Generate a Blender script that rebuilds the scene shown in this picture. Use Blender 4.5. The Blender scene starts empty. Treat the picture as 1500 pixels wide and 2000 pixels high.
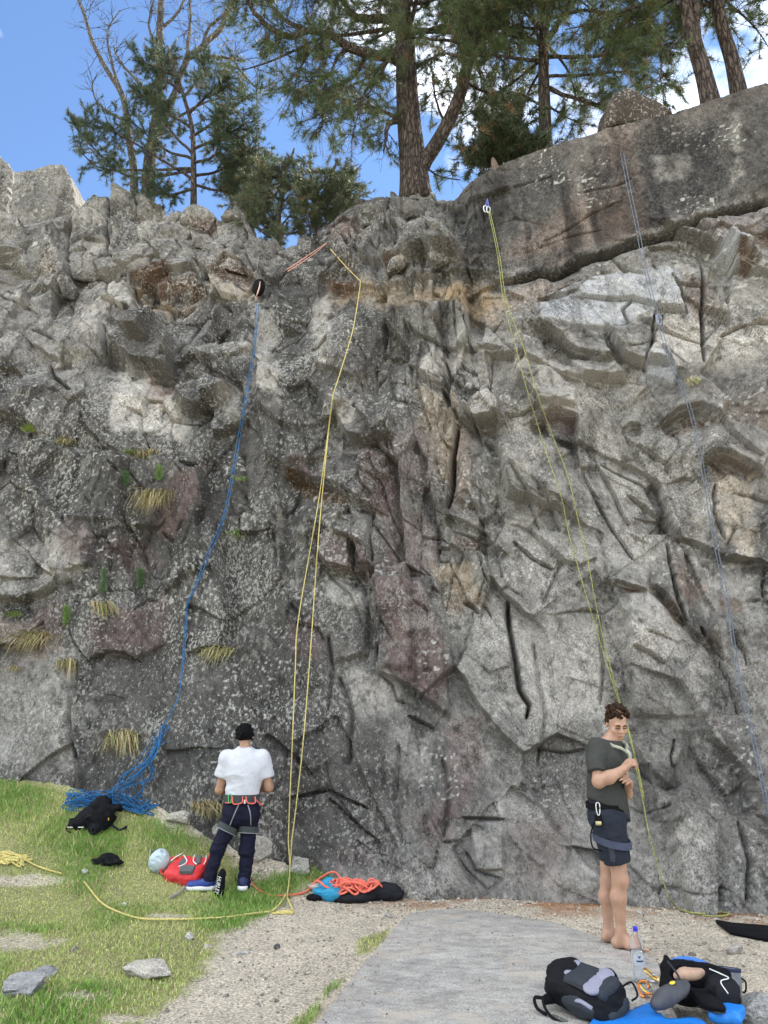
import bpy, bmesh, math, random
import numpy as np
from mathutils import Vector, Matrix
random.seed(7); RNG = np.random.default_rng(7)
R = math.radians
scene = bpy.context.scene
# ---------------------------------------------------------------- camera
PITCH = 16.15; FPX = 1502.0; CZ = 1.6
cam_d = bpy.data.cameras.new('camera'); cam = bpy.data.objects.new('camera', cam_d)
scene.collection.objects.link(cam)
cam.location = (0, 0, CZ); cam.rotation_euler = (R(90 + PITCH), 0, 0)
cam_d.sensor_fit = 'VERTICAL'; cam_d.sensor_height = 24.0; cam_d.lens = 24.0 * FPX / 2000.0
cam_d.clip_start = 0.05; cam_d.clip_end = 2000
scene.camera = cam
# ---------------------------------------------------------------- sky and sun
SUN_EL, SUN_AZ = 50.0, 38.0          # azimuth clockwise from +Y (into the picture) towards +X
world = bpy.data.worlds.new('World'); scene.world = world; world.use_nodes = True
wn = world.node_tree; wn.nodes.clear()
def wnode(t): return wn.nodes.new(t)
w_out = wnode('ShaderNodeOutputWorld'); w_bg = wnode('ShaderNodeBackground'); sky = wnode('ShaderNodeTexSky')
sky.sky_type = 'NISHITA'; sky.sun_disc = False
sky.sun_elevation = R(SUN_EL); sky.sun_rotation = R(SUN_AZ)
sky.air_density = 1.0; sky.dust_density = 0.0; sky.ozone_density = 5.0
w_bg.inputs['Strength'].default_value = 0.052
w_tc = wnode('ShaderNodeTexCoord'); w_map = wnode('ShaderNodeMapping'); w_map.inputs['Location'].default_value = (5.61, 6.68, 7.16)
w_map.inputs['Scale'].default_value = (-1.0, 1.0, 1.6); w_map.inputs['Rotation'].default_value = (0, 0, R(257))
w_noise = wnode('ShaderNodeTexNoise'); w_noise.inputs['Scale'].default_value = 1.35; w_noise.inputs['Detail'].default_value = 7; w_noise.inputs['Roughness'].default_value = 0.56
w_ramp = wnode('ShaderNodeValToRGB'); w_ramp.color_ramp.elements[0].position = 0.47; w_ramp.color_ramp.elements[1].position = 0.74
w_mix = wnode('ShaderNodeMix'); w_mix.data_type = 'RGBA'
CLOUD = 51.0
w_mix.inputs['B'].default_value = (CLOUD, CLOUD * 0.985, CLOUD * 0.95, 1)
wn.links.new(w_tc.outputs['Generated'], w_map.inputs['Vector']); wn.links.new(w_map.outputs[0], w_noise.inputs['Vector'])
wn.links.new(w_noise.outputs['Fac'], w_ramp.inputs['Fac']); wn.links.new(w_ramp.outputs['Color'], w_mix.inputs['Factor'])
wn.links.new(sky.outputs[0], w_mix.inputs['A']); wn.links.new(w_mix.outputs['Result'], w_bg.inputs['Color'])
wn.links.new(w_bg.outputs[0], w_out.inputs['Surface'])
sun_d = bpy.data.lights.new('sun', 'SUN'); sun_d.energy = 3.0; sun_d.angle = R(0.5); sun_d.color = (1.0, 0.95, 0.87)
sun = bpy.data.objects.new('sun', sun_d); scene.collection.objects.link(sun)
_sd = Vector((math.sin(R(SUN_AZ)) * math.cos(R(SUN_EL)), math.cos(R(SUN_AZ)) * math.cos(R(SUN_EL)), math.sin(R(SUN_EL))))
sun.rotation_euler = _sd.to_track_quat('Z', 'Y').to_euler()
vs = scene.view_settings
vs.view_transform = 'Standard'; vs.look = 'None'; vs.exposure = 2.2; vs.gamma = 1.0; vs.use_curve_mapping = False

# ---------------------------------------------------------------- helpers
cp, sp = math.cos(R(PITCH)), math.sin(R(PITCH))
def ray(px, py):
    a = (np.asarray(px, float) - 750) / FPX; b = (1000 - np.asarray(py, float)) / FPX
    return a, cp - b * sp, sp + b * cp
def at(px, py, Y):
    """point of the place seen at photo pixel (px, py) when it stands Y metres away"""
    a, b, c = ray(px, py); k = Y / b
    return Vector((float(a * k), float(Y), float(CZ + c * k)))
def proj(X, Y, Z):
    z = np.asarray(Z) - CZ
    f = Y * cp + z * sp; u = -Y * sp + z * cp
    return 750 + FPX * X / f, 1000 - FPX * u / f
def ss(a, b, x):
    t = np.clip((x - a) / (b - a), 0, 1); return t * t * (3 - 2 * t)
def hash2(ix, iy, seed):
    h = (ix.astype(np.int64) * 374761393 + iy.astype(np.int64) * 668265263 + seed * 2147483647 + 1013904223 * seed) & 0x7fffffff
    h = ((h ^ (h >> 13)) * 1274126177) & 0x7fffffff
    h = ((h ^ (h >> 16)) * 2246822519) & 0x7fffffff
    return ((h ^ (h >> 15)) & 0xffffff) / float(0x1000000)
def vnoise(x, y, seed=0):
    ix = np.floor(x); iy = np.floor(y); fx = x - ix; fy = y - iy
    fx = fx * fx * fx * (fx * (fx * 6 - 15) + 10); fy = fy * fy * fy * (fy * (fy * 6 - 15) + 10)
    a = hash2(ix, iy, seed); b = hash2(ix + 1, iy, seed); c = hash2(ix, iy + 1, seed); d = hash2(ix + 1, iy + 1, seed)
    return ((a + (b - a) * fx) * (1 - fy) + (c + (d - c) * fx) * fy) * 2 - 1
def fbm(x, y, seed=0, octv=4, gain=0.5):
    s = np.zeros_like(x, dtype=float); a = 1.0; n = 0
    for o in range(octv):
        s += a * vnoise(x * 2 ** o + 17.3 * o, y * 2 ** o - 9.1 * o, seed + o); n += a; a *= gain
    return s / n
def ridged(x, y, seed=0, octv=4, gain=0.5):
    s = np.zeros_like(x, dtype=float); a = 1.0; n = 0
    for o in range(octv):
        s += a * (1 - np.abs(vnoise(x * 2 ** o + 7.7 * o, y * 2 ** o + 3.1 * o, seed + o)) * 2); n += a; a *= gain
    return s / n
def facets(u, v, seed, tilt=0.5, step=0.5, jit=0.9):
    """broken-rock relief: each Voronoi cell is a tilted plane; returns height and distance to the joint"""
    iu = np.floor(u); iv = np.floor(v)
    d1 = np.full(u.shape, 1e9); d2 = np.full(u.shape, 1e9); h = np.zeros(u.shape); cid = np.zeros(u.shape)
    for du in (-1, 0, 1):
        for dv in (-1, 0, 1):
            a = iu + du; b = iv + dv
            cu = a + 0.5 + jit * (hash2(a, b, seed) - 0.5); cv = b + 0.5 + jit * (hash2(a, b, seed + 1) - 0.5)
            d = np.hypot(u - cu, v - cv)
            hh = step * (hash2(a, b, seed + 2) - 0.5) + tilt * ((hash2(a, b, seed + 3) - 0.5) * (u - cu) + (hash2(a, b, seed + 4) - 0.5) * (v - cv))
            near = d < d1
            cid = np.where(near, hash2(a, b, seed + 9), cid)
            d2 = np.where(near, d1, np.minimum(d2, d)); h = np.where(near, hh, h); d1 = np.where(near, d, d1)
    return h, d2 - d1, cid
def link(o, parent=None):
    scene.collection.objects.link(o)
    if parent is not None: o.parent = parent
    return o
def mesh_np(name, V, F, mat, parent=None, smooth=False, col=None, mats=None, fmat=None):
    """V (n,3); F (m,3) or (m,4) arrays, or list of them"""
    me = bpy.data.meshes.new(name)
    V = np.asarray(V, np.float32)
    Fs = F if isinstance(F, list) else [F]
    Fs = [np.asarray(f, np.int32) for f in Fs if len(f)]
    me.vertices.add(len(V)); me.vertices.foreach_set('co', V.ravel())
    lv = np.concatenate([f.ravel() for f in Fs]); tot = np.concatenate([np.full(len(f), f.shape[1], np.int32) for f in Fs])
    st = np.concatenate([[0], np.cumsum(tot)[:-1]]).astype(np.int32)
    me.loops.add(len(lv)); me.loops.foreach_set('vertex_index', lv)
    me.polygons.add(len(tot)); me.polygons.foreach_set('loop_start', st); me.polygons.foreach_set('loop_total', tot)
    if smooth: me.polygons.foreach_set('use_smooth', np.ones(len(tot), bool))
    if mats:
        for m in mats: me.materials.append(m)
        me.polygons.foreach_set('material_index', np.asarray(fmat, np.int32))
    elif mat is not None: me.materials.append(mat)
    me.update(calc_edges=True)
    if not smooth: me.shade_flat()
    if col is not None:
        c4 = np.ones((len(V), 4), np.float32); col = np.asarray(col); c4[:, :col.shape[1]] = col
        a = me.color_attributes.new('Col', 'FLOAT_COLOR', 'POINT'); a.data.foreach_set('color', c4.ravel())
    return link(bpy.data.objects.new(name, me), parent)
def bm_obj(name, bm, mat, parent=None, smooth=False):
    me = bpy.data.meshes.new(name); bm.normal_update(); bm.to_mesh(me); bm.free(); me.materials.append(mat)
    if smooth:
        for p in me.polygons: p.use_smooth = True
    return link(bpy.data.objects.new(name, me), parent)
def tag(o, label=None, cat=None, group=None, kind=None):
    if label: o['label'] = label
    if cat: o['category'] = cat
    if group: o['group'] = group
    if kind: o['kind'] = kind
    return o
def thing(name, label, cat, loc=(0, 0, 0), rz=0.0, group=None):
    o = bpy.data.objects.new(name, None); o.empty_display_size = 0.1
    scene.collection.objects.link(o); o.location = loc; o.rotation_euler = (0, 0, rz)
    return tag(o, label, cat, group)
def spline(pts, n):
    """Catmull-Rom through pts, n samples"""
    P = np.asarray([tuple(p) for p in pts], float)
    if len(P) == 2: return P[0] + (P[1] - P[0]) * np.linspace(0, 1, n)[:, None]
    seg = np.r_[0, np.cumsum(np.maximum(np.linalg.norm(np.diff(P, axis=0), axis=1), 1e-6))]
    t = np.linspace(0, seg[-1], n); i = np.clip(np.searchsorted(seg, t, 'right') - 1, 0, len(P) - 2)
    u = ((t - seg[i]) / (seg[i + 1] - seg[i]))[:, None]
    Q = np.vstack([2 * P[0] - P[1], P, 2 * P[-1] - P[-2]])
    a, b, c, d = Q[i], Q[i + 1], Q[i + 2], Q[i + 3]
    return 0.5 * (2 * b + (c - a) * u + (2 * a - 5 * b + 4 * c - d) * u * u + (3 * b - a - 3 * c + d) * u ** 3)
def tube_vf(C, rad, k=6, base=0, squash=1.0):
    C = np.asarray(C, float); n = len(C); rad = np.broadcast_to(np.asarray(rad, float), (n,))
    T = np.gradient(C, axis=0); T /= np.maximum(np.linalg.norm(T, axis=1, keepdims=True), 1e-9)
    N = np.zeros_like(T); up = np.array([0.31, 0.22, 0.92]); 
    if abs(T[0] @ up) > 0.9: up = np.array([0.95, 0.1, 0.2])
    v = up - T[0] * (T[0] @ up); N[0] = v / np.linalg.norm(v)
    for i in range(1, n):
        v = N[i - 1] - T[i] * (N[i - 1] @ T[i]); l = np.linalg.norm(v)
        N[i] = v / l if l > 1e-6 else N[i - 1]
    B = np.cross(T, N)
    an = np.linspace(0, 2 * np.pi, k, endpoint=False)
    V = C[:, None, :] + rad[:, None, None] * (np.cos(an)[None, :, None] * N[:, None, :] + squash * np.sin(an)[None, :, None] * B[:, None, :])
    V = V.reshape(-1, 3)
    i = np.arange(n - 1)[:, None] * k; j = np.arange(k)[None, :]; j2 = (j + 1) % k
    F = np.stack([i + j, i + j2, i + k + j2, i + k + j], -1).reshape(-1, 4)
    V = np.vstack([V, C[:1], C[-1:]]); a = n * k
    cap0 = np.stack([np.full(k, a), np.arange(k), (np.arange(k) + 1) % k], -1)[:, [0, 2, 1]]
    cap1 = np.stack([np.full(k, a + 1), (n - 1) * k + np.arange(k), (n - 1) * k + (np.arange(k) + 1) % k], -1)
    return V, F + base, np.vstack([cap0, cap1]) + base
class Tubes:
    def __init__(s): s.V = []; s.F = []; s.T = []; s.n = 0
    def add(s, C, rad, k=6, squash=1.0):
        V, F, T = tube_vf(C, rad, k, s.n, squash); s.V.append(V); s.F.append(F); s.T.append(T); s.n += len(V)
    def build(s, name, mat, parent=None, smooth=True):
        return mesh_np(name, np.vstack(s.V), [np.vstack(s.F), np.vstack(s.T)], mat, parent, smooth)

# ---------------------------------------------------------------- materials
def nmat(name):
    m = bpy.data.materials.new(name); m.use_nodes = True; nt = m.node_tree
    return m, nt, nt.nodes['Principled BSDF']
def N(nt, t, **kw):
    n = nt.nodes.new(t)
    for k, v in kw.items():
        if k in n.inputs: n.inputs[k].default_value = v
        else: setattr(n, k, v)
    return n
def L(nt, a, b): nt.links.new(a, b)
def noise(nt, scale, detail=4, rough=0.55, vec=None, dist=0.0):
    n = N(nt, 'ShaderNodeTexNoise', Scale=scale, Detail=detail, Roughness=rough, Distortion=dist)
    if vec is not None: L(nt, vec, n.inputs['Vector'])
    return n.outputs['Fac']
def ramp(nt, fac, stops):
    r = nt.nodes.new('ShaderNodeValToRGB'); e = r.color_ramp.elements
    while len(e) < len(stops): e.new(0.5)
    for el, (p, c) in zip(e, stops): el.position = p; el.color = (*c, 1) if len(c) == 3 else c
    L(nt, fac, r.inputs['Fac']); return r.outputs['Color']
def mixc(nt, fac, a, b, mode='MIX'):
    n = nt.nodes.new('ShaderNodeMix'); n.data_type = 'RGBA'; n.blend_type = mode
    for s, v in (('Factor', fac), ('A', a), ('B', b)):
        if isinstance(v, (int, float)): n.inputs[s].default_value = v
        elif isinstance(v, tuple): n.inputs[s].default_value = (*v, 1)
        else: L(nt, v, n.inputs[s])
    return n.outputs['Result']
def mathn(nt, op, a, b=0.0):
    n = nt.nodes.new('ShaderNodeMath'); n.operation = op
    for i, v in enumerate((a, b)):
        if isinstance(v, (int, float)): n.inputs[i].default_value = v
        else: L(nt, v, n.inputs[i])
    return n.outputs[0]
def bump(nt, bsdf, h, strength=0.5, dist=0.02):
    b = N(nt, 'ShaderNodeBump', Strength=strength, Distance=dist); L(nt, h, b.inputs['Height']); L(nt, b.outputs[0], bsdf.inputs['Normal'])
def geo_pos(nt): return N(nt, 'ShaderNodeNewGeometry').outputs['Position']
def scaled(nt, vec, s, rot=(0, 0, 0)):
    m = nt.nodes.new('ShaderNodeMapping'); m.inputs['Scale'].default_value = s; m.inputs['Rotation'].default_value = rot
    L(nt, vec, m.inputs['Vector']); return m.outputs[0]
_mc = {}
def plain(name, col, rough=0.7, var=0.15, scale=25.0, bmp=0.15, bdist=0.004, metal=0.0, weave=0.0):
    """a procedural material of one colour with grain, blotches and fine relief"""
    if name in _mc: return _mc[name]
    m, nt, b = nmat(name); tc = nt.nodes.new('ShaderNodeTexCoord').outputs['Object']
    f = noise(nt, scale, 5, 0.6, tc); f2 = noise(nt, scale * 0.18, 2, 0.5, tc)
    f = mathn(nt, 'ADD', mathn(nt, 'MULTIPLY', f, 0.6), mathn(nt, 'MULTIPLY', f2, 0.4))
    lo = tuple(max(0, c * (1 - var)) for c in col); hi = tuple(min(1, c * (1 + var)) for c in col)
    L(nt, ramp(nt, f, [(0.3, lo), (0.7, hi)]), b.inputs['Base Color'])
    b.inputs['Specular IOR Level'].default_value = 0.12 if rough >= 0.75 else 0.4
    b.inputs['Roughness'].default_value = rough; b.inputs['Metallic'].default_value = metal
    if bmp: bump(nt, b, noise(nt, scale * 6, 3, 0.6, tc), bmp, bdist)
    _mc[name] = m; return m
# ================================================================ the cliff
def Yg(X): return np.interp(X, [-14, -7, -5, -2.9, -1.6, 0, 2, 3.7, 6, 14], [11.2, 10.3, 10.0, 9.6, 9.15, 8.8, 8.45, 7.9, 7.4, 6.4])
def bank_h(X): return np.interp(X, [-14, -8, -5, -2.7, -1.6, -0.9, -0.2], [1.6, 1.3, 1.02, 0.72, 0.3, 0.2, 0.0])
def bank_y0(X): return np.interp(X, [-14, -8, -5, -2.7, -1.6, -0.2], [5.5, 6.3, 6.8, 7.9, 8.3, 8.5])
def gz_base(X, Y):
    t = np.clip((Y - bank_y0(X)) / (Yg(X) - bank_y0(X)), 0, 1.25)
    return bank_h(X) * (0.35 * t + 0.65 * t * t)
def gz(X, Y):
    X = np.asarray(X, float); Y = np.asarray(Y, float)
    return gz_base(X, Y) + 0.018 * fbm(X * 1.1 + 3, Y * 1.1, 51, 3)
def Ybase(X, Z):
    lean = np.interp(X, [-8, -0.5, 2.0, 5], [0.20, 0.20, 0.13, 0.09])
    z1 = np.interp(X, [-8, -1, 1.2, 2.2], [6.8, 6.8, 8.5, 30])
    return Yg(X) + lean * Z + np.interp(X, [-8, -1, 1], [0.30, 0.35, 0.3]) * np.maximum(0, Z - z1)
def on_wall(px, py, out=0.0):
    """point of the cliff's mean face seen at photo pixel (px, py), `out` metres in front of it"""
    a, b, c = (float(q) for q in ray(px, py)); lo, hi = 4.0, 30.0
    for _ in range(50):
        m = 0.5 * (lo + hi); k = m / b
        if m < float(Ybase(a * k, CZ + c * k)): lo = m
        else: hi = m
    k = lo / b; p = Vector((a * k, lo, CZ + c * k))
    return p + Vector((0, -out, 0.0))
SKY = [(-900, 430), (-300, 430), (0, 432), (60, 428), (100, 425), (146, 415), (165, 412), (215, 425), (262, 432), (315, 430),
       (350, 428), (420, 428), (480, 432), (500, 470), (560, 478), (615, 470), (640, 440), (660, 425), (690, 402), (740, 388), (800, 384), (846, 384),
       (856, 398), (885, 385), (930, 355), (1000, 312), (1090, 282), (1180, 254), (1290, 228), (1340, 215), (1400, 195), (1500, 165), (1800, 90), (2400, 20)]
SKX = np.array([s[0] for s in SKY], float); SKYY = np.array([s[1] for s in SKY], float)
Xs = np.r_[np.arange(-14, -7.4, 0.16), np.arange(-7.4, 5.9, 0.0160), np.arange(5.9, 14, 0.16)]
NW, NP = 760, 50
# rim height for each column
zz = np.linspace(0, 20, 1600)
PXg, PYg = proj(Xs[None, :], Ybase(Xs[None, :], zz[:, None]), zz[:, None])
below = PYg > np.interp(PXg, SKX, SKYY)
zr = zz[np.argmin(below, axis=0)]; zr = np.where(below.all(0), 14.0, zr)
zr = np.clip(zr + 0.03 * fbm(Xs * 4, Xs * 0, 5, 3), 5, 15)
zb = gz_base(Xs, Yg(Xs)) - 0.35
t = np.linspace(0, 1, NW)[:, None]
Zw = zb[None, :] + t * (zr - zb)[None, :]
Xw = np.broadcast_to(Xs[None, :], Zw.shape).copy()
Yw = Ybase(Xw, Zw)
PX, PY = proj(Xw, Yw, Zw)

def poly_dist(P, px, py):
    """distance to an open polyline, side (<0 above / right of travel), parameter 0..1"""
    P = np.asarray(P, float); best = np.full(px.shape, 1e9); side = np.zeros(px.shape); par = np.zeros(px.shape)
    sl = np.r_[0, np.cumsum(np.hypot(*np.diff(P, axis=0).T))]; tot = sl[-1]
    for i in range(len(P) - 1):
        x0, y0 = P[i]; dx, dy = P[i + 1] - P[i]; l2 = dx * dx + dy * dy
        s = np.clip(((px - x0) * dx + (py - y0) * dy) / l2, 0, 1)
        d = np.hypot(px - x0 - s * dx, py - y0 - s * dy); c = dx * (py - y0) - dy * (px - x0)
        n = d < best
        best = np.where(n, d, best); side = np.where(n, c, side); par = np.where(n, (sl[i] + s * math.sqrt(l2)) / tot, par)
    return best, side, par
def poly_in(P, px, py):
    """signed distance to a closed polygon, > 0 inside"""
    P = np.asarray(P, float); ins = np.zeros(px.shape, bool); best = np.full(px.shape, 1e9)
    for i in range(len(P)):
        x0, y0 = P[i]; x1, y1 = P[(i + 1) % len(P)]; dx, dy = x1 - x0, y1 - y0
        s = np.clip(((px - x0) * dx + (py - y0) * dy) / (dx * dx + dy * dy + 1e-9), 0, 1)
        best = np.minimum(best, np.hypot(px - x0 - s * dx, py - y0 - s * dy))
        cr = ((y0 > py) != (y1 > py)) & (px < (x1 - x0) * (py - y0) / (y1 - y0 + 1e-12) + x0)
        ins ^= cr
    return np.where(ins, best, -best)
def pts(s): 
    v = [float(q) for q in s.replace(',', ' ').split()]; return list(zip(v[0::2], v[1::2]))
# --- ledges and overhangs: line, how far the side above stands out, its reach in photo px, how far the side below sinks, its reach
LEDGES = [l.split('|') for l in '''0,500 20,515 40,530 57,535|.16 40 .12 14
60,440 75,450 80,468|.06 20 .05 10
72,530 95,541 114,534|.16 26 .12 12
138,473 185,472 212,473|.05 25 .05 10
350,437 385,446 405,452 432,432|.20 32 .10 18
438,420 470,430 485,455 497,482|.18 30 .12 16
250,545 280,553 310,572 332,580 370,580 402,576|.34 46 .16 26
250,556 290,580 318,600 350,606 385,598|.05 10 .10 16
165,548 215,548 248,543|.08 22 .06 12
400,552 415,535 440,513 475,520 499,552|.22 34 .20 24
400,592 430,592 448,602|.07 16 .08 10
203,677 240,700 268,718 300,725 337,730|.24 60 .20 20
50,660 75,685 105,702 152,703|.14 44 .06 14
0,803 30,814 55,828 80,843|.30 60 .22 24
343,783 370,799 395,804 425,786 462,754|.20 40 .14 18
352,724 400,724 440,739 474,748|.16 34 .12 12
40,862 160,872 200,884 300,905|-.05 30 -.16 120
352,905 372,908 394,912|.06 16 .07 8
0,1175 50,1181 110,1156 142,1134|.10 60 .10 20
368,1184 395,1190 420,1204 438,1216|.10 40 .08 20
132,1215 138,1250 168,1290 176,1281 250,1278 276,1296|.06 30 .06 20
850,404 905,408 940,394 1000,370|.10 20 .10 10
625,437 640,428 660,418|.14 22 .12 12
752,447 775,437 785,451|.10 20 .14 14
752,534 780,526 815,508 834,492|.16 34 .12 14
832,499 862,515 886,512 902,495|.24 34 .16 16
660,520 690,520 703,524|.10 20 .22 22
615,556 650,546 682,540 708,548|.16 24 .14 18
640,562 700,567 760,560 820,545 890,525 960,540|.14 40 .16 28
655,592 700,590 770,606 800,600 850,592 900,590 960,612|-.06 26 -.14 90
748,696 768,698 788,698|.08 26 .16 14
800,640 820,665 860,675 930,690 985,702|.08 34 .06 30
880,575 940,566 1000,552 1060,540 1120,522 1180,502 1240,478 1310,453 1370,430 1420,415 1500,385 1700,320|.08 110 .10 9
1430,466 1470,458 1520,450|.10 24 .14 30
1404,503 1430,513 1460,500 1482,523|.14 30 .14 18
1045,643 1090,660 1130,690 1180,702 1204,698|.30 40 .16 22
1125,585 1200,593 1235,590 1290,605 1342,606|.05 40 .05 26
1410,642 1450,630 1510,632|.06 30 .05 18
615,718 640,733 670,745 702,756|.14 40 .12 16
598,745 622,775 632,800 636,832|.14 50 .16 26
648,805 670,845 690,872 724,881|.18 46 .14 18
556,922 600,936 640,951 680,976 715,996 737,1004|.34 60 .24 26
700,890 707,930 716,960 735,986|.07 40 .10 16
816,726 840,745 862,757 888,750|.20 50 .14 18
888,745 920,768 962,766|.06 20 .08 12
902,830 930,839 965,835 986,820|.22 40 .18 18
868,1008 900,1020 945,1040 965,1068 992,1086|.14 40 .16 26
1100,730 1140,741 1180,739 1226,740|.14 36 .12 14
1032,823 1060,812 1085,805 1128,812|.10 26 .34 34
1126,812 1124,880 1132,915|.14 50 .16 40
1215,832 1235,822 1254,822|.08 20 .22 20
1292,822 1330,800 1365,795 1402,820|.18 34 .26 30
1372,892 1430,895 1484,926|.26 44 .24 26
1400,818 1425,855 1450,880 1484,902|.10 30 .10 14
622,1106 650,1116 690,1121 737,1106|.20 46 .14 18
735,1108 732,1200 740,1260 740,1316|.14 70 .10 30
740,1316 765,1336 776,1366 792,1371|.08 40 .05 16
692,1120 716,1156 721,1212|.10 40 .05 20
853,1070 885,1072 907,1091|.10 26 .12 16
575,1212 620,1230 632,1252|.07 30 .06 18
1197,1139 1225,1150 1264,1156|.16 34 .20 20
1273,1138 1305,1165 1330,1205 1360,1235 1385,1255 1408,1278|.18 54 .12 24
1188,1128 1215,1200 1222,1255 1236,1400|.14 70 .10 34
1233,1268 1265,1281 1297,1302|.10 40 .06 30
523,1430 560,1460 585,1480 612,1516|.14 50 .08 18
796,1394 830,1410 848,1421|.07 40 .05 14
905,1596 940,1597 987,1601|.08 30 .08 16
910,1660 930,1700 978,1716|.06 26 .08 14
1343,1418 1350,1455 1375,1500 1405,1535 1428,1562|.10 50 .10 16
1268,1488 1275,1560 1292,1612|.10 40 .14 24
1405,1280 1426,1332 1440,1400|.07 40 .08 14
1430,1230 1455,1270 1462,1300|.06 30 .08 12
1165,898 1200,960 1232,1022|.08 34 .08 18
1060,958 1080,1000 1092,1034|.08 30 .10 16
998,918 1036,980 1056,1034|.10 36 .08 18
1228,958 1300,1010 1334,1054|.08 36 .08 18
1140,930 1180,1010 1240,1100|.05 30 .05 18
1000,1055 1040,1090 1085,1110|.05 40 .05 20
1040,1460 1100,1470 1145,1462|.06 40 .07 20
1000,1535 1012,1545 1020,1530|.10 30 .14 20
1110,1650 1160,1660 1180,1680|.10 40 .10 20
735,1636 742,1650 741,1668|.05 16 .16 14
640,1560 690,1600 735,1640|.06 40 .05 20
560,1560 640,1545 720,1580|.05 40 .05 20'''.strip().split('\n')]
CRACKS = [l.split('|') for l in '''138,400 131,470 128,526|.16 5
28,330 18,362 10,408|.12 5
25,412 45,440 55,480 60,512|.10 4
205,428 210,470 216,512 200,522|.10 4
256,362 266,385 268,410 262,442|.12 5
211,362 211,400 212,430|.10 4
255,558 270,590 287,622 277,640|.12 5
204,640 206,684|.10 4
95,704 105,738 126,756 142,772|.10 4
8,560 30,580 32,592|.06 4
60,640 80,655 110,668|.08 4
310,1030 342,1054 372,1024|.06 3
140,1290 134,1400 146,1482|.07 6
648,438 665,460 676,472 683,486 686,502|.10 4
683,485 690,470 680,455|.06 3
755,628 751,702|.08 5
891,588 896,662|.06 4
1060,475 1120,445 1165,420 1217,397|.03 2.2
1130,385 1200,370 1234,354|.03 2.2
1000,368 1040,356 1080,345|.035 2.5
1020,500 1100,470 1180,452|.02 2
1310,540 1330,570 1346,607|.08 4
1372,512 1375,600 1381,702|.10 4
1280,605 1278,660 1258,720|.08 4
1235,590 1215,610 1230,640|.06 3
865,758 885,800 901,832|.10 5
899,838 890,900 883,960 876,998|.20 5
1400,940 1398,1000 1422,1052|.06 4
990,1163 995,1230 1005,1290 1013,1350 1031,1380 1024,1412|.16 5
1304,1052 1315,1130 1325,1170 1346,1217|.07 4
905,1174 925,1182 937,1197|.07 4
1370,1220 1395,1260 1420,1290|.08 4
730,1000 728,1060 733,1110|.06 3
760,870 765,900 755,930|.06 3
620,1055 622,1090 640,1112|.07 3
688,1056 689,1118|.06 3
560,1000 540,1060 545,1120|.04 4
640,1240 650,1300 640,1400|.05 5
470,880 480,960 470,1060|.05 6
440,700 470,760 480,830|.05 5
1320,1440 1310,1480 1318,1510|.05 3
1170,1200 1180,1300 1175,1380|.04 4
1040,1250 1060,1400 1050,1500|.04 5
660,1320 690,1400 680,1500|.05 6
860,1480 880,1560 870,1640|.05 6
780,1450 770,1560 790,1650|.04 6
1440,1600 1460,1680 1450,1760|.05 5
960,562 1000,552 1060,540 1120,522 1180,502 1240,478 1310,453 1370,430 1420,415 1500,385 1700,320|.16 4.5'''.strip().split('\n')]
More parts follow.
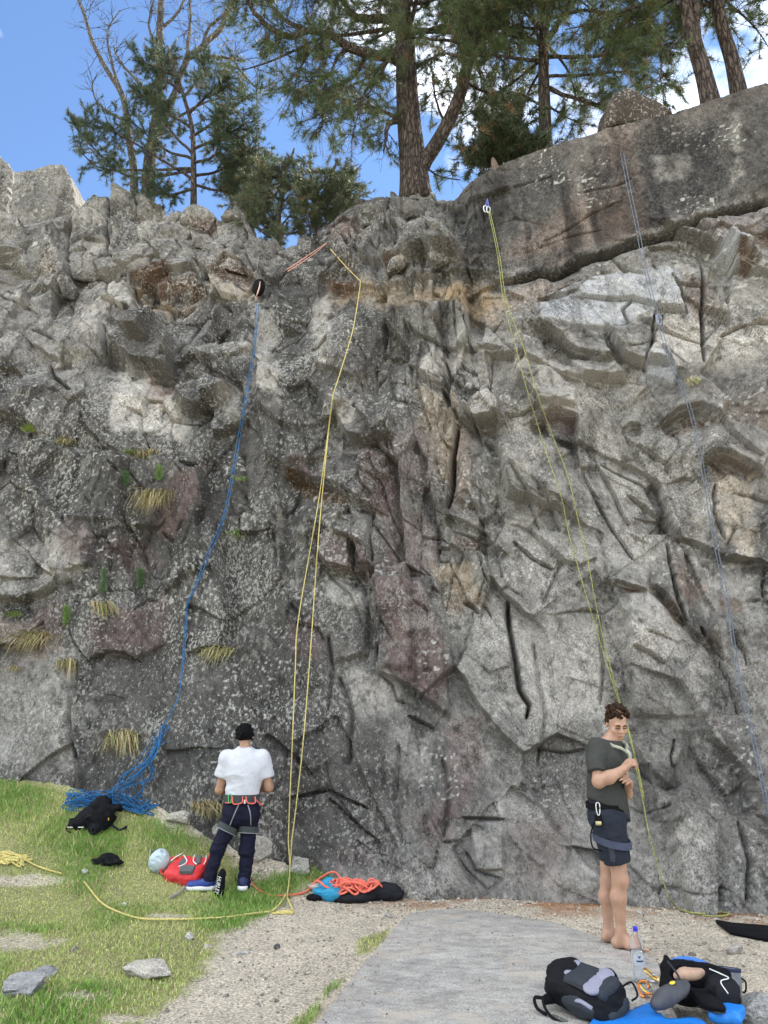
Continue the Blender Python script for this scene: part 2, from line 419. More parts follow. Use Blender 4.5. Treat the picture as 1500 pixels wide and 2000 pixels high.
# --- plates and blocks standing out of the face: outline, height, tilt per 100 px across and down, edge softness px
PLATES = [l.split('|') for l in '''210,672 250,664 310,627 346,674 336,726 270,714|.16 .05 .10 5
214,556 245,552 275,594 281,636 250,622 214,592|.14 .05 .05 4
340,735 395,733 458,758 430,786 395,804 365,792 340,766|.14 .0 .12 5
0,1090 90,1080 142,1130 100,1160 50,1181 -40,1172|.09 .0 .05 6
92,1025 130,1013 182,1015 186,1110 120,1130 95,1070|.07 .05 .0 5
330,1080 420,830 472,850 450,1000 400,1122 320,1162|.08 -.12 .0 10
755,515 790,490 820,474 836,490 800,522 755,533|.14 .0 .10 4
832,496 850,468 872,480 902,497 886,512 862,515|.20 .0 .12 4
640,440 690,430 705,470 690,520 650,480|.10 .1 .0 5
700,470 750,430 760,480 745,520 705,520|.12 -.06 .06 6
650,800 680,795 702,816 772,830 776,870 722,881 690,872 668,835|.15 .05 .08 4
705,892 762,880 770,942 737,946 711,936|.08 .0 .05 4
905,812 950,770 982,800 976,831 932,836|.18 .06 .10 4
580,1000 625,1010 730,1008 735,1090 620,1045 575,1060|.06 .0 -.1 8
620,1056 640,1043 687,1055 690,1119 640,1113 622,1092|.14 -.04 .04 4
736,1133 820,1132 842,1172 872,1232 880,1400 800,1342 742,1320 734,1200|.10 -.05 .0 6
632,1132 665,1128 708,1150 718,1210 715,1280 650,1300 630,1200|.05 .06 .05 8
1225,1160 1270,1152 1330,1210 1390,1270 1410,1320 1380,1400 1240,1400 1222,1280|.06 -.04 .0 8
1300,1602 1330,1524 1392,1550 1442,1592 1520,1640 1520,1790 1340,1790|.12 -.05 .02 10
1400,500 1420,466 1450,470 1466,500 1440,511|.12 .0 .05 4
1050,598 1140,545 1310,520 1346,603 1285,606 1212,648 1060,642|.05 .0 .0 4
1262,690 1300,680 1320,720 1318,760 1262,730|.08 .0 .0 4
1010,740 1075,720 1130,760 1125,800 1040,800|.08 .0 .1 6
1105,700 1200,700 1224,736 1140,740|.10 .0 .1 5
905,900 975,870 1050,930 1060,1010 960,1010 890,980|.06 -.05 -.05 8
1230,1450 1290,1430 1340,1460 1310,1540 1262,1500|.07 .0 .0 8
915,1600 985,1602 985,1700 930,1700|.07 .0 .0 6
500,700 600,745 630,830 560,840 500,800|.08 -.1 .0 8
530,840 600,850 650,900 560,920 520,900|.07 .0 .1 8
410,880 470,870 490,1000 455,1010|.06 .1 .0 8
60,870 290,905 320,1000 300,1030 90,1020 40,960|.08 .02 -.02 8
175,1180 300,1180 320,1260 270,1290 180,1280|.06 .0 .03 6
420,640 480,600 500,680 470,740 400,720|.07 .05 .05 6
0,600 60,650 70,700 0,740|.07 .05 .0 6
100,590 200,600 205,690 150,700 110,680|.06 .04 .06 6'''.strip().split('\n')]
def relief(px, py, X, Z):
    """how far the rock stands out (m) at photo pixel px,py / place X,Z"""
    wx = 9 * fbm(X * 1.7, Z * 1.7, 61, 3); wy = 9 * fbm(X * 1.7 + 40, Z * 1.7, 63, 3)
    qx = px + wx * 0.5; qy = py + wy * 0.5
    D = np.zeros(px.shape)
    for a, b in PLATES:
        P = np.array(pts(a)); h, gx, gy, e = (float(q) for q in b.split())
        m = (px > P[:, 0].min() - 30) & (px < P[:, 0].max() + 30) & (py > P[:, 1].min() - 30) & (py < P[:, 1].max() + 30)
        if not m.any(): continue
        c = P.mean(0); s = poly_in(P, qx[m], qy[m])
        D[m] += ss(-e * 0.3, e, s) * (h * 1.35 + gx * (px[m] - c[0]) / 100 + gy * (py[m] - c[1]) / 100)
    for a, b in LEDGES:
        P = np.array(pts(a)); up, ru, dn, rd = (float(q) for q in b.split()); rr = 4 * max(ru, rd)
        m = (px > P[:, 0].min() - rr) & (px < P[:, 0].max() + rr) & (py > P[:, 1].min() - rr) & (py < P[:, 1].max() + rr)
        if not m.any(): continue
        d, s, u = poly_dist(P, qx[m], qy[m])
        tap = (ss(0, 0.06, u) * ss(0, 0.06, 1 - u) * 0.8 + 0.2) * ss(2.6 * ru, 0.5 * ru, np.where((u <= 0) | (u >= 1), d * 4, d))
        hw = 2.0 + 14 * abs(up + dn); sg = np.where(s < 0, d, -d); w = ss(-hw, 1.5, sg)
        D[m] += tap * 0.60 * (w * up * np.clip(1 - d / (2.2 * ru), 0, 1) - (1 - w) * dn * np.clip(1 - d / (2.4 * rd), 0, 1))
    # broken relief everywhere: coarse, middle and small facets; joints run down to the right on the right half, blocky top left
    slab = ss(0, 40, np.interp(px, [800, 880, 1060, 1240, 1500, 1700], [400, 560, 540, 478, 385, 300]) - py) * ss(850, 1030, px)   # the smooth upper right slab
    panel = ss(0, 18, poly_in([(1045, 605), (1140, 545), (1310, 520), (1350, 606), (1285, 612), (1212, 655), (1060, 645)], px, py))
    calm = np.clip(1 - 0.93 * slab - 0.9 * panel, 0, 1)
    low = ss(1150, 1500, py) * ss(620, 500, px)                     # lower left: weathered, few blocks
    blk = ss(700, 560, py) * (1 - slab) * ss(1000, 850, px)         # upper left and notch: blocky
    ang = np.where(px > 820, 0.55, 0.18) * 1.0
    ang = 0.16 + 0.5 * ss(700, 1000, px)
    wu = X + 0.10 * fbm(X * 1.3, Z * 1.3, 71, 3); wv = Z + 0.10 * fbm(X * 1.3 + 9, Z * 1.3 + 5, 72, 3)
    c, s_ = np.cos(ang), np.sin(ang)
    a1 = c * wu + s_ * wv; b1 = -s_ * wu + c * wv
    h1, e1, i1 = facets(a1 / 0.95, b1 / 1.6, 11, 1.35, 0.30, 1.0)
    # families of stepped joints: planar faces that end in a sharp lip
    st_ = np.zeros(px.shape)
    for q, (an_, per, sd, sk) in enumerate(((0.95, 0.80, 301, 0.78), (-0.55, 0.62, 311, 0.72), (0.42, 0.34, 321, 0.75), (1.35, 0.42, 331, 0.7))):
        ca_, sa_ = math.cos(an_), math.sin(an_)
        ph = (ca_ * wv - sa_ * wu) / per + 0.4 * fbm(X * 0.8 / per * 0.5 + q * 7, Z * 0.8 / per * 0.5, sd, 2) + 0.5 * i1 * (q + 1)
        f = ph - np.floor(ph); rid = np.floor(ph)
        saw = np.where(f < sk, f / sk, (1 - f) / (1 - sk))           # grows downward to a lip, then cuts back
        gate = ss(0.42, 0.62, hash2(rid, np.floor(2.0 * (sa_ * wv + ca_ * wu) / per * 0.35 + 5 * hash2(rid, rid * 0 + 3, sd + 5)), sd + 6) * 0.6 + 0.5 * (0.5 + 0.5 * fbm(X * 1.3 + q, Z * 1.3, sd + 8, 2)))
        st_ += gate * per * 0.30 * (1 - saw)
    h2, e2, i2 = facets(a1 / 0.50 + 37 * i1, b1 / 0.82, 21, 1.45, 0.22, 1.0)
    h3, e3, i3 = facets(a1 / 0.12 + 41 * i2, b1 / 0.21, 31, 1.5, 0.25, 1.0)
    notch = ss(-30, 40, poly_in([(610, 400), (900, 380), (960, 540), (900, 600), (640, 600)], px, py))
    amp = calm * (1 - 0.5 * low) * (1 - 0.55 * notch)
    smo = 1 - 0.7 * ss(1000, 1350, py)
    D += amp * ((0.24 + 0.26 * smo) * h1 + 0.16 * smo * st_ + (0.17 + 0.06 * blk) * smo * h2 + (0.008 + 0.014 * smo) * h3)
    D -= amp * (0.3 + 0.7 * smo) * 0.075 * np.exp(-(e2 / 0.035) ** 2) * ss(0.02, 0.22, fbm(X * 1.1 + 3, Z * 1.1, 83, 3))
    D -= amp * blk * 0.07 * np.exp(-(e2 / 0.06) ** 2) * ss(-0.1, 0.3, fbm(X * 2, Z * 2, 81, 2))
    D += calm * 0.09 * fbm(a1 * 1.1, b1 * 0.7, 41, 3)
    D += (0.25 + 0.75 * calm) * (0.007 * ridged(a1 * 5, b1 * 2.6, 43, 4) + 0.006 * fbm(a1 * 22, b1 * 14, 45, 3, 0.6))
    # bedding on the slab: long shallow steps that climb to the right
    bed = (Z - 0.33 * X) * 3.2 + 0.25 * fbm(X * 1.2, Z * 1.2, 47, 3)
    D += slab * (0.02 * (bed - np.floor(bed)) + 0.02 * fbm(X * 0.9, Z * 0.9, 48, 3))
    return D
def crack_relief(px, py, X, Z):
    qx = px + 4.5 * fbm(X * 1.7, Z * 1.7, 61, 3); qy = py + 4.5 * fbm(X * 1.7 + 40, Z * 1.7, 63, 3); D = np.zeros(px.shape)
    lips = [(a, '.055 2.6') for a, b in LEDGES if float(b.split()[0]) > 0]
    for a, b in CRACKS + lips:
        P = np.array(pts(a)); dep, w = (float(q) for q in b.split()); rr = 5 * w
        m = (px > P[:, 0].min() - rr) & (px < P[:, 0].max() + rr) & (py > P[:, 1].min() - rr) & (py < P[:, 1].max() + rr)
        if not m.any(): continue
        d, s, u = poly_dist(P, qx[m], qy[m])
        ww = 0.85 * w * (0.5 + 0.5 * ss(0, 0.2, u) * ss(0, 0.2, 1 - u))
        D[m] -= dep * 1.6 * np.exp(-(d / ww) ** 2) * ss(0, 0.05, u) * ss(0, 0.05, 1 - u)
    return D
# --- stone colours, with some ledge and crack shade, painted as patches with ragged edges
PAL = dict(pale=(.44, .415, .375), dark=(.085, .082, .076), maroon=(.150, .108, .102), ochre=(.33, .25, .155), brown=(.105, .066, .040), blue=(.36, .365, .375),  # brown is stone tint that also paints in shade under ledges
           pink=(.27, .20, .165), mid=(.19, .18, .165), sand=(.46, .40, .32), black=(.045, .044, .044), moss=(.13, .12, .06))  # black is dark stone, and painted shade along the long slab crack
PATCH = [l.split('|') for l in '''mid .5|0,330 150,320 150,560 0,560|30
pale .35|0,560 200,640 200,760 0,700|40
dark .6|45,345 85,345 85,400 60,420 40,400|12
dark .75|214,395 255,395 262,440 215,438|8
brown .8|80,520 100,503 122,520 110,540 82,540|5
brown .9|350,436 375,424 400,430 428,428 405,454 385,448|5
maroon .7|352,430 400,430 420,440 402,454|4
brown .9|255,545 283,528 330,533 345,560 405,566 402,585 330,586 290,566|7
ochre .7|252,556 300,583 345,596 385,590 345,612 300,600|6
sand .8|270,575 300,600 345,608 390,600 330,628 295,622 275,600|7
brown .95|403,550 440,512 472,516 497,548 482,563 430,562|6
sand .9|412,562 480,560 496,570 470,588 420,582|6
pale .8|215,556 248,553 275,595 281,635 250,620 214,592|5
pale .7|205,560 215,640 250,660 200,660 160,650|14
pale .9|225,710 250,715 300,735 330,770 330,830 290,845 222,838 222,760|9
pale .8|300,740 360,800 370,860 320,860 290,840|12
pink .6|275,725 330,735 340,760 305,790 285,770|8
pale .8|440,755 478,750 475,830 440,850 420,800|12
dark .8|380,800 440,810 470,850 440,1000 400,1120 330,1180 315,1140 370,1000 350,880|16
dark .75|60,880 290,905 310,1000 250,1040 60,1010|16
pale .5|0,1080 90,1075 140,1130 90,1160 0,1175|16
dark .5|40,1090 90,1100 100,1150 60,1165|10
pale .5|95,1060 180,1050 170,1130 110,1130|12
maroon .85|310,980 340,930 400,910 395,990 345,1050 300,1040|12
maroon .6|130,1050 165,1030 210,1090 160,1100|14
maroon .7|190,1060 260,1030 300,1090 250,1120|16
maroon .8|180,1220 330,1160 320,1260 270,1290 180,1280|14
maroon .7|60,1190 120,1190 120,1240 60,1240|12
pink .5|-20,1210 60,1220 110,1270 0,1290|16
dark .7|140,1300 360,1260 350,1420 240,1450 140,1500|26
dark .75|360,1360 620,1340 640,1500 520,1580 360,1560|30
dark .6|150,1480 380,1440 400,1600 180,1560|26
pale .45|115,1300 145,1300 145,1500 110,1500|9
pale .35|-20,1260 110,1290 120,1500 -20,1500|26
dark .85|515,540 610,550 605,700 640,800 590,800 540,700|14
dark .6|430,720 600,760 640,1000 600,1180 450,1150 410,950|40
dark .5|440,1150 600,1180 640,1400 440,1400|40
pale .6|500,690 545,700 580,745 520,760 495,740|12
pale .6|610,600 640,570 640,660 625,700|10
pale .55|500,560 530,640 560,800 490,740 480,640|14
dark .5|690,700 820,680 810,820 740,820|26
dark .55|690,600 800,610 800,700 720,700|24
maroon .6|680,440 640,440 625,470 680,500 720,500|14
pink .5|650,430 700,430 710,470 660,470|10
ochre .6|640,570 880,540 960,545 1000,600 960,640 880,600 760,605 660,590|14
ochre .9|860,560 940,545 960,590 940,625 880,600|12
brown .9|630,555 690,540 705,562 650,572|6
brown .85|665,518 702,520 702,542 670,535|5
brown .9|836,498 865,513 886,511 898,500 880,516 850,514|4
brown .7|755,528 800,520 834,494 825,520 780,536|5
sand .6|770,500 820,480 820,492 780,510|6
dark .85|850,405 1000,330 1100,300 1100,420 1000,480 900,480|30
pink .4|1040,440 1200,370 1260,420 1200,480 1050,530 960,520|26
pink .35|1180,250 1240,250 1260,460 1200,480|14
black .85|1255,300 1400,240 1420,380 1340,430 1270,440|16
black .6|1240,270 1275,268 1270,320 1245,320|8
dark .85|1400,230 1520,180 1520,370 1400,400|24
pale .4|1275,310 1340,300 1340,345 1290,350|10
pale .35|1425,230 1445,225 1450,350 1430,360|8
dark .7|930,500 1010,510 1100,500 1060,535 960,545|14
black .8|1000,545 1120,512 1240,470 1370,424 1500,380 1500,392 1370,436 1240,486 1120,530 1000,560|4
dark .5|1020,560 1060,548 1160,520 1110,535|5
maroon .5|1320,455 1500,400 1500,450 1400,470 1330,490|14
pink .5|1000,570 1100,550 1180,540 1100,600 1040,620 960,640|14
dark .6|1325,450 1395,450 1390,500 1340,490|9
blue .9|1045,605 1140,545 1310,520 1350,606 1285,612 1212,655 1060,645|7
blue .8|1260,690 1300,680 1322,720 1318,765 1260,735|6
blue .7|1395,500 1420,466 1452,470 1466,500 1440,511|5
brown .85|1455,465 1510,452 1510,500 1465,496|6
brown .8|1432,506 1460,502 1480,522 1450,540|5
maroon .6|1340,545 1380,550 1395,600 1365,620 1340,580|9
maroon .5|1370,600 1390,700 1370,720|10
pale .7|1270,605 1340,612 1400,640 1500,640 1500,720 1400,720 1280,700|20
pale .5|1010,730 1110,700 1200,740 1180,800 1040,780|24
dark .5|1020,700 1060,650 1130,690 1200,700 1180,715 1080,700|8
maroon .8|1040,825 1082,806 1126,814 1122,842 1080,838|5
dark .8|1080,845 1120,845 1130,900 1110,880|8
brown .8|1295,840 1340,802 1398,820 1380,830 1310,846|6
brown .7|1380,892 1430,896 1480,924 1450,925 1400,945|6
sand .8|1400,940 1470,930 1480,1010 1475,1090 1440,1090 1405,1040|9
pale .35|1180,860 1400,860 1400,1100 1200,1100|50
brown .5|1400,780 1500,760 1500,840 1410,830|20
dark .5|1360,700 1500,700 1500,760 1370,750|18
pale .7|818,700 850,680 900,700 905,740 850,742 822,722|8
pale .6|905,812 950,775 980,800 974,828 930,834|6
ochre .45|820,760 900,780 900,960 870,960 840,850|14
pink .45|890,850 930,860 910,1000 880,1000|12
maroon .6|700,880 820,850 860,900 850,1000 800,960 720,1000|22
maroon .7|740,950 772,950 770,1005 735,1005|5
maroon .8|565,905 620,925 650,940 600,930|6
brown .9|562,924 600,940 640,955 690,982 690,1000 640,985 585,958|5
pale .6|650,800 682,796 704,816 700,860 672,838|5
pale .7|620,690 640,700 640,725 622,720|5
pale .45|640,860 700,880 700,900 650,880|8
maroon .75|620,1045 690,1055 735,1105 720,1150 690,1120 622,1095|7
pale .65|632,1135 668,1130 708,1152 716,1180 650,1180|7
maroon .85|738,1135 820,1135 845,1180 872,1240 880,1320 860,1410 800,1345 760,1310 745,1220|10
maroon .6|760,1010 830,1000 860,1060 830,1130 740,1130|16
ochre .55|850,1110 920,1090 945,1180 900,1200 860,1190|16
brown .6|890,1050 930,1046 960,1070 940,1080 900,1085|8
pale .45|690,1320 770,1330 780,1380 700,1400|12
dark .6|590,1120 630,1110 625,1200 585,1210|10
maroon .5|560,1210 620,1215 620,1290 560,1280|12
maroon .65|870,1420 940,1400 930,1580 840,1620 870,1540|18
maroon .5|800,1600 900,1570 880,1640 830,1660|16
maroon .45|640,1660 740,1650 740,1700 650,1700|16
dark .6|560,1560 700,1500 720,1640 600,1660|30
dark .5|700,1400 860,1420 860,1560 720,1560|36
pale .35|760,1440 840,1430 820,1520 760,1520|24
pale .5|960,1230 1240,1180 1220,1420 1020,1440|60
pale .6|1225,1165 1270,1155 1330,1215 1390,1280 1400,1330 1340,1300 1240,1270|10
brown .85|1205,1142 1262,1156 1225,1165|4
brown .8|1275,1140 1310,1170 1340,1215 1320,1215 1290,1175|5
pink .6|1315,1065 1345,1095 1380,1140 1350,1180 1320,1140|10
brown .5|1360,1215 1410,1240 1400,1270 1375,1250|8
brown .6|1415,1165 1450,1165 1455,1195 1420,1200|8
black .6|1478,1000 1520,950 1520,1280 1495,1180|10
dark .6|1370,1330 1450,1330 1470,1500 1400,1500|22
maroon .5|1395,1400 1420,1420 1460,1560 1430,1560|12
dark .5|1180,1290 1235,1290 1236,1390 1200,1400|14
dark .45|1040,1430 1150,1410 1150,1560 1040,1560|26
maroon .5|1010,1620 1100,1600 1090,1720 1010,1740|26
dark .5|1380,1640 1500,1620 1500,1790 1380,1790|20
pale .4|1320,1590 1410,1580 1380,1640 1310,1640|12
pale .5|620,1690 780,1700 900,1690 900,1760 620,1760|24
pale .4|900,1700 1100,1700 1100,1760 900,1760|24'''.strip().split('\n')]
def stone_colour(px, py, X, Z, fine=1.0):
    n1 = fbm(X * 2.2, Z * 2.2, 91, 5, 0.6); n2 = fbm(X * 9, Z * 9, 95, 3, 0.6) * fine
    C = np.zeros(px.shape + (3,))
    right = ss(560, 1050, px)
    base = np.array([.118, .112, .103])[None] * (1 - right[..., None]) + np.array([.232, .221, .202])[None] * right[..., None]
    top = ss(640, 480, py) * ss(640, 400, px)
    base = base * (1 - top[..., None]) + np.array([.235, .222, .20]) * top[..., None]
    sl_ = ss(0, 30, np.interp(px, [800, 880, 1060, 1240, 1500, 1700], [400, 560, 540, 478, 385, 300]) - py) * ss(850, 1000, px)
    base = base * (1 - sl_[..., None]) + np.array([.128, .115, .102]) * sl_[..., None]
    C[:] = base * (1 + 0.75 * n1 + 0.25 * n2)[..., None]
    rag = 26 * n1 + 12 * n2
    for a, b, e in PATCH:
        nm, st = a.split(); P = np.array(pts(b)); e = float(e); r = 2 * e + 20
        m = (px > P[:, 0].min() - r) & (px < P[:, 0].max() + r) & (py > P[:, 1].min() - r) & (py < P[:, 1].max() + r)
        if not m.any(): continue
        s = poly_in(P, px[m], py[m]) + rag[m] * min(1.0, e / 12)
        w = (ss(-e, e, s) * float(st) * (0.85 if nm == 'maroon' else 0.85 if nm in ('ochre', 'sand', 'pink') else 1.0))[:, None]
        C[m] = C[m] * (1 - w) + np.array(PAL[nm]) * (1 + 0.3 * n2[m])[:, None] * w
    # water streaks run straight down the face
    stk = ss(0.12, 0.5, fbm(X * 5.5, Z * 0.35, 97, 4, 0.6)) * ss(-0.2, 0.3, fbm(X * 0.5, Z * 0.5, 99, 2))
    C *= (1 - 0.42 * stk)[..., None]
    zone = 0.5 + 0.5 * fbm(X * 1.1, Z * 1.1, 103, 3)
    g = fbm(X * 26 + 0.6 * Z * 26, Z * 15, 105, 3, 0.7)
    C *= (1 + 0.45 * g * fine)[..., None]
    li = 0.5 + 0.5 * fbm(X * 15, Z * 12, 107, 4, 0.75)
    lm = ss(0.93, 1.06, li + 0.55 * zone + 0.06 * right)[..., None] * (0.35 * fine * (1 - 0.7 * sl_) * np.ones(px.shape))[..., None]
    C = C * (1 - lm) + np.array([.40, .39, .355]) * lm
    sp_ = ss(0.60, 0.70, vnoise(X * 31 + 3, Z * 31, 111)) * ss(0.1, 0.35, fbm(X * 1.7, Z * 1.7, 113, 3)) * fine
    C = C * (1 - 0.75 * sp_[..., None]) + np.array([.52, .51, .47]) * 0.75 * sp_[..., None]
    dk = ss(0.62, 0.75, 0.5 + 0.5 * fbm(X * 11, Z * 6, 109, 4, 0.7))[..., None]
    C *= 1 - 0.45 * dk * (fine * np.ones(px.shape))[..., None]
    vst = ss(0.0, 0.35, fbm(X * 2.6, Z * 0.16, 117, 3, 0.6)); C *= (1 - 0.55 * vst * sl_)[..., None]
    C = 0.16 * np.maximum(C, 0.005) ** 1.14 / 0.16 ** 1.14
    C *= np.array([.80, .81, .825])
    return np.clip(C, 0.015, 0.75)
def smooth_rows(A, k):
    Ap = np.pad(A, ((0, 0), (k, k)), mode='edge'); c = np.cumsum(np.pad(Ap, ((0, 0), (1, 0))), axis=1); return (c[:, 2 * k + 1:] - c[:, :-2 * k - 1]) / (2 * k + 1)
# first pass on a coarse grid finds where the face runs inward (undersides of ledges), so that the rows can be spaced evenly along the rock
Dc = relief(PX[::2, ::2], PY[::2, ::2], Xw[::2, ::2], Zw[::2, ::2])
seg = np.sqrt(np.diff(Zw[::2, ::2], axis=0) ** 2 + np.diff(Yw[::2, ::2] - Dc, axis=0) ** 2)
seg = smooth_rows(seg, 6); seg = 0.35 * seg.mean(0, keepdims=True) + 0.65 * seg
cum = np.vstack([np.zeros(seg.shape[1]), np.cumsum(seg, axis=0)]); cum /= cum[-1]
tg = np.linspace(0, 1, cum.shape[0]); tn = np.linspace(0, 1, NW)
T2 = np.stack([np.interp(tn, cum[:, j], tg) for j in range(cum.shape[1])], 1)
T = np.stack([np.interp(np.arange(len(Xs)), np.arange(0, len(Xs), 2), T2[i]) for i in range(NW)])
Zw = zb[None, :] + T * (zr - zb)[None, :]; Yw = Ybase(Xw, Zw); PX, PY = proj(Xw, Yw, Zw); t = T
D = relief(PX, PY, Xw, Zw)
Dp = np.pad(D, 1, mode='edge'); D = 0.7 * D + 0.075 * (Dp[:-2, 1:-1] + Dp[2:, 1:-1] + Dp[1:-1, :-2] + Dp[1:-1, 2:])
for _ in range(2):                                             # only the sharpest steps are eased, so that their faces carry enough points
    Dp = np.pad(D, 1, mode='edge'); Db = (Dp[:-2, 1:-1] + Dp[2:, 1:-1] + Dp[1:-1, :-2] + Dp[1:-1, 2:] + Dp[:-2, :-2] + Dp[2:, 2:] + Dp[:-2, 2:] + Dp[2:, :-2] + D) / 9
    w = ss(.02, .06, np.abs(D - Db)); D = D * (1 - w) + Db * w
D += crack_relief(PX, PY, Xw, Zw)
# smooth normals of the mean face
dYx = np.gradient(Yw, axis=1) / np.gradient(Xw, axis=1); dYz = np.gradient(Yw, axis=0) / np.maximum(np.gradient(Zw, axis=0), 1e-6)
nl = np.sqrt(1 + dYx ** 2 + dYz ** 2)
fade = ss(0, 0.05, 1 - t) * 0.4 + 0.6
Xd = Xw + D * fade * dYx / nl * 0.6; Yd = Yw - D * fade; Zd = Zw + D * fade * np.clip(dYz, -0.5, 0.5) * 0.6
# the top of the cliff runs back from the rim
kk = (np.linspace(0, 1, NP + 1)[1:, None] ** 1.7) * 14
rise = 0.10 * kk - 0.05 * ss(0, 0.4, kk) + (0.10 * fbm(Xs[None, :] * 0.8 + 0 * kk, kk * 0.8, 131, 3) + 0.03 * fbm(Xs[None, :] * 4 + 0 * kk, kk * 4, 133, 3)) * ss(0, 1.0, kk)
Xp = np.broadcast_to(Xs[None, :], rise.shape) + 0 * rise; Yp = Yd[-1][None, :] + kk; Zp = Zd[-1][None, :] + rise
stp = np.abs(np.gradient(Yd, axis=0)) / np.maximum(np.abs(np.gradient(Zw, axis=0)), 1e-4)
fine = ss(2.4, 1.0, stp)
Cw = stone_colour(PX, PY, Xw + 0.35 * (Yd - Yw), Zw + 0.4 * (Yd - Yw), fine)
gt = ss(0.5, 2.5, kk)[..., None] * np.ones(rise.shape + (1,))
Cp = Cw[-1][None] * (1 - gt) + np.array([.14, .11, .06]) * gt
V = np.concatenate([np.stack([Xd, Yd, Zd], -1), np.stack([Xp, Yp, Zp], -1)]); C = np.concatenate([Cw, Cp])
nr, nc = V.shape[:2]
idx = np.arange(nr * nc).reshape(nr, nc)
F = np.stack([idx[:-1, :-1], idx[:-1, 1:], idx[1:, 1:], idx[1:, :-1]], -1).reshape(-1, 4)
def rock_material():
    m, nt, b = nmat('rock'); pos = geo_pos(nt)
    col = N(nt, 'ShaderNodeVertexColor', layer_name='Col').outputs['Color']
    grain = noise(nt, 55, 4, 0.7, scaled(nt, pos, (1, 1, 0.8), (0, 0.5, 0)))
    col = mixc(nt, 1.0, col, ramp(nt, grain, [(0.32, (.32, .32, .32)), (0.5, (.95, .95, .95)), (0.68, (1.75, 1.72, 1.66))]), 'MULTIPLY')
    calmz = ramp(nt, noise(nt, 0.9, 3, 0.6, pos), [(0.40, (.25, .25, .25)), (0.62, (1, 1, 1))])
    col = mixc(nt, calmz, N(nt, 'ShaderNodeVertexColor', layer_name='Col').outputs['Color'], col)
    lich = mathn(nt, 'ADD', noise(nt, 25, 4, 0.74, scaled(nt, pos, (1, 1, 0.75), (0, 0.35, 0))), mathn(nt, 'MULTIPLY', noise(nt, 1.3, 2, 0.5, pos), 0.34))
    lfac = mathn(nt, 'MULTIPLY', ramp(nt, lich, [(0.725, (0, 0, 0)), (0.78, (.8, .8, .8))]), N(nt, 'ShaderNodeVertexColor', layer_name='Col').outputs['Alpha'])
    col = mixc(nt, lfac, col, (.34, .335, .305))
    pits = noise(nt, 34, 3, 0.7, scaled(nt, pos, (1.3, 1, 0.6), (0, 0.7, 0)))
    col = mixc(nt, 1.0, col, ramp(nt, pits, [(0.33, (.45, .45, .45)), (0.42, (1, 1, 1))]), 'MULTIPLY')
    hatch = noise(nt, 24, 2, 0.6, scaled(nt, pos, (1.5, 1, 0.55), (0, 0.9, 0)))
    L(nt, col, b.inputs['Base Color']); b.inputs['Roughness'].default_value = 0.9; b.inputs['Specular IOR Level'].default_value = 0.2
    bump(nt, b, mathn(nt, 'ADD', grain, mathn(nt, 'MULTIPLY', hatch, 0.6)), 0.8, 0.028)
    return m
ROCK = rock_material()
slm = ss(0, 30, np.interp(PX, [800, 880, 1060, 1240, 1500, 1700], [400, 560, 540, 478, 385, 300]) - PY) * ss(850, 1000, PX)
lmk = (0.45 + 0.55 * ss(950, 550, PX)) * (1 - 0.65 * slm); lmk = np.concatenate([lmk, np.zeros((NP, len(Xs)))])
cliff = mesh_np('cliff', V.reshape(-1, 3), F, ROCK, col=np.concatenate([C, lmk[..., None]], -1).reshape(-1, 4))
tag(cliff, 'grey granite climbing cliff with ledges, cracks and pale lichen', None, kind='structure')
PXd, PYd = proj(Xd, Yd, Zd)
def wall_hit(px, py, out=0.02):
    """nearest point of the real rock face seen at a photo pixel"""
    d = (PXd - px) ** 2 + (PYd - py) ** 2; k = np.argwhere(d < 16)
    if not len(k): k = [np.unravel_index(np.argmin(d), d.shape)]
    i = min((tuple(q) for q in k), key=lambda q: Yd[q])
    return at(px, py, float(Yd[i]) - out)
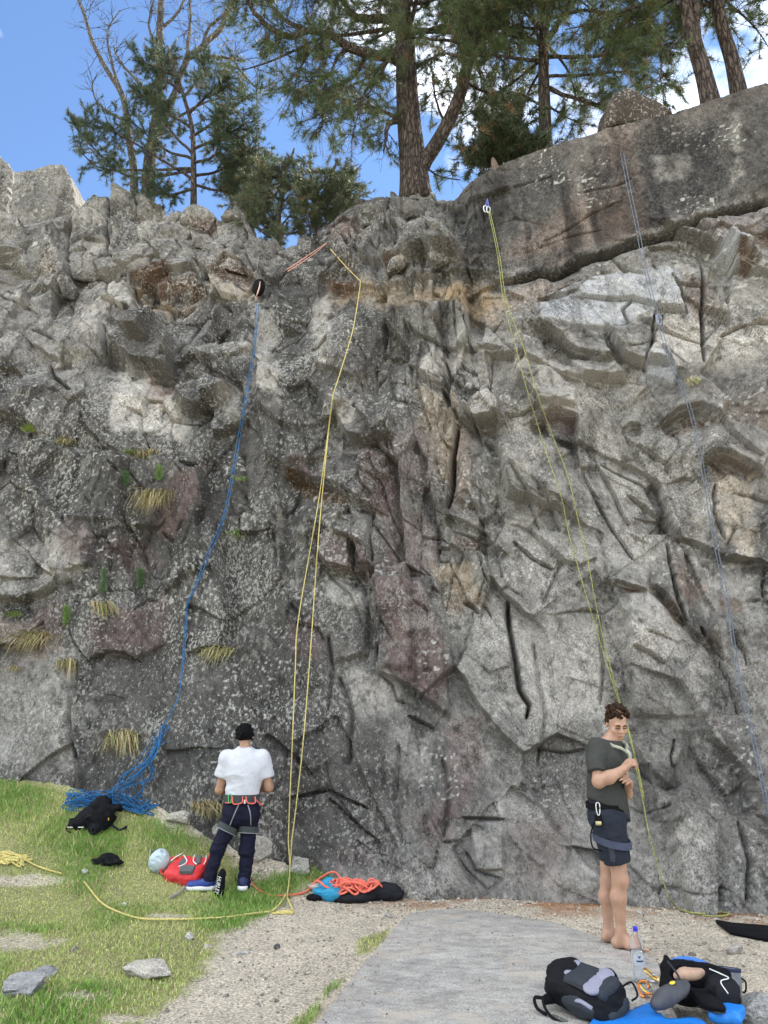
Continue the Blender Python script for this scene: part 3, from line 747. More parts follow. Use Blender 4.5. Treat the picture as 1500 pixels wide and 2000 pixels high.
# --- loose and broken blocks of the rim, each a stone of its own
def rock_block(name, poly, Yoff, thick, apex=0.15, tilt=(0, 0), seed=1, parent=None, bev=0.03, colour=None, base=None, sub=0.07):
    P = pts(poly) if isinstance(poly, str) else poly
    A = np.array(P); c = A.mean(0)
    c0 = on_wall(*c) if base is None else base
    Y0 = c0[1] + Yoff; fr = []
    for p in P: fr.append(np.array(at(p[0], p[1], Y0 + tilt[0] * (p[0] - c[0]) / 100 + tilt[1] * (p[1] - c[1]) / 100)))
    fr = np.array(fr); cen = fr.mean(0); n = len(fr)
    bk = cen + (fr - cen) * 0.92 + np.array([0, thick, 0.12 * thick])
    bm = bmesh.new(); fv = [bm.verts.new(v) for v in fr]; bv = [bm.verts.new(v) for v in bk]
    rr = random.Random(seed)
    ap = bm.verts.new(cen + (fr[rr.randrange(n)] - cen) * 0.35 + np.array([0, -apex, 0]))
    for i in range(n):
        j = (i + 1) % n; bm.faces.new((fv[i], fv[j], ap)); bm.faces.new((fv[j], fv[i], bv[i], bv[j]))
    bm.faces.new(bv[::-1]); bmesh.ops.recalc_face_normals(bm, faces=bm.faces)
    bmesh.ops.bevel(bm, geom=list(bm.edges), offset=bev, segments=1, affect='EDGES', clamp_overlap=True)
    for _ in range(6):
        bmesh.ops.triangulate(bm, faces=bm.faces[:])
        le = [e for e in bm.edges if e.calc_length() > sub]
        if not le: break
        bmesh.ops.subdivide_edges(bm, edges=le, cuts=1)
    bmesh.ops.triangulate(bm, faces=bm.faces[:]); bm.normal_update()
    co = np.array([v.co for v in bm.verts]); no = np.array([v.normal for v in bm.verts])
    k = co[:, 0] + 0.6 * co[:, 1]; z = co[:, 2] + 0.5 * co[:, 1]
    d = 0.05 * fbm(k * 2.5 + seed, z * 2.5, 401, 3) + 0.03 * ridged(k * 6, z * 4, 403, 3) - 0.02
    co = co + no * d[:, None]
    px, py = proj(co[:, 0], co[:, 1], co[:, 2]); col = stone_colour(px, py, k, z)
    if colour is not None: col = 0.15 * col + 0.85 * np.array(colour)[None] * (0.5 + 1.2 * col.mean(1, keepdims=True))
    F = np.array([[v.index for v in f.verts] for f in bm.faces]); bm.free()
    return mesh_np(name, co, F, ROCK, parent, col=col)
BLOCKS = [l.split('|') for l in """27,334 60,332 100,322 124,320 137,345 147,395 140,425 133,480 120,520 62,508 40,470 20,410|.3 1.1 .22
-70,306 -10,296 0,302 17,318 27,335 20,362 8,420 -20,500 -80,480|.1 1.1 .15
158,405 166,388 182,376 211,382 212,425 180,432|.5 .7 .12
211,425 212,356 225,353 254,372 266,402 262,436 235,440|.25 .7 .16
258,372 278,374 300,392 315,396 316,430 290,440 268,425|.45 .7 .12
350,432 362,405 378,394 402,402 426,424 405,449 384,444|-.05 .8 .14
428,424 445,402 462,398 482,412 498,440 496,478 482,452 462,430|.1 .8 .15
316,428 335,414 352,410 362,425 345,446|.3 .6 .1
135,480 140,410 170,402 205,425 212,468 185,474|.0 .6 .12
215,428 245,436 265,460 250,500 222,505|.0 .6 .12
265,440 290,430 312,450 300,480 270,482|.05 .6 .10
300,440 350,432 372,452 360,478 318,480|.05 .6 .12
372,450 405,453 420,470 400,490 375,480|.0 .6 .08
420,440 445,430 465,455 455,480 428,478|.0 .6 .10
0,410 30,418 55,470 58,530 20,510 -30,490|.0 .7 .12
60,455 100,440 125,480 112,520 70,515|.05 .6 .10
82,525 98,503 122,522 116,540 90,542|-.15 .5 .08
135,520 165,485 205,500 220,540 180,548 140,545|.0 .6 .10
215,500 260,482 300,505 290,540 240,545|.0 .6 .12
110,540 125,528 150,560 145,585 118,580|-.05 .5 .08
400,545 425,520 445,500 475,508 500,545 470,525 440,520|-.12 .6 .10
690,402 740,386 775,384 783,420 760,445 705,440|.0 .9 .14
783,384 846,384 852,400 830,425 790,420|.05 .9 .08
700,442 750,440 760,500 730,530 700,500|.0 .7 .14
785,430 845,415 870,455 835,480 790,485|.0 .7 .12
832,496 850,468 872,478 902,497 884,513 858,514|-.15 .6 .12
755,530 762,505 800,488 832,476 836,490 800,520|-.1 .6 .10
648,438 675,428 700,455 690,490 668,470|.0 .6 .10
635,470 660,465 684,488 680,515 650,505|.05 .6 .10
500,470 535,462 560,480 545,515 510,512|.1 .6 .10
570,480 605,474 625,500 600,520 572,512|.1 .6 .08""".split("\n")]
for i, (a, b_) in enumerate(BLOCKS):
    yo, th, apx = (float(q) for q in b_.split())
    rock_block('rock_block', a, yo - 0.12, th, apx, (random.uniform(-.1, .1), random.uniform(-.15, .02)), 500 + i, cliff, sub=0.06 if i < 2 else 0.05)
# ================================================================ the ground
gx = np.r_[np.linspace(-120, -8, 24)[:-1], np.arange(-8, 7, 0.04), np.linspace(7, 120, 24)]
gy = np.r_[np.linspace(-120, 3.0, 30)[:-1], np.arange(3.0, 11.6, 0.04), np.linspace(11.6, 16, 6)]
GX, GY = np.meshgrid(gx, gy)
GZ = gz(GX, GY); GZ = np.where(GY > 11.6, GZ[np.searchsorted(gy, 11.5)][None, :], GZ)
gpx, gpy = proj(GX, np.maximum(GY, 3), GZ)
# grass cover, traced as areas of the place
def grass_cover(X, Y, Z):
    px, py = proj(X, np.maximum(Y, 2.5), Z)
    n = fbm(X * 1.6, Y * 1.6, 201, 4, 0.6); nf = fbm(X * 7, Y * 7, 207, 3, 0.6)
    s = poly_in([(-900, 1480), (60, 1500), (200, 1535), (330, 1620), (430, 1650), (470, 1720), (520, 1720), (620, 1690), (700, 1700), (560, 1745), (500, 1800), (430, 1830), (400, 1900), (330, 1960), (260, 2010), (-900, 2300)], px, py)
    g = ss(-14, 22, s + 26 * n + 14 * nf)
    for cx, cy, rx, ry in ((40, 1722, 80, 12), (30, 1835, 70, 20), (170, 1945, 50, 10), (330, 1790, 36, 5), (460, 1880, 60, 20), (255, 1990, 50, 10), (380, 1600, 70, 18), (300, 1580, 30, 10), (450, 1650, 40, 20)):
        d = ((px - cx) / rx) ** 2 + ((py - cy) / ry) ** 2
        g = g * (1 - 0.8 * ss(1.5, 0.3, d + 1.8 * n + 1.2 * nf))
    for P in ([(690, 1870), (700, 1840), (760, 1815), (752, 1835), (715, 1868)], [(620, 1955), (640, 1925), (678, 1905), (670, 1920), (640, 1950)], [(560, 2010), (590, 1980), (630, 1955), (622, 1985), (600, 2010)]):
        g = np.maximum(g, ss(-4, 8, poly_in(P, px, py) + 8 * n) * 0.9)
    return np.where(Y < 3, 0.5 * (X < -1), g)
GC = grass_cover(GX, GY, GZ)
n1 = fbm(GX * 2.4, GY * 2.4, 211, 4, 0.6); n2 = fbm(GX * 9, GY * 9, 215, 3)
dirt = np.array([.55, .49, .395]) * (1 + 0.16 * n1 + 0.14 * n2)[..., None]
needles = ss(-0.05, 0.4, n1 + 0.5 * n2) * ss(0.8, 0.15, np.abs(Yg(GX) - 0.25 - GY)) * ss(-1.2, 0.2, GX)
dirt = dirt * (1 - 0.65 * needles[..., None]) + np.array([.30, .145, .06]) * 0.65 * needles[..., None]
turf = np.array([.24, .25, .085]) * (1 + 0.3 * n1)[..., None]
GCOL = dirt * (1 - 0.85 * GC[..., None]) + turf * 0.85 * GC[..., None]
GZ = GZ + 0.006 * n2 * (GY > 3) * (GY < 11.6)
m, nt, b = nmat('soil'); pos = geo_pos(nt)
col = N(nt, 'ShaderNodeVertexColor', layer_name='Col').outputs['Color']
g1 = noise(nt, 55, 6, 0.75, pos); g2 = noise(nt, 160, 3, 0.7, pos)
col = mixc(nt, 1.0, col, ramp(nt, g1, [(0.30, (.38, .38, .38)), (0.5, (1, 1, 1)), (0.68, (1.5, 1.48, 1.45))]), 'MULTIPLY')
vo = N(nt, 'ShaderNodeTexVoronoi', Scale=70.0); L(nt, pos, vo.inputs['Vector'])
col = mixc(nt, 1.0, col, ramp(nt, vo.outputs['Color'], [(0.2, (.7, .7, .7)), (0.8, (1.25, 1.24, 1.2))]), 'MULTIPLY')
L(nt, col, b.inputs['Base Color']); b.inputs['Roughness'].default_value = 0.95; b.inputs['Specular IOR Level'].default_value = 0.1
bump(nt, b, mathn(nt, 'ADD', g1, mathn(nt, 'MULTIPLY', g2, 0.4)), 0.8, 0.02)
SOIL = m
nr, nc = GX.shape; idx = np.arange(nr * nc).reshape(nr, nc)
F = np.stack([idx[:-1, :-1], idx[:-1, 1:], idx[1:, 1:], idx[1:, :-1]], -1).reshape(-1, 4)
ground = mesh_np('ground', np.stack([GX, GY, GZ], -1).reshape(-1, 3), F, SOIL, smooth=True, col=GCOL.reshape(-1, 3))
tag(ground, kind='structure')
def gp(px, py):
    """point of the ground seen at photo pixel"""
    a, b, c = (float(q) for q in ray(px, py)); lo, hi = 2.0, 14.0
    for _ in range(40):
        m_ = 0.5 * (lo + hi); k = m_ / b
        if CZ + c * k > float(gz(a * k, m_)): lo = m_
        else: hi = m_
    k = lo / b; return Vector((a * k, lo, float(gz(a * k, lo))))
# --- grass blades
area = [(-7.5, 3.6), (6.5, 11.0)]
nb = 330000
bx = RNG.uniform(-7.2, 1.2, nb); by = RNG.uniform(4.0, 10.4, nb); bz = gz(bx, by)
cov = grass_cover(bx, by, bz); inw = by < Yg(bx) + 0.1
lush = ss(-0.25, 0.35, fbm(bx * 0.9, by * 0.9, 221, 3)) ; bpx, bpy_ = proj(bx, by, bz)
lush = np.maximum(lush, ss(80, 20, np.hypot((bpx - 340) / 1.6, bpy_ - 1630))); lush = np.maximum(lush, 0.9 * ss(70, 20, np.hypot((bpx - 40) / 1.5, bpy_ - 1560)))
keep = inw & (RNG.random(nb) < cov * (0.42 + 0.5 * lush)); bx, by, bz, lush, cov = bx[keep], by[keep], bz[keep], lush[keep], cov[keep]
n = len(bx); an = RNG.uniform(0, 2 * np.pi, n); tall = (0.016 + 0.036 * lush * RNG.random(n) + 0.016 * RNG.random(n)) * (0.7 + 0.3 * cov)
tall *= np.where(by > Yg(bx) - 0.8, 1.7, 1.0)
w = RNG.uniform(0.0022, 0.0042, n); le = RNG.uniform(0.25, 1.0, n) * tall; la = RNG.uniform(0, 2 * np.pi, n)
B = np.stack([bx, by, bz - 0.004], -1); S = np.stack([np.cos(an) * w, np.sin(an) * w, 0 * w], -1)
Lx = np.stack([np.cos(la) * le, np.sin(la) * le, 0 * le], -1); Up = np.stack([0 * w, 0 * w, tall], -1)
V = np.stack([B - S, B + S, B + Lx * 0.35 + Up * 0.62 + S * 0.7, B + Lx * 0.35 + Up * 0.62 - S * 0.7, B + Lx + Up * 0.95], 1).reshape(-1, 3)
o = np.arange(n)[:, None] * 5
F4 = o + np.array([[0, 1, 2, 3]]); F3 = o + np.array([[3, 2, 4]])
gcol = np.array([.17, .30, .055])[None] * lush[:, None] + np.array([.40, .47, .14])[None] * (1 - lush[:, None])
dry = (RNG.random(n) < 0.10 + 0.14 * (1 - lush))[:, None]; gcol = np.where(dry, np.array([.55, .48, .25])[None], gcol) * RNG.uniform(0.65, 1.35, n)[:, None]
m, nt, b = nmat('grass_blade'); L(nt, N(nt, 'ShaderNodeVertexColor', layer_name='Col').outputs['Color'], b.inputs['Base Color'])
b.inputs['Roughness'].default_value = 0.6; b.inputs['Specular IOR Level'].default_value = 0.25
GRASSM = m
go = mesh_np('grass', V, [F4, F3], GRASSM, smooth=True, col=np.repeat(gcol, 5, 0)); tag(go, 'short green and straw coloured grass on the bank', 'grass', kind='stuff')
# --- gravel
ng = 26000
bx = RNG.uniform(-5.6, 5.2, ng * 3); by = RNG.uniform(4.3, 9.6, ng * 3); bz = gz(bx, by); cov = grass_cover(bx, by, bz)
k = (by < Yg(bx)) & (RNG.random(ng * 3) > cov * 1.1 + 0.08) & (RNG.random(ng * 3) < 0.35 + 0.65 * ss(1.2, 0.1, Yg(bx) - by)); bx, by, bz = bx[k][:ng], by[k][:ng], bz[k][:ng]
n = len(bx); r = 0.004 + 0.010 * RNG.random(n) ** 3 + 0.03 * (RNG.random(n) < 0.10) * RNG.random(n) ** 2 * ss(0.55, 0.05, Yg(bx) - by) + 0.016 * (RNG.random(n) < 0.04) * RNG.random(n)
dirs = np.array([[1, 0, 0], [-1, 0, 0], [0, 1, 0], [0, -1, 0], [0, 0, 1], [0, 0, -1]], float)
q = dirs[None] * (r[:, None] * RNG.uniform(0.6, 1.3, (n, 6)))[..., None] * np.array([1, 1, .7]); a = RNG.uniform(0, 6.28, n); ca, sa = np.cos(a)[:, None], np.sin(a)[:, None]
V = np.stack([q[..., 0] * ca - q[..., 1] * sa + bx[:, None] + RNG.normal(0, .15, (n, 6)) * r[:, None], q[..., 0] * sa + q[..., 1] * ca + by[:, None] + RNG.normal(0, .15, (n, 6)) * r[:, None], q[..., 2] + bz[:, None] + r[:, None] * 0.3], -1).reshape(-1, 3)
T_OCT = np.array([[0, 2, 4], [2, 1, 4], [1, 3, 4], [3, 0, 4], [2, 0, 5], [1, 2, 5], [3, 1, 5], [0, 3, 5]])
F = (np.arange(n)[:, None, None] * 6 + T_OCT[None]).reshape(-1, 3)
pc = np.array([.45, .41, .35])[None] * RNG.uniform(0.45, 1.45, n)[:, None]
gr = mesh_np('gravel', V, F, SOIL, col=np.repeat(pc, 6, 0)); tag(gr, 'small loose stones scattered over the dirt below the cliff', 'gravel', kind='stuff')

# --- fallen pine needles along the foot of the cliff
nn_ = 9000; bx = RNG.uniform(-1.4, 4.6, nn_); by = Yg(bx) - np.abs(RNG.normal(0.05, 0.28, nn_)); kx = ss(-0.1, 0.3, fbm(bx * 1.7, by * 1.7, 231, 3)) > RNG.random(nn_); bx, by = bx[kx], by[kx]; n = len(bx)
a = RNG.uniform(0, 6.28, n); ln = RNG.uniform(0.03, 0.07, n); c_ = np.stack([bx, by, gz(bx, by) + RNG.uniform(0.004, 0.016, n)], -1); d_ = np.stack([np.cos(a), np.sin(a), RNG.normal(0, .1, n)], -1); s_ = np.stack([-np.sin(a), np.cos(a), 0 * a], -1) * 0.0022
V = np.stack([c_ - d_ * ln[:, None] + s_, c_ - d_ * ln[:, None] - s_, c_ + d_ * ln[:, None]], 1).reshape(-1, 3)
li = mesh_np('needle_litter', V, np.arange(n * 3).reshape(-1, 3), GRASSM, col=np.repeat(np.array([.42, .19, .07])[None] * RNG.uniform(.6, 1.4, (n, 1)), 3, 0)); tag(li, 'orange-brown fallen pine needles along the foot of the cliff', 'pine litter', kind='stuff')
# ================================================================ trees on the rim
def bark(name, c1, c2, sc=9.0):
    m, nt, b = nmat(name); pos = scaled(nt, geo_pos(nt), (1, 1, 0.28))
    v = N(nt, 'ShaderNodeTexVoronoi', Scale=sc * 1.6, feature='DISTANCE_TO_EDGE'); 
    nz = noise(nt, sc * 2, 4, 0.65, pos)
    wv = nt.nodes.new('ShaderNodeVectorMath'); wv.operation = 'ADD'
    nn = N(nt, 'ShaderNodeTexNoise', Scale=sc * 1.2, Detail=2.0); L(nt, pos, nn.inputs['Vector'])
    sc_ = nt.nodes.new('ShaderNodeVectorMath'); sc_.operation = 'SCALE'; sc_.inputs['Scale'].default_value = 0.12; L(nt, nn.outputs['Color'], sc_.inputs[0])
    L(nt, pos, wv.inputs[0]); L(nt, sc_.outputs[0], wv.inputs[1]); L(nt, wv.outputs[0], v.inputs['Vector'])
    e = ramp(nt, v.outputs['Distance'], [(0.0, (.25, .25, .25)), (0.22, (1, 1, 1))])
    L(nt, mixc(nt, 1.0, ramp(nt, nz, [(0.3, c1), (0.7, c2)]), e, 'MULTIPLY'), b.inputs['Base Color'])
    b.inputs['Roughness'].default_value = 0.95; b.inputs['Specular IOR Level'].default_value = 0.1
    bump(nt, b, mathn(nt, 'ADD', mathn(nt, 'MULTIPLY', v.outputs['Distance'], 1.6), mathn(nt, 'MULTIPLY', nz, 0.5)), 1.0, 0.05)
    return m
BARK = bark('pine_bark', (.06, .048, .042), (.165, .135, .118)); BARK2 = bark('grey_bark', (.12, .11, .10), (.26, .24, .215), 14.0)
def leafmat(name):
    m, nt, b = nmat(name); c = N(nt, 'ShaderNodeVertexColor', layer_name='Col').outputs['Color']
    L(nt, c, b.inputs['Base Color']); b.inputs['Roughness'].default_value = 0.55; b.inputs['Specular IOR Level'].default_value = 0.3
    tr = N(nt, 'ShaderNodeBsdfTranslucent'); L(nt, c, tr.inputs['Color']); mx = N(nt, 'ShaderNodeMixShader'); mx.inputs[0].default_value = 0.22
    out = nt.nodes['Material Output']; L(nt, b.outputs[0], mx.inputs[1]); L(nt, tr.outputs[0], mx.inputs[2]); L(nt, mx.outputs[0], out.inputs['Surface'])
    return m
LEAF = leafmat('needles')
def mpp(p): return ((p[1]) * cp + (p[2] - CZ) * sp) / FPX      # metres per photo pixel at a point
def rim(px):
    i = int(np.argmin(np.abs(PX[-1] - px))); return Vector((float(Xd[-1, i]), float(Yd[-1, i]), float(Zd[-1, i])))
class Tree:
    def __init__(s, name, label, px, py, Y, bark, seed, group=None, cat='tree'):
        s.Y = Y; s.base = at(px, py, Y); s.root = thing(name, label, cat, s.base, 0, group); s.bark = bark
        s.rng = np.random.default_rng(seed); s.limbs = Tubes(); s.twigs = Tubes(); s.tp = []; s.ta = []; s.trunk = Tubes(); s.nl = 0
        s.off = np.array(s.base)
    def line(s, P, dY=0.0):
        P = pts(P) if isinstance(P, str) else P; n = len(P)
        return np.array([np.array(at(p[0], p[1], s.Y + (dY[i] if hasattr(dY, '__len__') else dY * i / max(1, n - 1)))) for i, p in enumerate(P)])
    def stem(s, P, r0, r1, dY=0.0, trunk=False, n=None, wob=0.0, flare=False):
        W = s.line(P, dY); n = n or max(8, len(W) * 6); C = spline(W, n)
        m_ = np.array([mpp(c) for c in C]); u = np.linspace(0, 1, n); r = (r0 + (r1 - r0) * u) * m_
        if flare: r = r * (1 + 0.35 * np.exp(-u * 14))
        if wob: C = C + wob * np.stack([fbm(u * 9, u * 0 + i, 600 + i, 3) for i in range(3)], -1) * m_[:, None] * r0
        (s.trunk if trunk else s.limbs).add(C - s.off, r, 14 if trunk else 7)
        return C
    def twig(s, p, d, ln, r, nt=6, droop=0.0, bare=False, sub=True, seg=5):
        g = s.rng; d = d / np.linalg.norm(d); C = [p]; q = p.copy()
        for i in range(seg - 1):
            d = d + g.normal(0, 0.20, 3) + np.array([0, 0, -droop]); d /= np.linalg.norm(d); q = q + d * ln / (seg - 1); C.append(q.copy())
        C = np.array(C); s.twigs.add(C - s.off, np.linspace(r, r * 0.35, seg), 3)
        if sub:
            for k in range(2 if not bare else 3):
                j = g.integers(1, seg - 1); dd = (C[j + 1] - C[j]); dd = dd / np.linalg.norm(dd) + g.normal(0, 0.6, 3)
                s.twig(C[j], dd, ln * g.uniform(.35, .6), r * 0.6, nt // 2 + 1, droop, bare, bare and ln > 0.7, 4)
        if not bare:
            t_ = g.uniform(0.35, 1.0, nt); t_[0] = 1.0
            for a in t_:
                f = a * (seg - 1); i = min(int(f), seg - 2); w = f - i
                s.tp.append(C[i] * (1 - w) + C[i + 1] * w); s.ta.append((C[i + 1] - C[i]) / np.linalg.norm(C[i + 1] - C[i]))
    def clothe(s, C, n, ln, r=0.008, t0=0.25, nt=6, droop=0.05, bare=False, spread=0.9, up=0.1):
        g = s.rng; m_ = len(C)
        for k in range(n):
            f = (t0 + (1 - t0) * g.random() ** 0.8) * (m_ - 1.001); i = int(f); w = f - i
            p = C[i] * (1 - w) + C[i + 1] * w; T = C[i + 1] - C[i]; T /= np.linalg.norm(T)
            d = T * g.uniform(0.1, 0.9) + g.normal(0, spread, 3) * np.array([1, 1, 0.7]) + np.array([0, 0, up])
            s.twig(p, d, ln * g.uniform(0.5, 1.2), r, nt, droop, bare)
    def limb3d(s, p, d, ln, r, ntw, tl, nt=6, droop=0.03, seg=7, rise=0.02):
        g = s.rng; d = d / np.linalg.norm(d); C = [p]; q = p.copy()
        for i in range(seg - 1):
            d = d + g.normal(0, 0.12, 3) + np.array([0, 0, rise]); d /= np.linalg.norm(d); q = q + d * ln / (seg - 1); C.append(q.copy())
        C = spline(np.array(C), 14); s.limbs.add(C - s.off, np.linspace(r, r * 0.25, 14), 6)
        s.clothe(C, ntw, tl, 0.007, 0.3, nt, droop)
    def finish(s, needles=15, size=0.13, width=0.0038, c0=(.055, .085, .035), c1=(.11, .14, .06), dead=0.06):
        g = s.rng
        if s.trunk.n:
            s.trunk.build('trunk', s.bark, s.root)
        if s.limbs.n: tag(s.limbs.build('limbs', s.bark, s.root), kind='stuff')
        if s.twigs.n: tag(s.twigs.build('twigs', s.bark, s.root), kind='stuff')
        if s.tp:
            P = np.array(s.tp) - s.off; A = np.array(s.ta); n = len(P); K = needles
            D = A[:, None, :] * 0.55 + g.normal(0, 0.55, (n, K, 3)); D /= np.linalg.norm(D, axis=2, keepdims=True)
            Ln = size * g.uniform(0.6, 1.25, (n, K, 1)) * g.uniform(0.75, 1.2, (n, 1, 1))
            b0 = P[:, None, :] + A[:, None, :] * g.uniform(-0.05, 0.02, (n, K, 1))
            S = np.cross(D, g.normal(0, 1, (n, K, 3))); S /= np.maximum(np.linalg.norm(S, axis=2, keepdims=True), 1e-6); S *= width * g.uniform(0.7, 1.3, (n, K, 1))
            V = np.stack([b0 - S, b0 + S, b0 + D * Ln], 2).reshape(-1, 3); F = np.arange(n * K * 3).reshape(-1, 3)
            w = g.random((n, 1)) ; col = np.array(c0) * (1 - w) + np.array(c1) * w; col = np.where(g.random((n, 1)) < dead, np.array([.20, .12, .06]), col)
            col = np.repeat(col, K * 3, 0) * np.repeat(g.uniform(0.75, 1.25, (n * K, 1)), 3, 0)
            mesh_np('crown', V, F, LEAF, s.root, col=col)
        return s.root
NEED = 17
# ---- the big forked pine in the middle
Yc = rim(810).y + 0.55
tr = Tree('pine_tree', 'large forked pine with thick reddish trunk at the middle of the rim', 812, 400, Yc, BARK, 1, 'pines on top of the cliff')
tk = tr.stem('813,402 808,330 800,250 795,180 793,120 790,60 783,0 776,-120 770,-260', 27, 9, trunk=True, n=44, flare=True)
fk = tr.stem('818,345 830,315 850,285 876,238 900,180 915,120 935,60 958,0 985,-90 1000,-180', 15, 5, -0.9, trunk=True, n=36)
for P, r0, r1, dy, nn, ln in (('788,122 750,112 690,94 645,70 600,60 550,67 505,30 480,-10', 11, 3.5, -1.0, 34, .7), ('720,104 690,150 650,172 636,206 628,250', 5, 1.2, -.4, 16, .6),
        ('790,240 745,215 700,200 655,190', 4.5, 1.2, .8, 12, .6), ('782,40 740,36 700,35 680,20 660,-20', 10, 4, .5, 16, .7), ('786,236 768,238 755,250 750,300', 7, 1, -.2, 6, .5),
        ('800,62 850,60 900,64 940,60', 6, 3, .6, 12, .7), ('690,94 660,110 640,150 600,160', 4, 1.2, -.6, 14, .6), ('640,72 600,110 580,150 575,190', 3, 1, -.5, 12, .6),
        ('600,60 560,40 520,0 500,-40', 5, 2, .4, 14, .7), ('905,160 960,185 1010,200', 3, 1.2, .8, 10, .6), ('870,245 850,190 845,150', 3, 1.2, .6, 10, .6), ('790,90 730,150 700,220 690,270', 3.5, 1, -1, 16, .6),
        ('805,300 850,340 900,352', 2.5, 1, .4, 3, .5), ('795,150 830,120 870,100', 4, 1.5, .9, 12, .7), ('760,-40 700,-30 620,-10 560,-30', 7, 3, -.6, 22, .8)):
    C = tr.stem(P, r0, r1, dy, wob=0.5); tr.clothe(C, int(nn * 1.3), ln, nt=6, droop=0.14); tr.clothe(C, int(nn * 1.2), 0.8, 0.007, .2, 0, .16, bare=True)
for k in range(40):
    h = tr.rng.uniform(0.45, 1.0); i = int(h * 43); a = tr.rng.uniform(0, 6.28)
    tr.limb3d(tk[i], np.array([math.cos(a), math.sin(a) * 0.9, tr.rng.uniform(-.1, .5)]), tr.rng.uniform(1.6, 4.0), 0.045, 20, 0.75, 6)
for k in range(12):
    i = int(tr.rng.uniform(0.45, 1.0) * 35); a = tr.rng.uniform(0, 6.28)
    tr.limb3d(fk[i], np.array([math.cos(a), math.sin(a), tr.rng.uniform(-.1, .5)]), tr.rng.uniform(1.2, 2.4), 0.035, 14, 0.7, 6)
tr.finish(NEED, 0.15)
# ---- straight pine right of it
Y3 = rim(1065).y + 1.6
tr = Tree('pine_tree', 'slim straight pine with long side branches, right of the forked pine', 1066, 312, Y3, BARK, 2, 'pines on top of the cliff')
tk = tr.stem('1066,315 1064,230 1062,150 1062,80 1065,0 1068,-120 1070,-240', 12.5, 6, trunk=True, n=40, flare=True)
for P, r0, r1, dy, nn, ln in (('1074,75 1095,40 1115,0 1130,-60', 7, 4, .3, 8, .7), ('1068,172 1105,186 1150,200 1192,203', 5, 2, -.5, 10, .5), ('1066,112 1150,110 1250,100 1312,84', 4.5, 1.6, -.4, 20, .6),
        ('1062,92 1000,56 940,30 890,10', 5, 1.6, .3, 18, .7), ('1060,122 1000,112 930,106 880,110', 4, 1.5, -.6, 16, .6), ('1066,150 1150,146 1250,140 1292,172', 3.5, 1.2, .6, 18, .6),
        ('1062,210 1010,180 970,190', 3, 1, .5, 12, .6), ('1062,200 1100,225 1130,240', 2.5, 1, .7, 8, .5), ('1060,60 1020,20 990,-10', 4, 1.5, -.5, 14, .7), ('1066,40 1140,20 1220,30 1280,10', 4, 1.5, -.7, 22, .7)):
    C = tr.stem(P, r0, r1, dy, wob=0.6); tr.clothe(C, int(nn * 1.3), ln, nt=6, droop=0.16); tr.clothe(C, int(nn * 1.2), 0.7, 0.006, .2, 0, .16, bare=True)
for k in range(44):
    h = tr.rng.uniform(0.28, 1.0); i = int(h * 39); a = tr.rng.uniform(0, 6.28)
    tr.limb3d(tk[i], np.array([math.cos(a), math.sin(a), tr.rng.uniform(-.2, .4)]), tr.rng.uniform(1.2, 3.2), 0.03, 16, 0.7, 6)
tr.finish(NEED, 0.15)
# ---- the two trunks at the far right
for px, py, P, lab, sd, extra in ((1394, 228, '1395,232 1376,150 1358,90 1345,30 1335,-30 1318,-160 1305,-280', 'scaly pine trunk with a second stem, left of the pair at far right', 3, True),
                           (1447, 205, '1448,208 1430,120 1412,60 1400,0 1385,-120 1372,-250', 'scaly leaning pine trunk nearest the right edge of the rim', 4, False)):
    Yt = rim(px).y + (0.7 if extra else 1.0)
    tr = Tree('pine_tree', lab, px, py, Yt, BARK, sd, 'pines on top of the cliff')
    tk = tr.stem(P, 17 if extra else 14.5, 8, trunk=True, n=40, flare=True)
    if extra:
        C = tr.stem('1364,80 1361,40 1362,0 1368,-80', 6.5, 4, -.2, trunk=True)
        C = tr.stem('1345,60 1300,110 1290,150 1300,190', 2.5, 1, .4, wob=.5); tr.clothe(C, 12, .6)
    for k in range(18):
        i = int(tr.rng.uniform(0.42, 1.0) * 39); a = tr.rng.uniform(0, 6.28)
        tr.limb3d(tk[i], np.array([math.cos(a), math.sin(a), tr.rng.uniform(-.35, .3)]), tr.rng.uniform(1.2, 2.6), 0.03, 14, 0.7, 6)
    tr.finish(NEED, 0.15)
# ---- grey barked tree with bare branches at the left
Yl = rim(290).y + 1.9
tr = Tree('bare_tree', 'grey twin-stemmed tree with nearly bare branches above the left rim', 288, 440, Yl, BARK2, 5)
Cs = [tr.stem('288,440 291,330 300,270 308,220 312,150 312,80 315,0 318,-100', 14, 4, trunk=True, n=40), tr.stem('262,440 261,330 250,262 240,190 205,130 180,80 165,30 140,-30', 9, 2, -.5, trunk=True, n=34)]
for P, r0, r1, dy, nn, ln in (('302,270 340,190 365,115 395,92 430,48 455,0 470,-50', 8, 4, .4, 16, .9), ('372,112 420,112 450,112 480,120', 5, 1.6, .3, 10, .8), ('395,92 410,50 440,30', 4, 2, -.3, 10, .8),
        ('240,190 215,110 210,60 235,20', 3.5, 1, .3, 10, .7), ('246,240 190,200 180,160', 3, 1, -.4, 8, .6), ('310,200 260,150 235,120 222,90', 4, 1.2, .4, 12, .7), ('312,100 290,50 300,0', 3, 1.2, -.3, 10, .7),
        ('312,60 350,20 370,-40', 3.5, 1.5, .3, 12, .8), ('365,115 370,60 372,0', 4, 2, .5, 10, .8), ('450,112 500,170 540,160', 3, 1, .2, 10, .7), ('300,260 400,200 470,190 540,170', 3, 1, .8, 14, .7)):
    C = tr.stem(P, r0, r1, dy, wob=0.6); tr.clothe(C, int(nn * 1.3), ln, 0.010, 0.2, 0, -0.02, bare=True, spread=0.6, up=0.25)
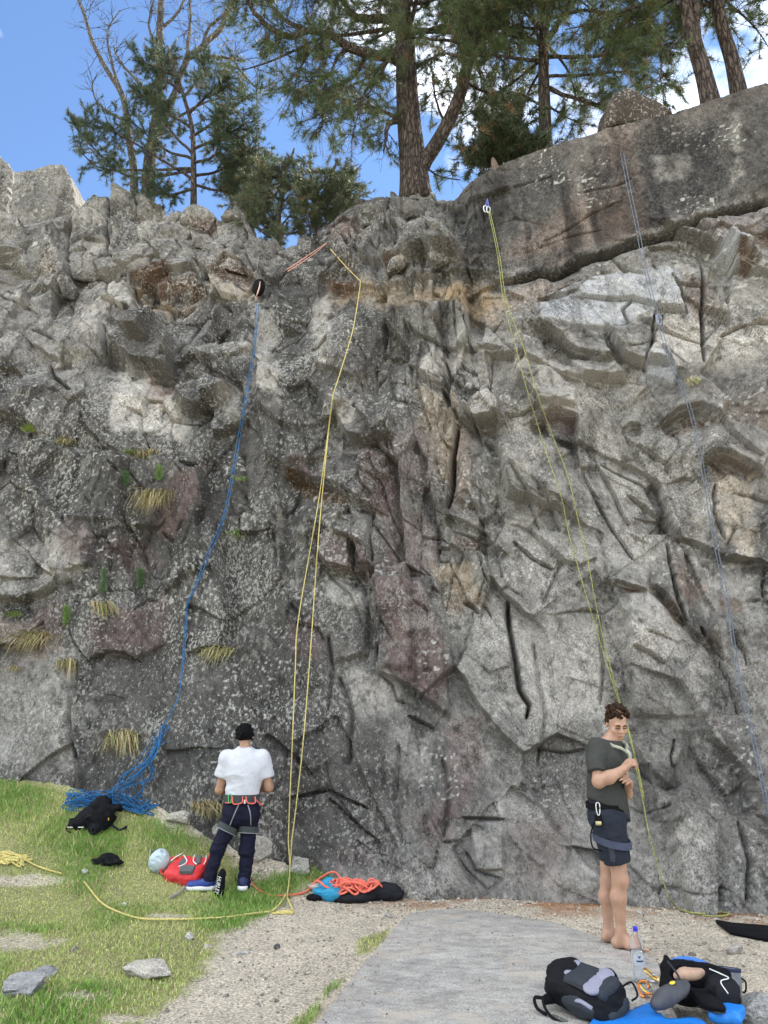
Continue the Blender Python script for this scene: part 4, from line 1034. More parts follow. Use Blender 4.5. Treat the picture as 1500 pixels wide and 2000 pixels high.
for C in Cs: tr.clothe(C, 22, 0.9, 0.010, 0.45, 0, -0.02, bare=True, spread=0.6, up=0.25)
# a haze of small old leaves clings to its right side
for k in range(420):
    p = np.array(at(tr.rng.normal(450, 60), tr.rng.normal(80, 90), Yl + tr.rng.normal(0.3, 0.5))); tr.tp.append(p); tr.ta.append(tr.rng.normal(0, 1, 3) / 1.7)
tr.finish(7, 0.09, 0.008, (.13, .13, .05), (.20, .17, .07))
# ---- dark green young pine in front of it
Y2 = rim(375).y + 1.0
tr = Tree('young_pine', 'bushy dark green young pine standing above the left rim', 378, 436, Y2, BARK, 6, 'young pines on the rim')
tk = tr.stem('378,440 378,330 375,250 356,180 332,110 328,90', 7, 2, trunk=True, n=30)
for P, nn in (('376,350 300,302 230,262 165,236', 26), ('378,335 255,345 190,296 150,252', 22), ('378,292 440,262 486,240', 22), ('374,250 300,202 268,180', 24), ('370,222 420,172 450,152', 24), ('352,180 320,142 330,96', 24), ('378,345 430,332 495,290', 22),
              ('378,362 440,372 480,350', 16), ('376,300 330,250 310,200', 20), ('376,320 420,300 440,220', 20), ('378,370 320,380 280,350', 16), ('360,190 390,150 400,120', 18), ('372,270 430,230 470,200', 20), ('376,310 320,290 250,230', 20), ('345,150 300,130 280,120', 14), ('378,330 210,330 160,300', 12)):
    C = tr.stem(P, 3.2, 1, tr.rng.uniform(-.9, .9), wob=0.6); tr.clothe(C, int(nn * 1.9), 0.50, 0.006, 0.25, 7, 0.0, up=0.3)
tr.finish(NEED, 0.105, 0.0042, (.045, .07, .042), (.08, .115, .062))
# ---- paler bushy pines in the notch
for j, (px, py, P, (cx, cy, rx, ry), lab, sd) in enumerate(((545, 490, '545,500 545,420 555,350 575,290', (540, 385, 75, 95), 'bushy olive green pine filling the notch left of the forked pine', 7), (615, 485, '615,500 620,420 640,360 660,310', (640, 385, 60, 75), 'smaller bushy pine right behind the notch below the forked pine', 8),
        (470, 470, '470,480 475,400 480,330 470,280', (480, 350, 60, 80), 'thin olive pine between the dark young pine and the notch', 9))):
    Yb = rim(px).y + 1.5 + 0.4 * j
    tr = Tree('young_pine', lab, px, py, Yb, BARK2, sd, 'young pines on the rim')
    tk = tr.stem(P, 6, 2, trunk=True, n=26)
    for k in range(34):
        g = tr.rng; a = g.uniform(0, 6.28); rr = g.uniform(.55, 1) ; ex, ey = cx + rx * rr * math.cos(a), cy + ry * rr * math.sin(a)
        i = int(g.uniform(.1, .95) * 25); bp = proj(*tk[i]); W = [(float(bp[0]), float(bp[1])), ((bp[0] * .5 + ex * .5), (bp[1] * .5 + ey * .5) + 8), (ex, ey)]
        C = tr.stem([(float(a_), float(b_)) for a_, b_ in W], 2.2, .8, g.uniform(-1.1, 1.1), wob=.4); tr.clothe(C, 7, 0.42, 0.006, 0.3, 6, 0.0, up=0.25)
    tr.finish(11, 0.12, 0.005, (.065, .088, .048), (.125, .15, .08))
# ---- dark shrub beside the slim pine and the broken stump
tr = Tree('dark_shrub', 'dark tangled conifer shrub on the rim beside the broken stump', 985, 345, rim(985).y + 0.9, BARK, 10, cat='shrub')
for k in range(22):
    g = tr.rng; a = g.uniform(-2.9, -0.2); rr = g.uniform(.5, 1); ex, ey = 990 + 75 * rr * math.cos(a), 330 + 130 * rr * math.sin(a)
    C = tr.stem([(985, 350), ((985 + ex) / 2 + 6, (350 + ey) / 2), (ex, ey)], 2.6, .8, g.uniform(-.6, .8), wob=.5); tr.clothe(C, 11, .45, .006, .25, 6, .03)
tr.finish(NEED, 0.13, 0.006, (.03, .045, .022), (.06, .075, .035))
st = Tubes(); Ys = rim(968).y + 0.35; B0 = at(972, 352, Ys)
C = spline([at(972, 352, Ys), at(968, 330, Ys), at(962, 308, Ys - .03)], 10); st.add(C - np.array(B0), np.array([9, 8.5, 8, 7.6, 7.2, 7, 6.6, 6, 4.5, 2]) * mpp(B0), 10)
C = spline([at(975, 345, Ys), at(982, 332, Ys), at(984, 318, Ys)], 8); st.add(C - np.array(B0), np.linspace(5, 2, 8) * mpp(B0), 8)
so = st.build('tree_stump', plain('dead_wood', (.17, .13, .10), .9, .4, 20, .8, .02)); so.location = B0; tag(so, 'pale splintered tree stump on the rim beside the dark shrub', 'stump')
# ---- boulder perched on the slab
bo = rock_block('boulder', '1186,242 1188,198 1204,180 1224,171 1244,175 1282,197 1322,219 1290,230 1240,238', 0.35, 1.3, .07, (0, .08), 777, None, colour=(.13, .105, .085), base=rim(1245), sub=.06)
tag(bo, 'dark brown wedge-shaped boulder perched on the edge of the right slab', 'boulder')
# ================================================================ soft shapes: distance fields turned into one skin
def v3(p): return np.array([float(p[0]), float(p[1]), float(p[2])])
class Skin:
    def __init__(s): s.p = []
    def cone(s, a, b, ra, rb, k=0.03, flat=None, sub=False, sq=None):
        """tapered limb a->b; flat='ab' cuts an end square; sq = (axis vector, factor) flattens it along that axis"""
        s.p.append(('c', v3(a), v3(b), ra, rb, k, flat or '', sub, sq)); return s
    def chain(s, P, r, k=0.03):
        for i in range(len(P) - 1): s.cone(P[i], P[i + 1], r[i], r[i + 1], k)
        return s
    def ell(s, c, r, M=None, k=0.03, sub=False):
        s.p.append(('e', v3(c), np.array(r, float), np.eye(3) if M is None else np.array(M, float), k, sub)); return s
    def box(s, c, half, rad, M=None, k=0.02, sub=False):
        s.p.append(('b', v3(c), np.array(half, float), rad, np.eye(3) if M is None else np.array(M, float), k, sub)); return s
    def bounds(s):
        lo, hi = np.full(3, 1e9), np.full(3, -1e9)
        for q in s.p:
            a, b = s.pb(q)
            if not (q[-1] is True or (q[0] == 'c' and q[7])): lo, hi = np.minimum(lo, a), np.maximum(hi, b)
        return lo, hi
    def pb(s, q):
        if q[0] == 'c':
            r = max(q[3], q[4]) * (1.0 if q[8] is None else max(1.0, q[8][1])); return np.minimum(q[1], q[2]) - r, np.maximum(q[1], q[2]) + r
        if q[0] == 'e': r = q[2].max() * np.ones(3)
        else: r = np.linalg.norm(q[2]) * np.ones(3)
        return q[1] - r, q[1] + r
    def mesh(s, h=0.008, cut=()):
        lo, hi = s.bounds(); lo = lo - 4 * h; hi = hi + 4 * h
        n = np.ceil((hi - lo) / h).astype(int) + 1
        ax = [lo[i] + h * np.arange(n[i]) for i in range(3)]; D = np.full(n, 0.2)
        for q in s.p:
            k = q[5] if q[0] in 'cb' else q[4]
            a, b = s.pb(q); m = k + 4 * h
            i0 = np.clip(np.floor((a - m - lo) / h).astype(int), 0, n - 1); i1 = np.clip(np.ceil((b + m - lo) / h).astype(int) + 1, 1, n)
            if (i1 <= i0).any(): continue
            sl = tuple(slice(i0[i], i1[i]) for i in range(3))
            X, Y, Z = np.meshgrid(ax[0][sl[0]], ax[1][sl[1]], ax[2][sl[2]], indexing='ij'); P = np.stack([X, Y, Z], -1)
            if q[0] == 'c':
                a_, b_ = q[1], q[2]; ba = b_ - a_; l2 = ba @ ba; w = P - a_
                if q[8] is not None:
                    av = np.array(q[8][0], float); av /= np.linalg.norm(av); tt = (w @ ba) / l2
                    off = w - tt[..., None] * ba; w = w + ((off @ av) * (1 / q[8][1] - 1))[..., None] * av
                t = (w @ ba) / l2; tc = np.clip(t, 0, 1)
                d = np.linalg.norm(w - tc[..., None] * ba, axis=-1) - (q[3] + (q[4] - q[3]) * tc); l = math.sqrt(l2)
                if 'a' in q[6]: d = np.maximum(d, -t * l)
                if 'b' in q[6]: d = np.maximum(d, (t - 1) * l)
                sub = q[7]
            elif q[0] == 'e':
                w = (P - q[1]) @ q[3].T; k0 = np.linalg.norm(w / q[2], axis=-1); k1 = np.linalg.norm(w / q[2] ** 2, axis=-1)
                d = k0 * (k0 - 1) / np.maximum(k1, 1e-9); sub = q[5]
            else:
                w = np.abs((P - q[1]) @ q[4].T) - (q[2] - q[3]); d = np.linalg.norm(np.maximum(w, 0), axis=-1) + np.minimum(w.max(-1), 0) - q[3]; sub = q[6]
            o = D[sl]
            if sub:
                d = -d; hh = np.clip(0.5 - 0.5 * (o - d) / k, 0, 1); D[sl] = o * (1 - hh) + d * hh + k * hh * (1 - hh)
            else:
                hh = np.clip(0.5 + 0.5 * (o - d) / k, 0, 1); D[sl] = o * (1 - hh) + d * hh - k * hh * (1 - hh)
        if cut:
            X, Y, Z = np.meshgrid(*ax, indexing='ij'); P = np.stack([X, Y, Z], -1)
            for c, nrm in cut:
                nrm = v3(nrm); nrm /= np.linalg.norm(nrm); D = np.maximum(D, (P - v3(c)) @ nrm)
        return surface_nets(D, lo, h)
def surface_nets(D, lo, h):
    ins = D < 0; nx, ny, nz = D.shape
    c = np.zeros((nx - 1, ny - 1, nz - 1), np.int8)
    for a in (0, 1):
        for b in (0, 1):
            for d in (0, 1): c += ins[a:nx - 1 + a, b:ny - 1 + b, d:nz - 1 + d]
    act = (c > 0) & (c < 8); I = np.argwhere(act); vid = np.full(act.shape, -1, np.int64); vid[act] = np.arange(len(I))
    S = np.zeros((len(I), 3)); W = np.zeros(len(I))
    cor = [(a, b, d) for a in (0, 1) for b in (0, 1) for d in (0, 1)]
    for p in cor:
        for ax in range(3):
            if p[ax] == 0:
                q = list(p); q[ax] = 1
                f0 = D[I[:, 0] + p[0], I[:, 1] + p[1], I[:, 2] + p[2]]; f1 = D[I[:, 0] + q[0], I[:, 1] + q[1], I[:, 2] + q[2]]
                x = (f0 < 0) != (f1 < 0); t = np.where(x, f0 / np.where(x, f0 - f1, 1), 0)
                e = np.tile(np.array(p, float), (len(I), 1)); e[:, ax] = t; S += e * x[:, None]; W += x
    V = lo + h * (I + S / np.maximum(W, 1)[:, None]); Fs = []
    for ax in range(3):
        o1, o2 = [(1, 2), (2, 0), (0, 1)][ax]
        sl0 = [slice(None)] * 3; sl1 = [slice(None)] * 3; sl0[ax] = slice(0, -1); sl1[ax] = slice(1, None)
        A = ins[tuple(sl0)]; B = ins[tuple(sl1)]; E = np.argwhere(A != B)
        E = E[(E[:, o1] > 0) & (E[:, o2] > 0) & (E[:, o1] < D.shape[o1] - 1) & (E[:, o2] < D.shape[o2] - 1)]
        def g(d1, d2):
            K = E.copy(); K[:, o1] += d1; K[:, o2] += d2; return vid[K[:, 0], K[:, 1], K[:, 2]]
        Q = np.stack([g(-1, -1), g(0, -1), g(0, 0), g(-1, 0)], -1); fl = A[E[:, 0], E[:, 1], E[:, 2]]
        Q = np.where(fl[:, None], Q, Q[:, ::-1]); Fs.append(Q[(Q >= 0).all(1)])
    return V, np.vstack(Fs)
def vnormals(V, F):
    n = np.cross(V[F[:, 2]] - V[F[:, 0]], V[F[:, 3]] - V[F[:, 1]]); N_ = np.zeros_like(V)
    for i in range(4): np.add.at(N_, F[:, i], n)
    return N_ / np.maximum(np.linalg.norm(N_, axis=1, keepdims=True), 1e-12)
def skin_obj(name, sk, mat, parent, org, h=0.008, cut=(), wrinkle=0.0, wf=(14, 6), smooth=2, seed=0, post=None):
    V, F = sk.mesh(h, cut)
    for _ in range(smooth):                                      # light relaxing removes voxel steps
        A = np.zeros_like(V); c = np.zeros(len(V))
        for a, b in ((0, 1), (1, 2), (2, 3), (3, 0)):
            np.add.at(A, F[:, a], V[F[:, b]]); np.add.at(A, F[:, b], V[F[:, a]]); np.add.at(c, F[:, a], 1); np.add.at(c, F[:, b], 1)
        V = 0.45 * V + 0.55 * A / np.maximum(c, 1)[:, None]
    if wrinkle:
        N_ = vnormals(V, F); k = V[:, 0] + 0.5 * V[:, 1] + 3.1 * seed
        d = ridged(k * wf[0] + 0.8 * V[:, 2] * wf[1], V[:, 2] * wf[1] * 1.6 - k * 2, 700 + seed, 3, 0.5) * 0.7 + 0.5 * fbm(k * wf[1], V[:, 2] * wf[1] * 0.8, 710 + seed, 2)
        V = V + N_ * (wrinkle * d)[:, None]
    if post is not None: V = post(V)
    return mesh_np(name, V - v3(org), F, mat, parent, smooth=True)
def ico_stone(name, c, r, seed, colour, label, cat='stone', group=None, flat=0.7, rz=0.0, sub=3, amp=0.28, parent=None, mat=None):
    bm = bmesh.new(); bmesh.ops.create_icosphere(bm, subdivisions=sub, radius=1.0)
    V = np.array([v.co for v in bm.verts]); F = np.array([[v.index for v in f.verts] for f in bm.faces]); bm.free()
    g = np.random.default_rng(seed)
    for k in range(9):                                            # planes knock corners off it
        n = g.normal(0, 1, 3); n /= np.linalg.norm(n); dd = V @ n; lim = g.uniform(0.55, 0.9); V = V - np.maximum(dd - lim, 0)[:, None] * n
    u = V[:, 0] + 0.7 * V[:, 1] + seed; w = V[:, 2] + 0.5 * V[:, 1]
    V = V * (1 + amp * 0.5 * fbm(u * 1.6, w * 1.6, 801, 3) + 0.05 * fbm(u * 7, w * 7, 805, 2))[:, None]
    r = np.array(r, float); V = V * r; ca, sa = math.cos(rz), math.sin(rz); V = np.stack([V[:, 0] * ca - V[:, 1] * sa, V[:, 0] * sa + V[:, 1] * ca, V[:, 2]], -1)
    V = V + np.array([0, 0, r[2] * 0.45])
    col = np.array(colour)[None] * (1 + 0.35 * fbm(u * 3, w * 3, 811, 4, .6) + 0.2 * fbm(u * 12, w * 12, 815, 2))[:, None]
    o = mesh_np(name, V, F, mat or ROCK, parent, col=np.clip(col, .02, .8)); o.location = c
    if label: tag(o, label, cat, group)
    return o
# ================================================================ the two climbers
def skin_material(name, c):
    m, nt, b = nmat(name); tc = nt.nodes.new('ShaderNodeTexCoord').outputs['Object']
    f = noise(nt, 14, 4, .6, tc); L(nt, ramp(nt, f, [(.3, tuple(q * .82 for q in c)), (.7, tuple(min(1, q * 1.12) for q in c))]), b.inputs['Base Color'])
    b.inputs['Roughness'].default_value = .5; b.inputs['Subsurface Weight'].default_value = .12; b.inputs['Subsurface Radius'].default_value = (.02, .008, .004); b.inputs['Subsurface Scale'].default_value = .3
    bump(nt, b, noise(nt, 220, 3, .6, tc), .08, .002); return m
SK1 = skin_material('skin_fair', (.40, .235, .155)); SK2 = skin_material('skin_tan', (.36, .205, .13))
HAIR1 = plain('hair_brown', (.036, .020, .012), .8, .5, 60, .6, .01); HAIR2 = plain('hair_black', (.004, .004, .0045), .8, .4, 60, .5, .01)
TEE1 = plain('tee_charcoal', (.048, .050, .046), .9, .15, 40, .25, .003); TEE2 = plain('tee_white', (.52, .53, .57), .9, .05, 40, .2, .003)
SHORTS = plain('shorts_dark', (.022, .026, .036), .85, .2, 40, .2, .003); SHORTP = plain('shorts_panel', (.048, .052, .066), .85, .15, 40, .2, .003)
TROUS = plain('trousers_navy', (.012, .012, .026), .85, .2, 40, .25, .003); HARN = plain('harness_grey', (.055, .062, .062), .8, .2, 50, .3, .003)
WEBK = plain('webbing_black', (.006, .006, .007), .8, .3, 60, .3, .002); CORAL = plain('coral_cord', (.72, .13, .10), .6, .2, 60, .3, .002)
STEEL = plain('metal_silver', (.62, .63, .65), .3, .1, 30, 0, 0, 1.0); WEBG = plain('webbing_grey', (.22, .235, .24), .8, .2, 60, .3, .002)
# ---------------- right climber, body turned to the right, looking down over the near shoulder
Y0 = 6.45
def A1(px, py, dy=0.0): return v3(at(px, py, Y0 + dy))
SLABZ = 0.07
f0 = A1(1212, 1852, -.03); org = np.array([f0[0], Y0, SLABZ])
fw = np.array([.85, -.53, 0]); rt = np.array([-.53, -.85, 0])          # forward, and his right hand side
man = thing('person', 'barefoot climber in charcoal t-shirt and dark shorts standing on the slab', 'person', org)
def tofoot(p): p = np.array(p); p[2] = SLABZ + 0.0; return p
B = Skin()
pel = A1(1187, 1592); chest = A1(1181, 1490); nk = A1(1192, 1448, .0)
wst = A1(1184, 1552)
B.ell(chest + fw * .01, (.125, .185, .19), np.array([fw, rt, [0, 0, 1]]), .05).ell(wst, (.105, .15, .14), np.array([fw, rt, [0, 0, 1]]), .06).ell(pel, (.115, .165, .13), np.array([fw, rt, [0, 0, 1]]), .06)
hd = A1(1205, 1413, -.03)                                              # middle of the head
B.cone(A1(1183, 1462), hd - np.array([0, 0, .05]), .066, .056, .03)
fh = np.array([.08, -.92, -.38]); fh /= np.linalg.norm(fh); rh = np.cross(fh, [0, 0, 1.]); rh /= np.linalg.norm(rh); uh = np.cross(rh, fh)
HM = np.array([rh, fh, uh])
def hp(a, b, c): return hd + rh * a + fh * b + uh * c
B.ell(hp(0, -.012, .035), (.074, .094, .088), HM, .02).ell(hp(0, .03, -.035), (.056, .060, .078), HM, .03).ell(hp(0, .058, -.092), (.028, .026, .022), HM, .025)
B.ell(hp(0, .085, .018), (.058, .012, .012), HM, .02)                                 # brow
B.cone(hp(0, .088, .012), hp(0, .112, -.030), .008, .013, .012).ell(hp(.012, .098, -.034), (.009, .01, .008), HM, .008).ell(hp(-.012, .098, -.034), (.009, .01, .008), HM, .008)
for s_ in (-1, 1):
    B.ell(hp(.031 * s_, .092, -.003), (.017, .014, .009), HM, .008, True)             # eye socket
    B.ell(hp(.031 * s_, .074, -.006), (.014, .012, .010), HM, .006)                   # lid
    B.ell(hp(.076 * s_, -.012, -.008), (.010, .020, .032), HM, .008)                  # ear
    B.ell(hp(.040 * s_, .058, -.035), (.022, .025, .02), HM, .02)                     # cheekbone
B.ell(hp(0, .091, -.062), (.023, .010, .006), HM, .008).ell(hp(0, .089, -.073), (.019, .011, .007), HM, .008)
shr = A1(1166, 1463, -.13); shl = A1(1203, 1460, .14)
elr = A1(1169, 1527, -.22); wrr = A1(1217, 1503, -.27)
ell_ = A1(1224, 1550, .02); wrl = A1(1228, 1531, -.15)
B.cone(shr, elr, .056, .044, .04).cone(elr, A1(1190, 1518, -.26), .044, .046, .03).cone(A1(1190, 1518, -.26), wrr, .046, .030, .03)
B.cone(shl, ell_, .054, .042, .04).cone(ell_, wrl, .042, .030, .03)
def hand(sk, w, d, nrm, curl, thumb, sc=1.0, spread=.0):
    """palm from the wrist w along d, palm facing nrm; four bent fingers and a thumb off its side"""
    d = v3(d) / np.linalg.norm(d); nrm = v3(nrm); nrm = nrm - d * (nrm @ d); nrm /= np.linalg.norm(nrm); sd = np.cross(d, nrm) * thumb
    pc = w + d * .045 * sc
    sk.box(pc, (.040 * sc, .043 * sc, .015 * sc), .013 * sc, np.array([sd, d, nrm]), .012)
    sk.cone(w - d * .02, w + d * .02, .028 * sc, .026 * sc, .015)
    for i, (o, l) in enumerate(((.030, .078), (.010, .088), (-.010, .082), (-.029, .064))):
        a = w + (d * .085 + sd * o) * sc; dd = d.copy() + sd * (o * spread * 6); P = [a - d * .015]; ang = 0
        for j, sg in enumerate((.42, .32, .26)):
            ang += curl * (1.0 + .25 * i * .3); dj = dd * math.cos(ang) + nrm * math.sin(ang); P.append(P[-1] + dj * l * sg * sc * (1.18 if j == 0 else 1))
        sk.chain(P, [.0095 * sc, .009 * sc, .0082 * sc, .007 * sc], .004)
    a = w + (d * .022 + sd * .034) * sc; b = a + (sd * .028 + d * .026 + nrm * .016) * sc; c = b + (d * .028 + nrm * .020 - sd * .004) * sc
    sk.chain([a, b, c], [.013 * sc, .0115 * sc, .009 * sc], .006)
hand(B, wrr, A1(1229, 1490, -.30) - wrr, np.array([.75, .2, -.35]), .85, 1, 1.05)
hand(B, wrl, A1(1224, 1514, -.27) - wrl, np.array([-.6, -.1, -.5]), .42, -1, 1.05, .5)
# legs: near one in front
hipn = A1(1196, 1612, -.10); kn = A1(1211, 1718, -.09); ann = A1(1213, 1830, -.04); ann[2] = SLABZ + .085
hipf = A1(1190, 1612, .09); kf = A1(1188, 1722, .12); anf = A1(1189, 1822, .16); anf[2] = SLABZ + .085
for hp_, k_, a_ in ((hipn, kn, ann), (hipf, kf, anf)):
    B.cone(hp_, k_, .088, .056, .05).cone(k_, k_ + (a_ - k_) * .32 - fw * .014, .054, .058, .03).cone(k_ + (a_ - k_) * .32 - fw * .014, a_ + (k_ - a_) * .12, .056, .036, .03).cone(a_ + (k_ - a_) * .12, a_, .036, .037, .02)
    B.ell(k_ + fw * .03, (.032, .034, .045), np.array([fw, rt, [0, 0, 1]]), .03)
for a_, fd in ((ann, np.array([.93, -.36, 0])), (anf, np.array([.80, .60, 0]))):
    fd = fd / np.linalg.norm(fd); sd = np.array([-fd[1], fd[0], 0]); g0 = np.array([a_[0], a_[1], SLABZ])
    B.ell(g0 - fd * .035 + np.array([0, 0, .036]), (.042, .034, .038), np.array([fd, sd, [0, 0, 1]]), .02)
    B.cone(g0 - fd * .02 + [0, 0, .045], g0 + fd * .13 + [0, 0, .026], .036, .024, .03).cone(g0 + fd * .05 + sd * .02 + [0, 0, .026], g0 + fd * .14 + sd * .025 + [0, 0, .02], .028, .020, .02).cone(g0 + fd * .05 - sd * .02 + [0, 0, .026], g0 + fd * .14 - sd * .025 + [0, 0, .02], .028, .020, .02).cone(a_, g0 + fd * .09 + [0, 0, .04], .036, .026, .03)
    sg = -1 if fd[1] < 0 else 1
    for i, (o, l, r) in enumerate(((.034, .050, .014), (.012, .045, .0105), (-.006, .042, .0095), (-.023, .036, .009), (-.038, .029, .0085))):
        p0 = g0 + fd * (.135 - .006 * i) + sd * o * sg + [0, 0, .017]; B.cone(p0, p0 + fd * l + [0, 0, -.006], r, r * .9, .005)
body = skin_obj('body', B, SK1, man, org, .0065, smooth=1)
# shirt
S = Skin(); FM = np.array([fw, rt, [0, 0, 1]])
S.ell(chest + fw * .012, (.148, .205, .20), FM, .05).cone(chest, A1(1187, 1560), .165, .160, .05, sq=(fw, .80)).cone(A1(1185, 1545), A1(1192, 1618), .168, .182, .05, sq=(fw, .86)).cone(shr, shl, .075, .075, .05)
S.cone(shr - np.array([0, 0, -.01]), A1(1166, 1508, -.205), .072, .072, .03, 'b').cone(shl, A1(1216, 1505, .12), .072, .068, .03, 'b')
S.cone(nk - np.array([0, 0, .03]), nk + np.array([.02, 0, .06]), .078, .070, .03)
S.cone(A1(1184, 1470), hd, .064, .060, .008, sub=True)
hem = np.array([.55, -.10, -1.0])*np.array([-1,1,1])
shirt = skin_obj('shirt', S, TEE1, man, org, .008, cut=[(A1(1190, 1583), hem + np.array([.0, 0, 0])), (A1(1191, 1445), np.array([.16, -.12, 1.0]))], wrinkle=.013, wf=(6, 4), smooth=2, seed=1)
# scarf tied round the neck and a slack rope loop
sc = Tubes(); C = spline([A1(1183, 1438, .05), A1(1184, 1449, -.08), A1(1197, 1457, -.15), A1(1212, 1461, -.17), A1(1222, 1467, -.14), A1(1222, 1455, .0), A1(1205, 1444, .07)], 30)
sc.add(C - org, .016 + .005 * np.sin(np.linspace(0, 9, 30)), 8, .6); C = spline([A1(1221, 1465, -.15), A1(1229, 1472, -.17), A1(1232, 1484, -.18)], 10); sc.add(C - org, np.linspace(.018, .009, 10), 8, .5)
sc.build('neck_scarf', plain('scarf_pale', (.36, .37, .29), .9, .5, 70, .4, .004), man)
# shorts with a paler side panel, harness worn over them
S = Skin(); S.ell(pel, (.140, .185, .135), FM, .05).cone(A1(1189, 1605, -.10), A1(1207, 1684, -.09), .118, .100, .05, 'b').cone(A1(1186, 1606, .08), A1(1196, 1678, .10), .110, .098, .05, 'b').cone(A1(1184, 1560), A1(1187, 1590), .150, .165, .04, 'a', sq=(fw, .86))
skin_obj('shorts', S, SHORTS, man, org, .008, wrinkle=.010, wf=(7, 6), seed=2)
S = Skin(); S.cone(A1(1196, 1648, -.185), A1(1201, 1683, -.168), .040, .034, .01, 'ab', sq=(np.array([.2, -1, 0]), .6)); skin_obj('side_panel', S, SHORTP, man, org, .008, wrinkle=.002, seed=3)
def band(name, c, ax, rx, rt_, hgt, mat, parent, org, M, tilt=(0, 0), thick=.008, n=36, sub=None):
    """a webbing band round an ellipse (half axes rx along M[0], rt_ along M[1])"""
    an = np.linspace(0, 2 * np.pi, n, endpoint=False); V = []
    for k, (dz, e) in enumerate(((-hgt / 2, 0), (hgt / 2, 0), (hgt / 2, thick), (-hgt / 2, thick))):
        for a in an: V.append(v3(c) + M[0] * (rx + e) * math.cos(a) + M[1] * (rt_ + e) * math.sin(a) + v3(ax) * (dz + tilt[0] * math.cos(a) + tilt[1] * math.sin(a)))
    F = []
    for k in range(4):
        for i in range(n): F.append((k * n + i, k * n + (i + 1) % n, ((k + 1) % 4) * n + (i + 1) % n, ((k + 1) % 4) * n + i))
    return mesh_np(name, np.array(V) - v3(org), np.array(F)[:, ::-1], mat, parent, smooth=False)
har = band('harness_belt', A1(1185, 1574), (0, 0, 1), .146, .176, .048, WEBK, man, org, FM, (-.01, .0), .012)
d_ = A1(1203, 1690, -.09) - A1(1190, 1600, -.10); d_ /= np.linalg.norm(d_); m1 = np.cross(d_, [0, 1., 0]); m1 /= np.linalg.norm(m1); m2 = np.cross(d_, m1)
band('leg_loop', A1(1198, 1642, -.10), d_, .122, .116, .052, plain('leg_loop_blue', (.060, .070, .105), .8, .2, 50, .3, .003), man, org, np.array([m1, m2]), (.03, .02), .010)
band('leg_loop', A1(1190, 1640, .09), d_, .116, .112, .050, plain('leg_loop_blue', (.06, .07, .105)), man, org, np.array([m1, m2]), (.03, .02), .010)
pc_ = Tubes(); C = spline([A1(1160, 1607, -.15), A1(1154, 1630, -.17), A1(1158, 1655, -.17), A1(1176, 1662, -.17)], 16); pc_.add(C - org, .006, 6); pc_.build('elastic_strap', WEBK, man)
def ring_link(C0, M, a, b, r, n=22, sx=1.0):
    an = np.linspace(0, 2 * np.pi, n); p = np.array([v3(C0) + M[0] * a * math.copysign(abs(math.cos(t_)) ** .8, math.cos(t_)) * (1 + .25 * math.sin(t_)) + M[1] * b * math.copysign(abs(math.sin(t_)) ** .8, math.sin(t_)) for t_ in an]); return p
UPM = np.array([[1., 0, 0], [0, 0, 1.]])
cb = Tubes(); cb.add(ring_link(A1(1168, 1580, -.235), UPM, .014, .046, .006) - org, .0045, 6)
cb.build('carabiner', STEEL, man)
S = Skin(); S.box(A1(1169, 1602, -.225), (.030, .014, .045), .012, None, .01); skin_obj('belay_device', S, WEBK, man, org, .006)
S = Skin(); S.box(A1(1169, 1608, -.242), (.024, .008, .016), .006, None, .01); skin_obj('brake_plate', S, plain('worn_brass', (.45, .40, .22), .4, .3, 40, .2, .002, .8), man, org, .005)
# hair: curly cap
S = Skin(); g = np.random.default_rng(33)
S.ell(hp(0, -.022, .055), (.080, .094, .066), HM, .02)
for k in range(150):
    a = g.uniform(0, 6.28); e = g.uniform(.0, 1.5); rr = g.uniform(.94, 1.16); q = (.084 * rr * math.cos(a) * math.cos(e), -.018 + .098 * rr * math.sin(a) * math.cos(e), .058 + .086 * rr * math.sin(e))
    if q[1] > .05 and q[2] < .075: continue
    S.ell(hp(*q), g.uniform(.008, .016, 3), HM, .004)
for s_ in (-1, 1): S.ell(hp(.074 * s_, -.03, .012), (.012, .040, .042), HM, .01)
S.ell(hp(0, -.085, .0), (.06, .025, .05), HM, .015)
skin_obj('hair', S, HAIR1, man, org, .0055, smooth=1)
for s_ in (-1, 1):
    ey = Tubes(); ey.add(spline([hp(.012 * s_, .0985, .016), hp(.030 * s_, .0985, .021), hp(.050 * s_, .086, .014)], 7) - org, np.array([.003, .005, .0055, .005, .0045, .0035, .002]), 6, .6); ey.build('eyebrow', HAIR1, man)
    ey = Tubes(); ey.add(spline([hp(.016 * s_, .0885, -.006), hp(.031 * s_, .0905, -.009), hp(.046 * s_, .082, -.005)], 7) - org, .0034, 6, .7); ey.build('eyelash', plain('lash', (.03, .018, .014), .6), man)
lp = Tubes(); lp.add(spline([hp(-.023, .0925, -.068), hp(0, .1025, -.0675), hp(.023, .0925, -.068)], 8) - org, np.array([.001, .002, .003, .0032, .0032, .003, .002, .001]), 5, .6); lp.build('lips', plain('lip', (.33, .13, .10), .5, .1), man)

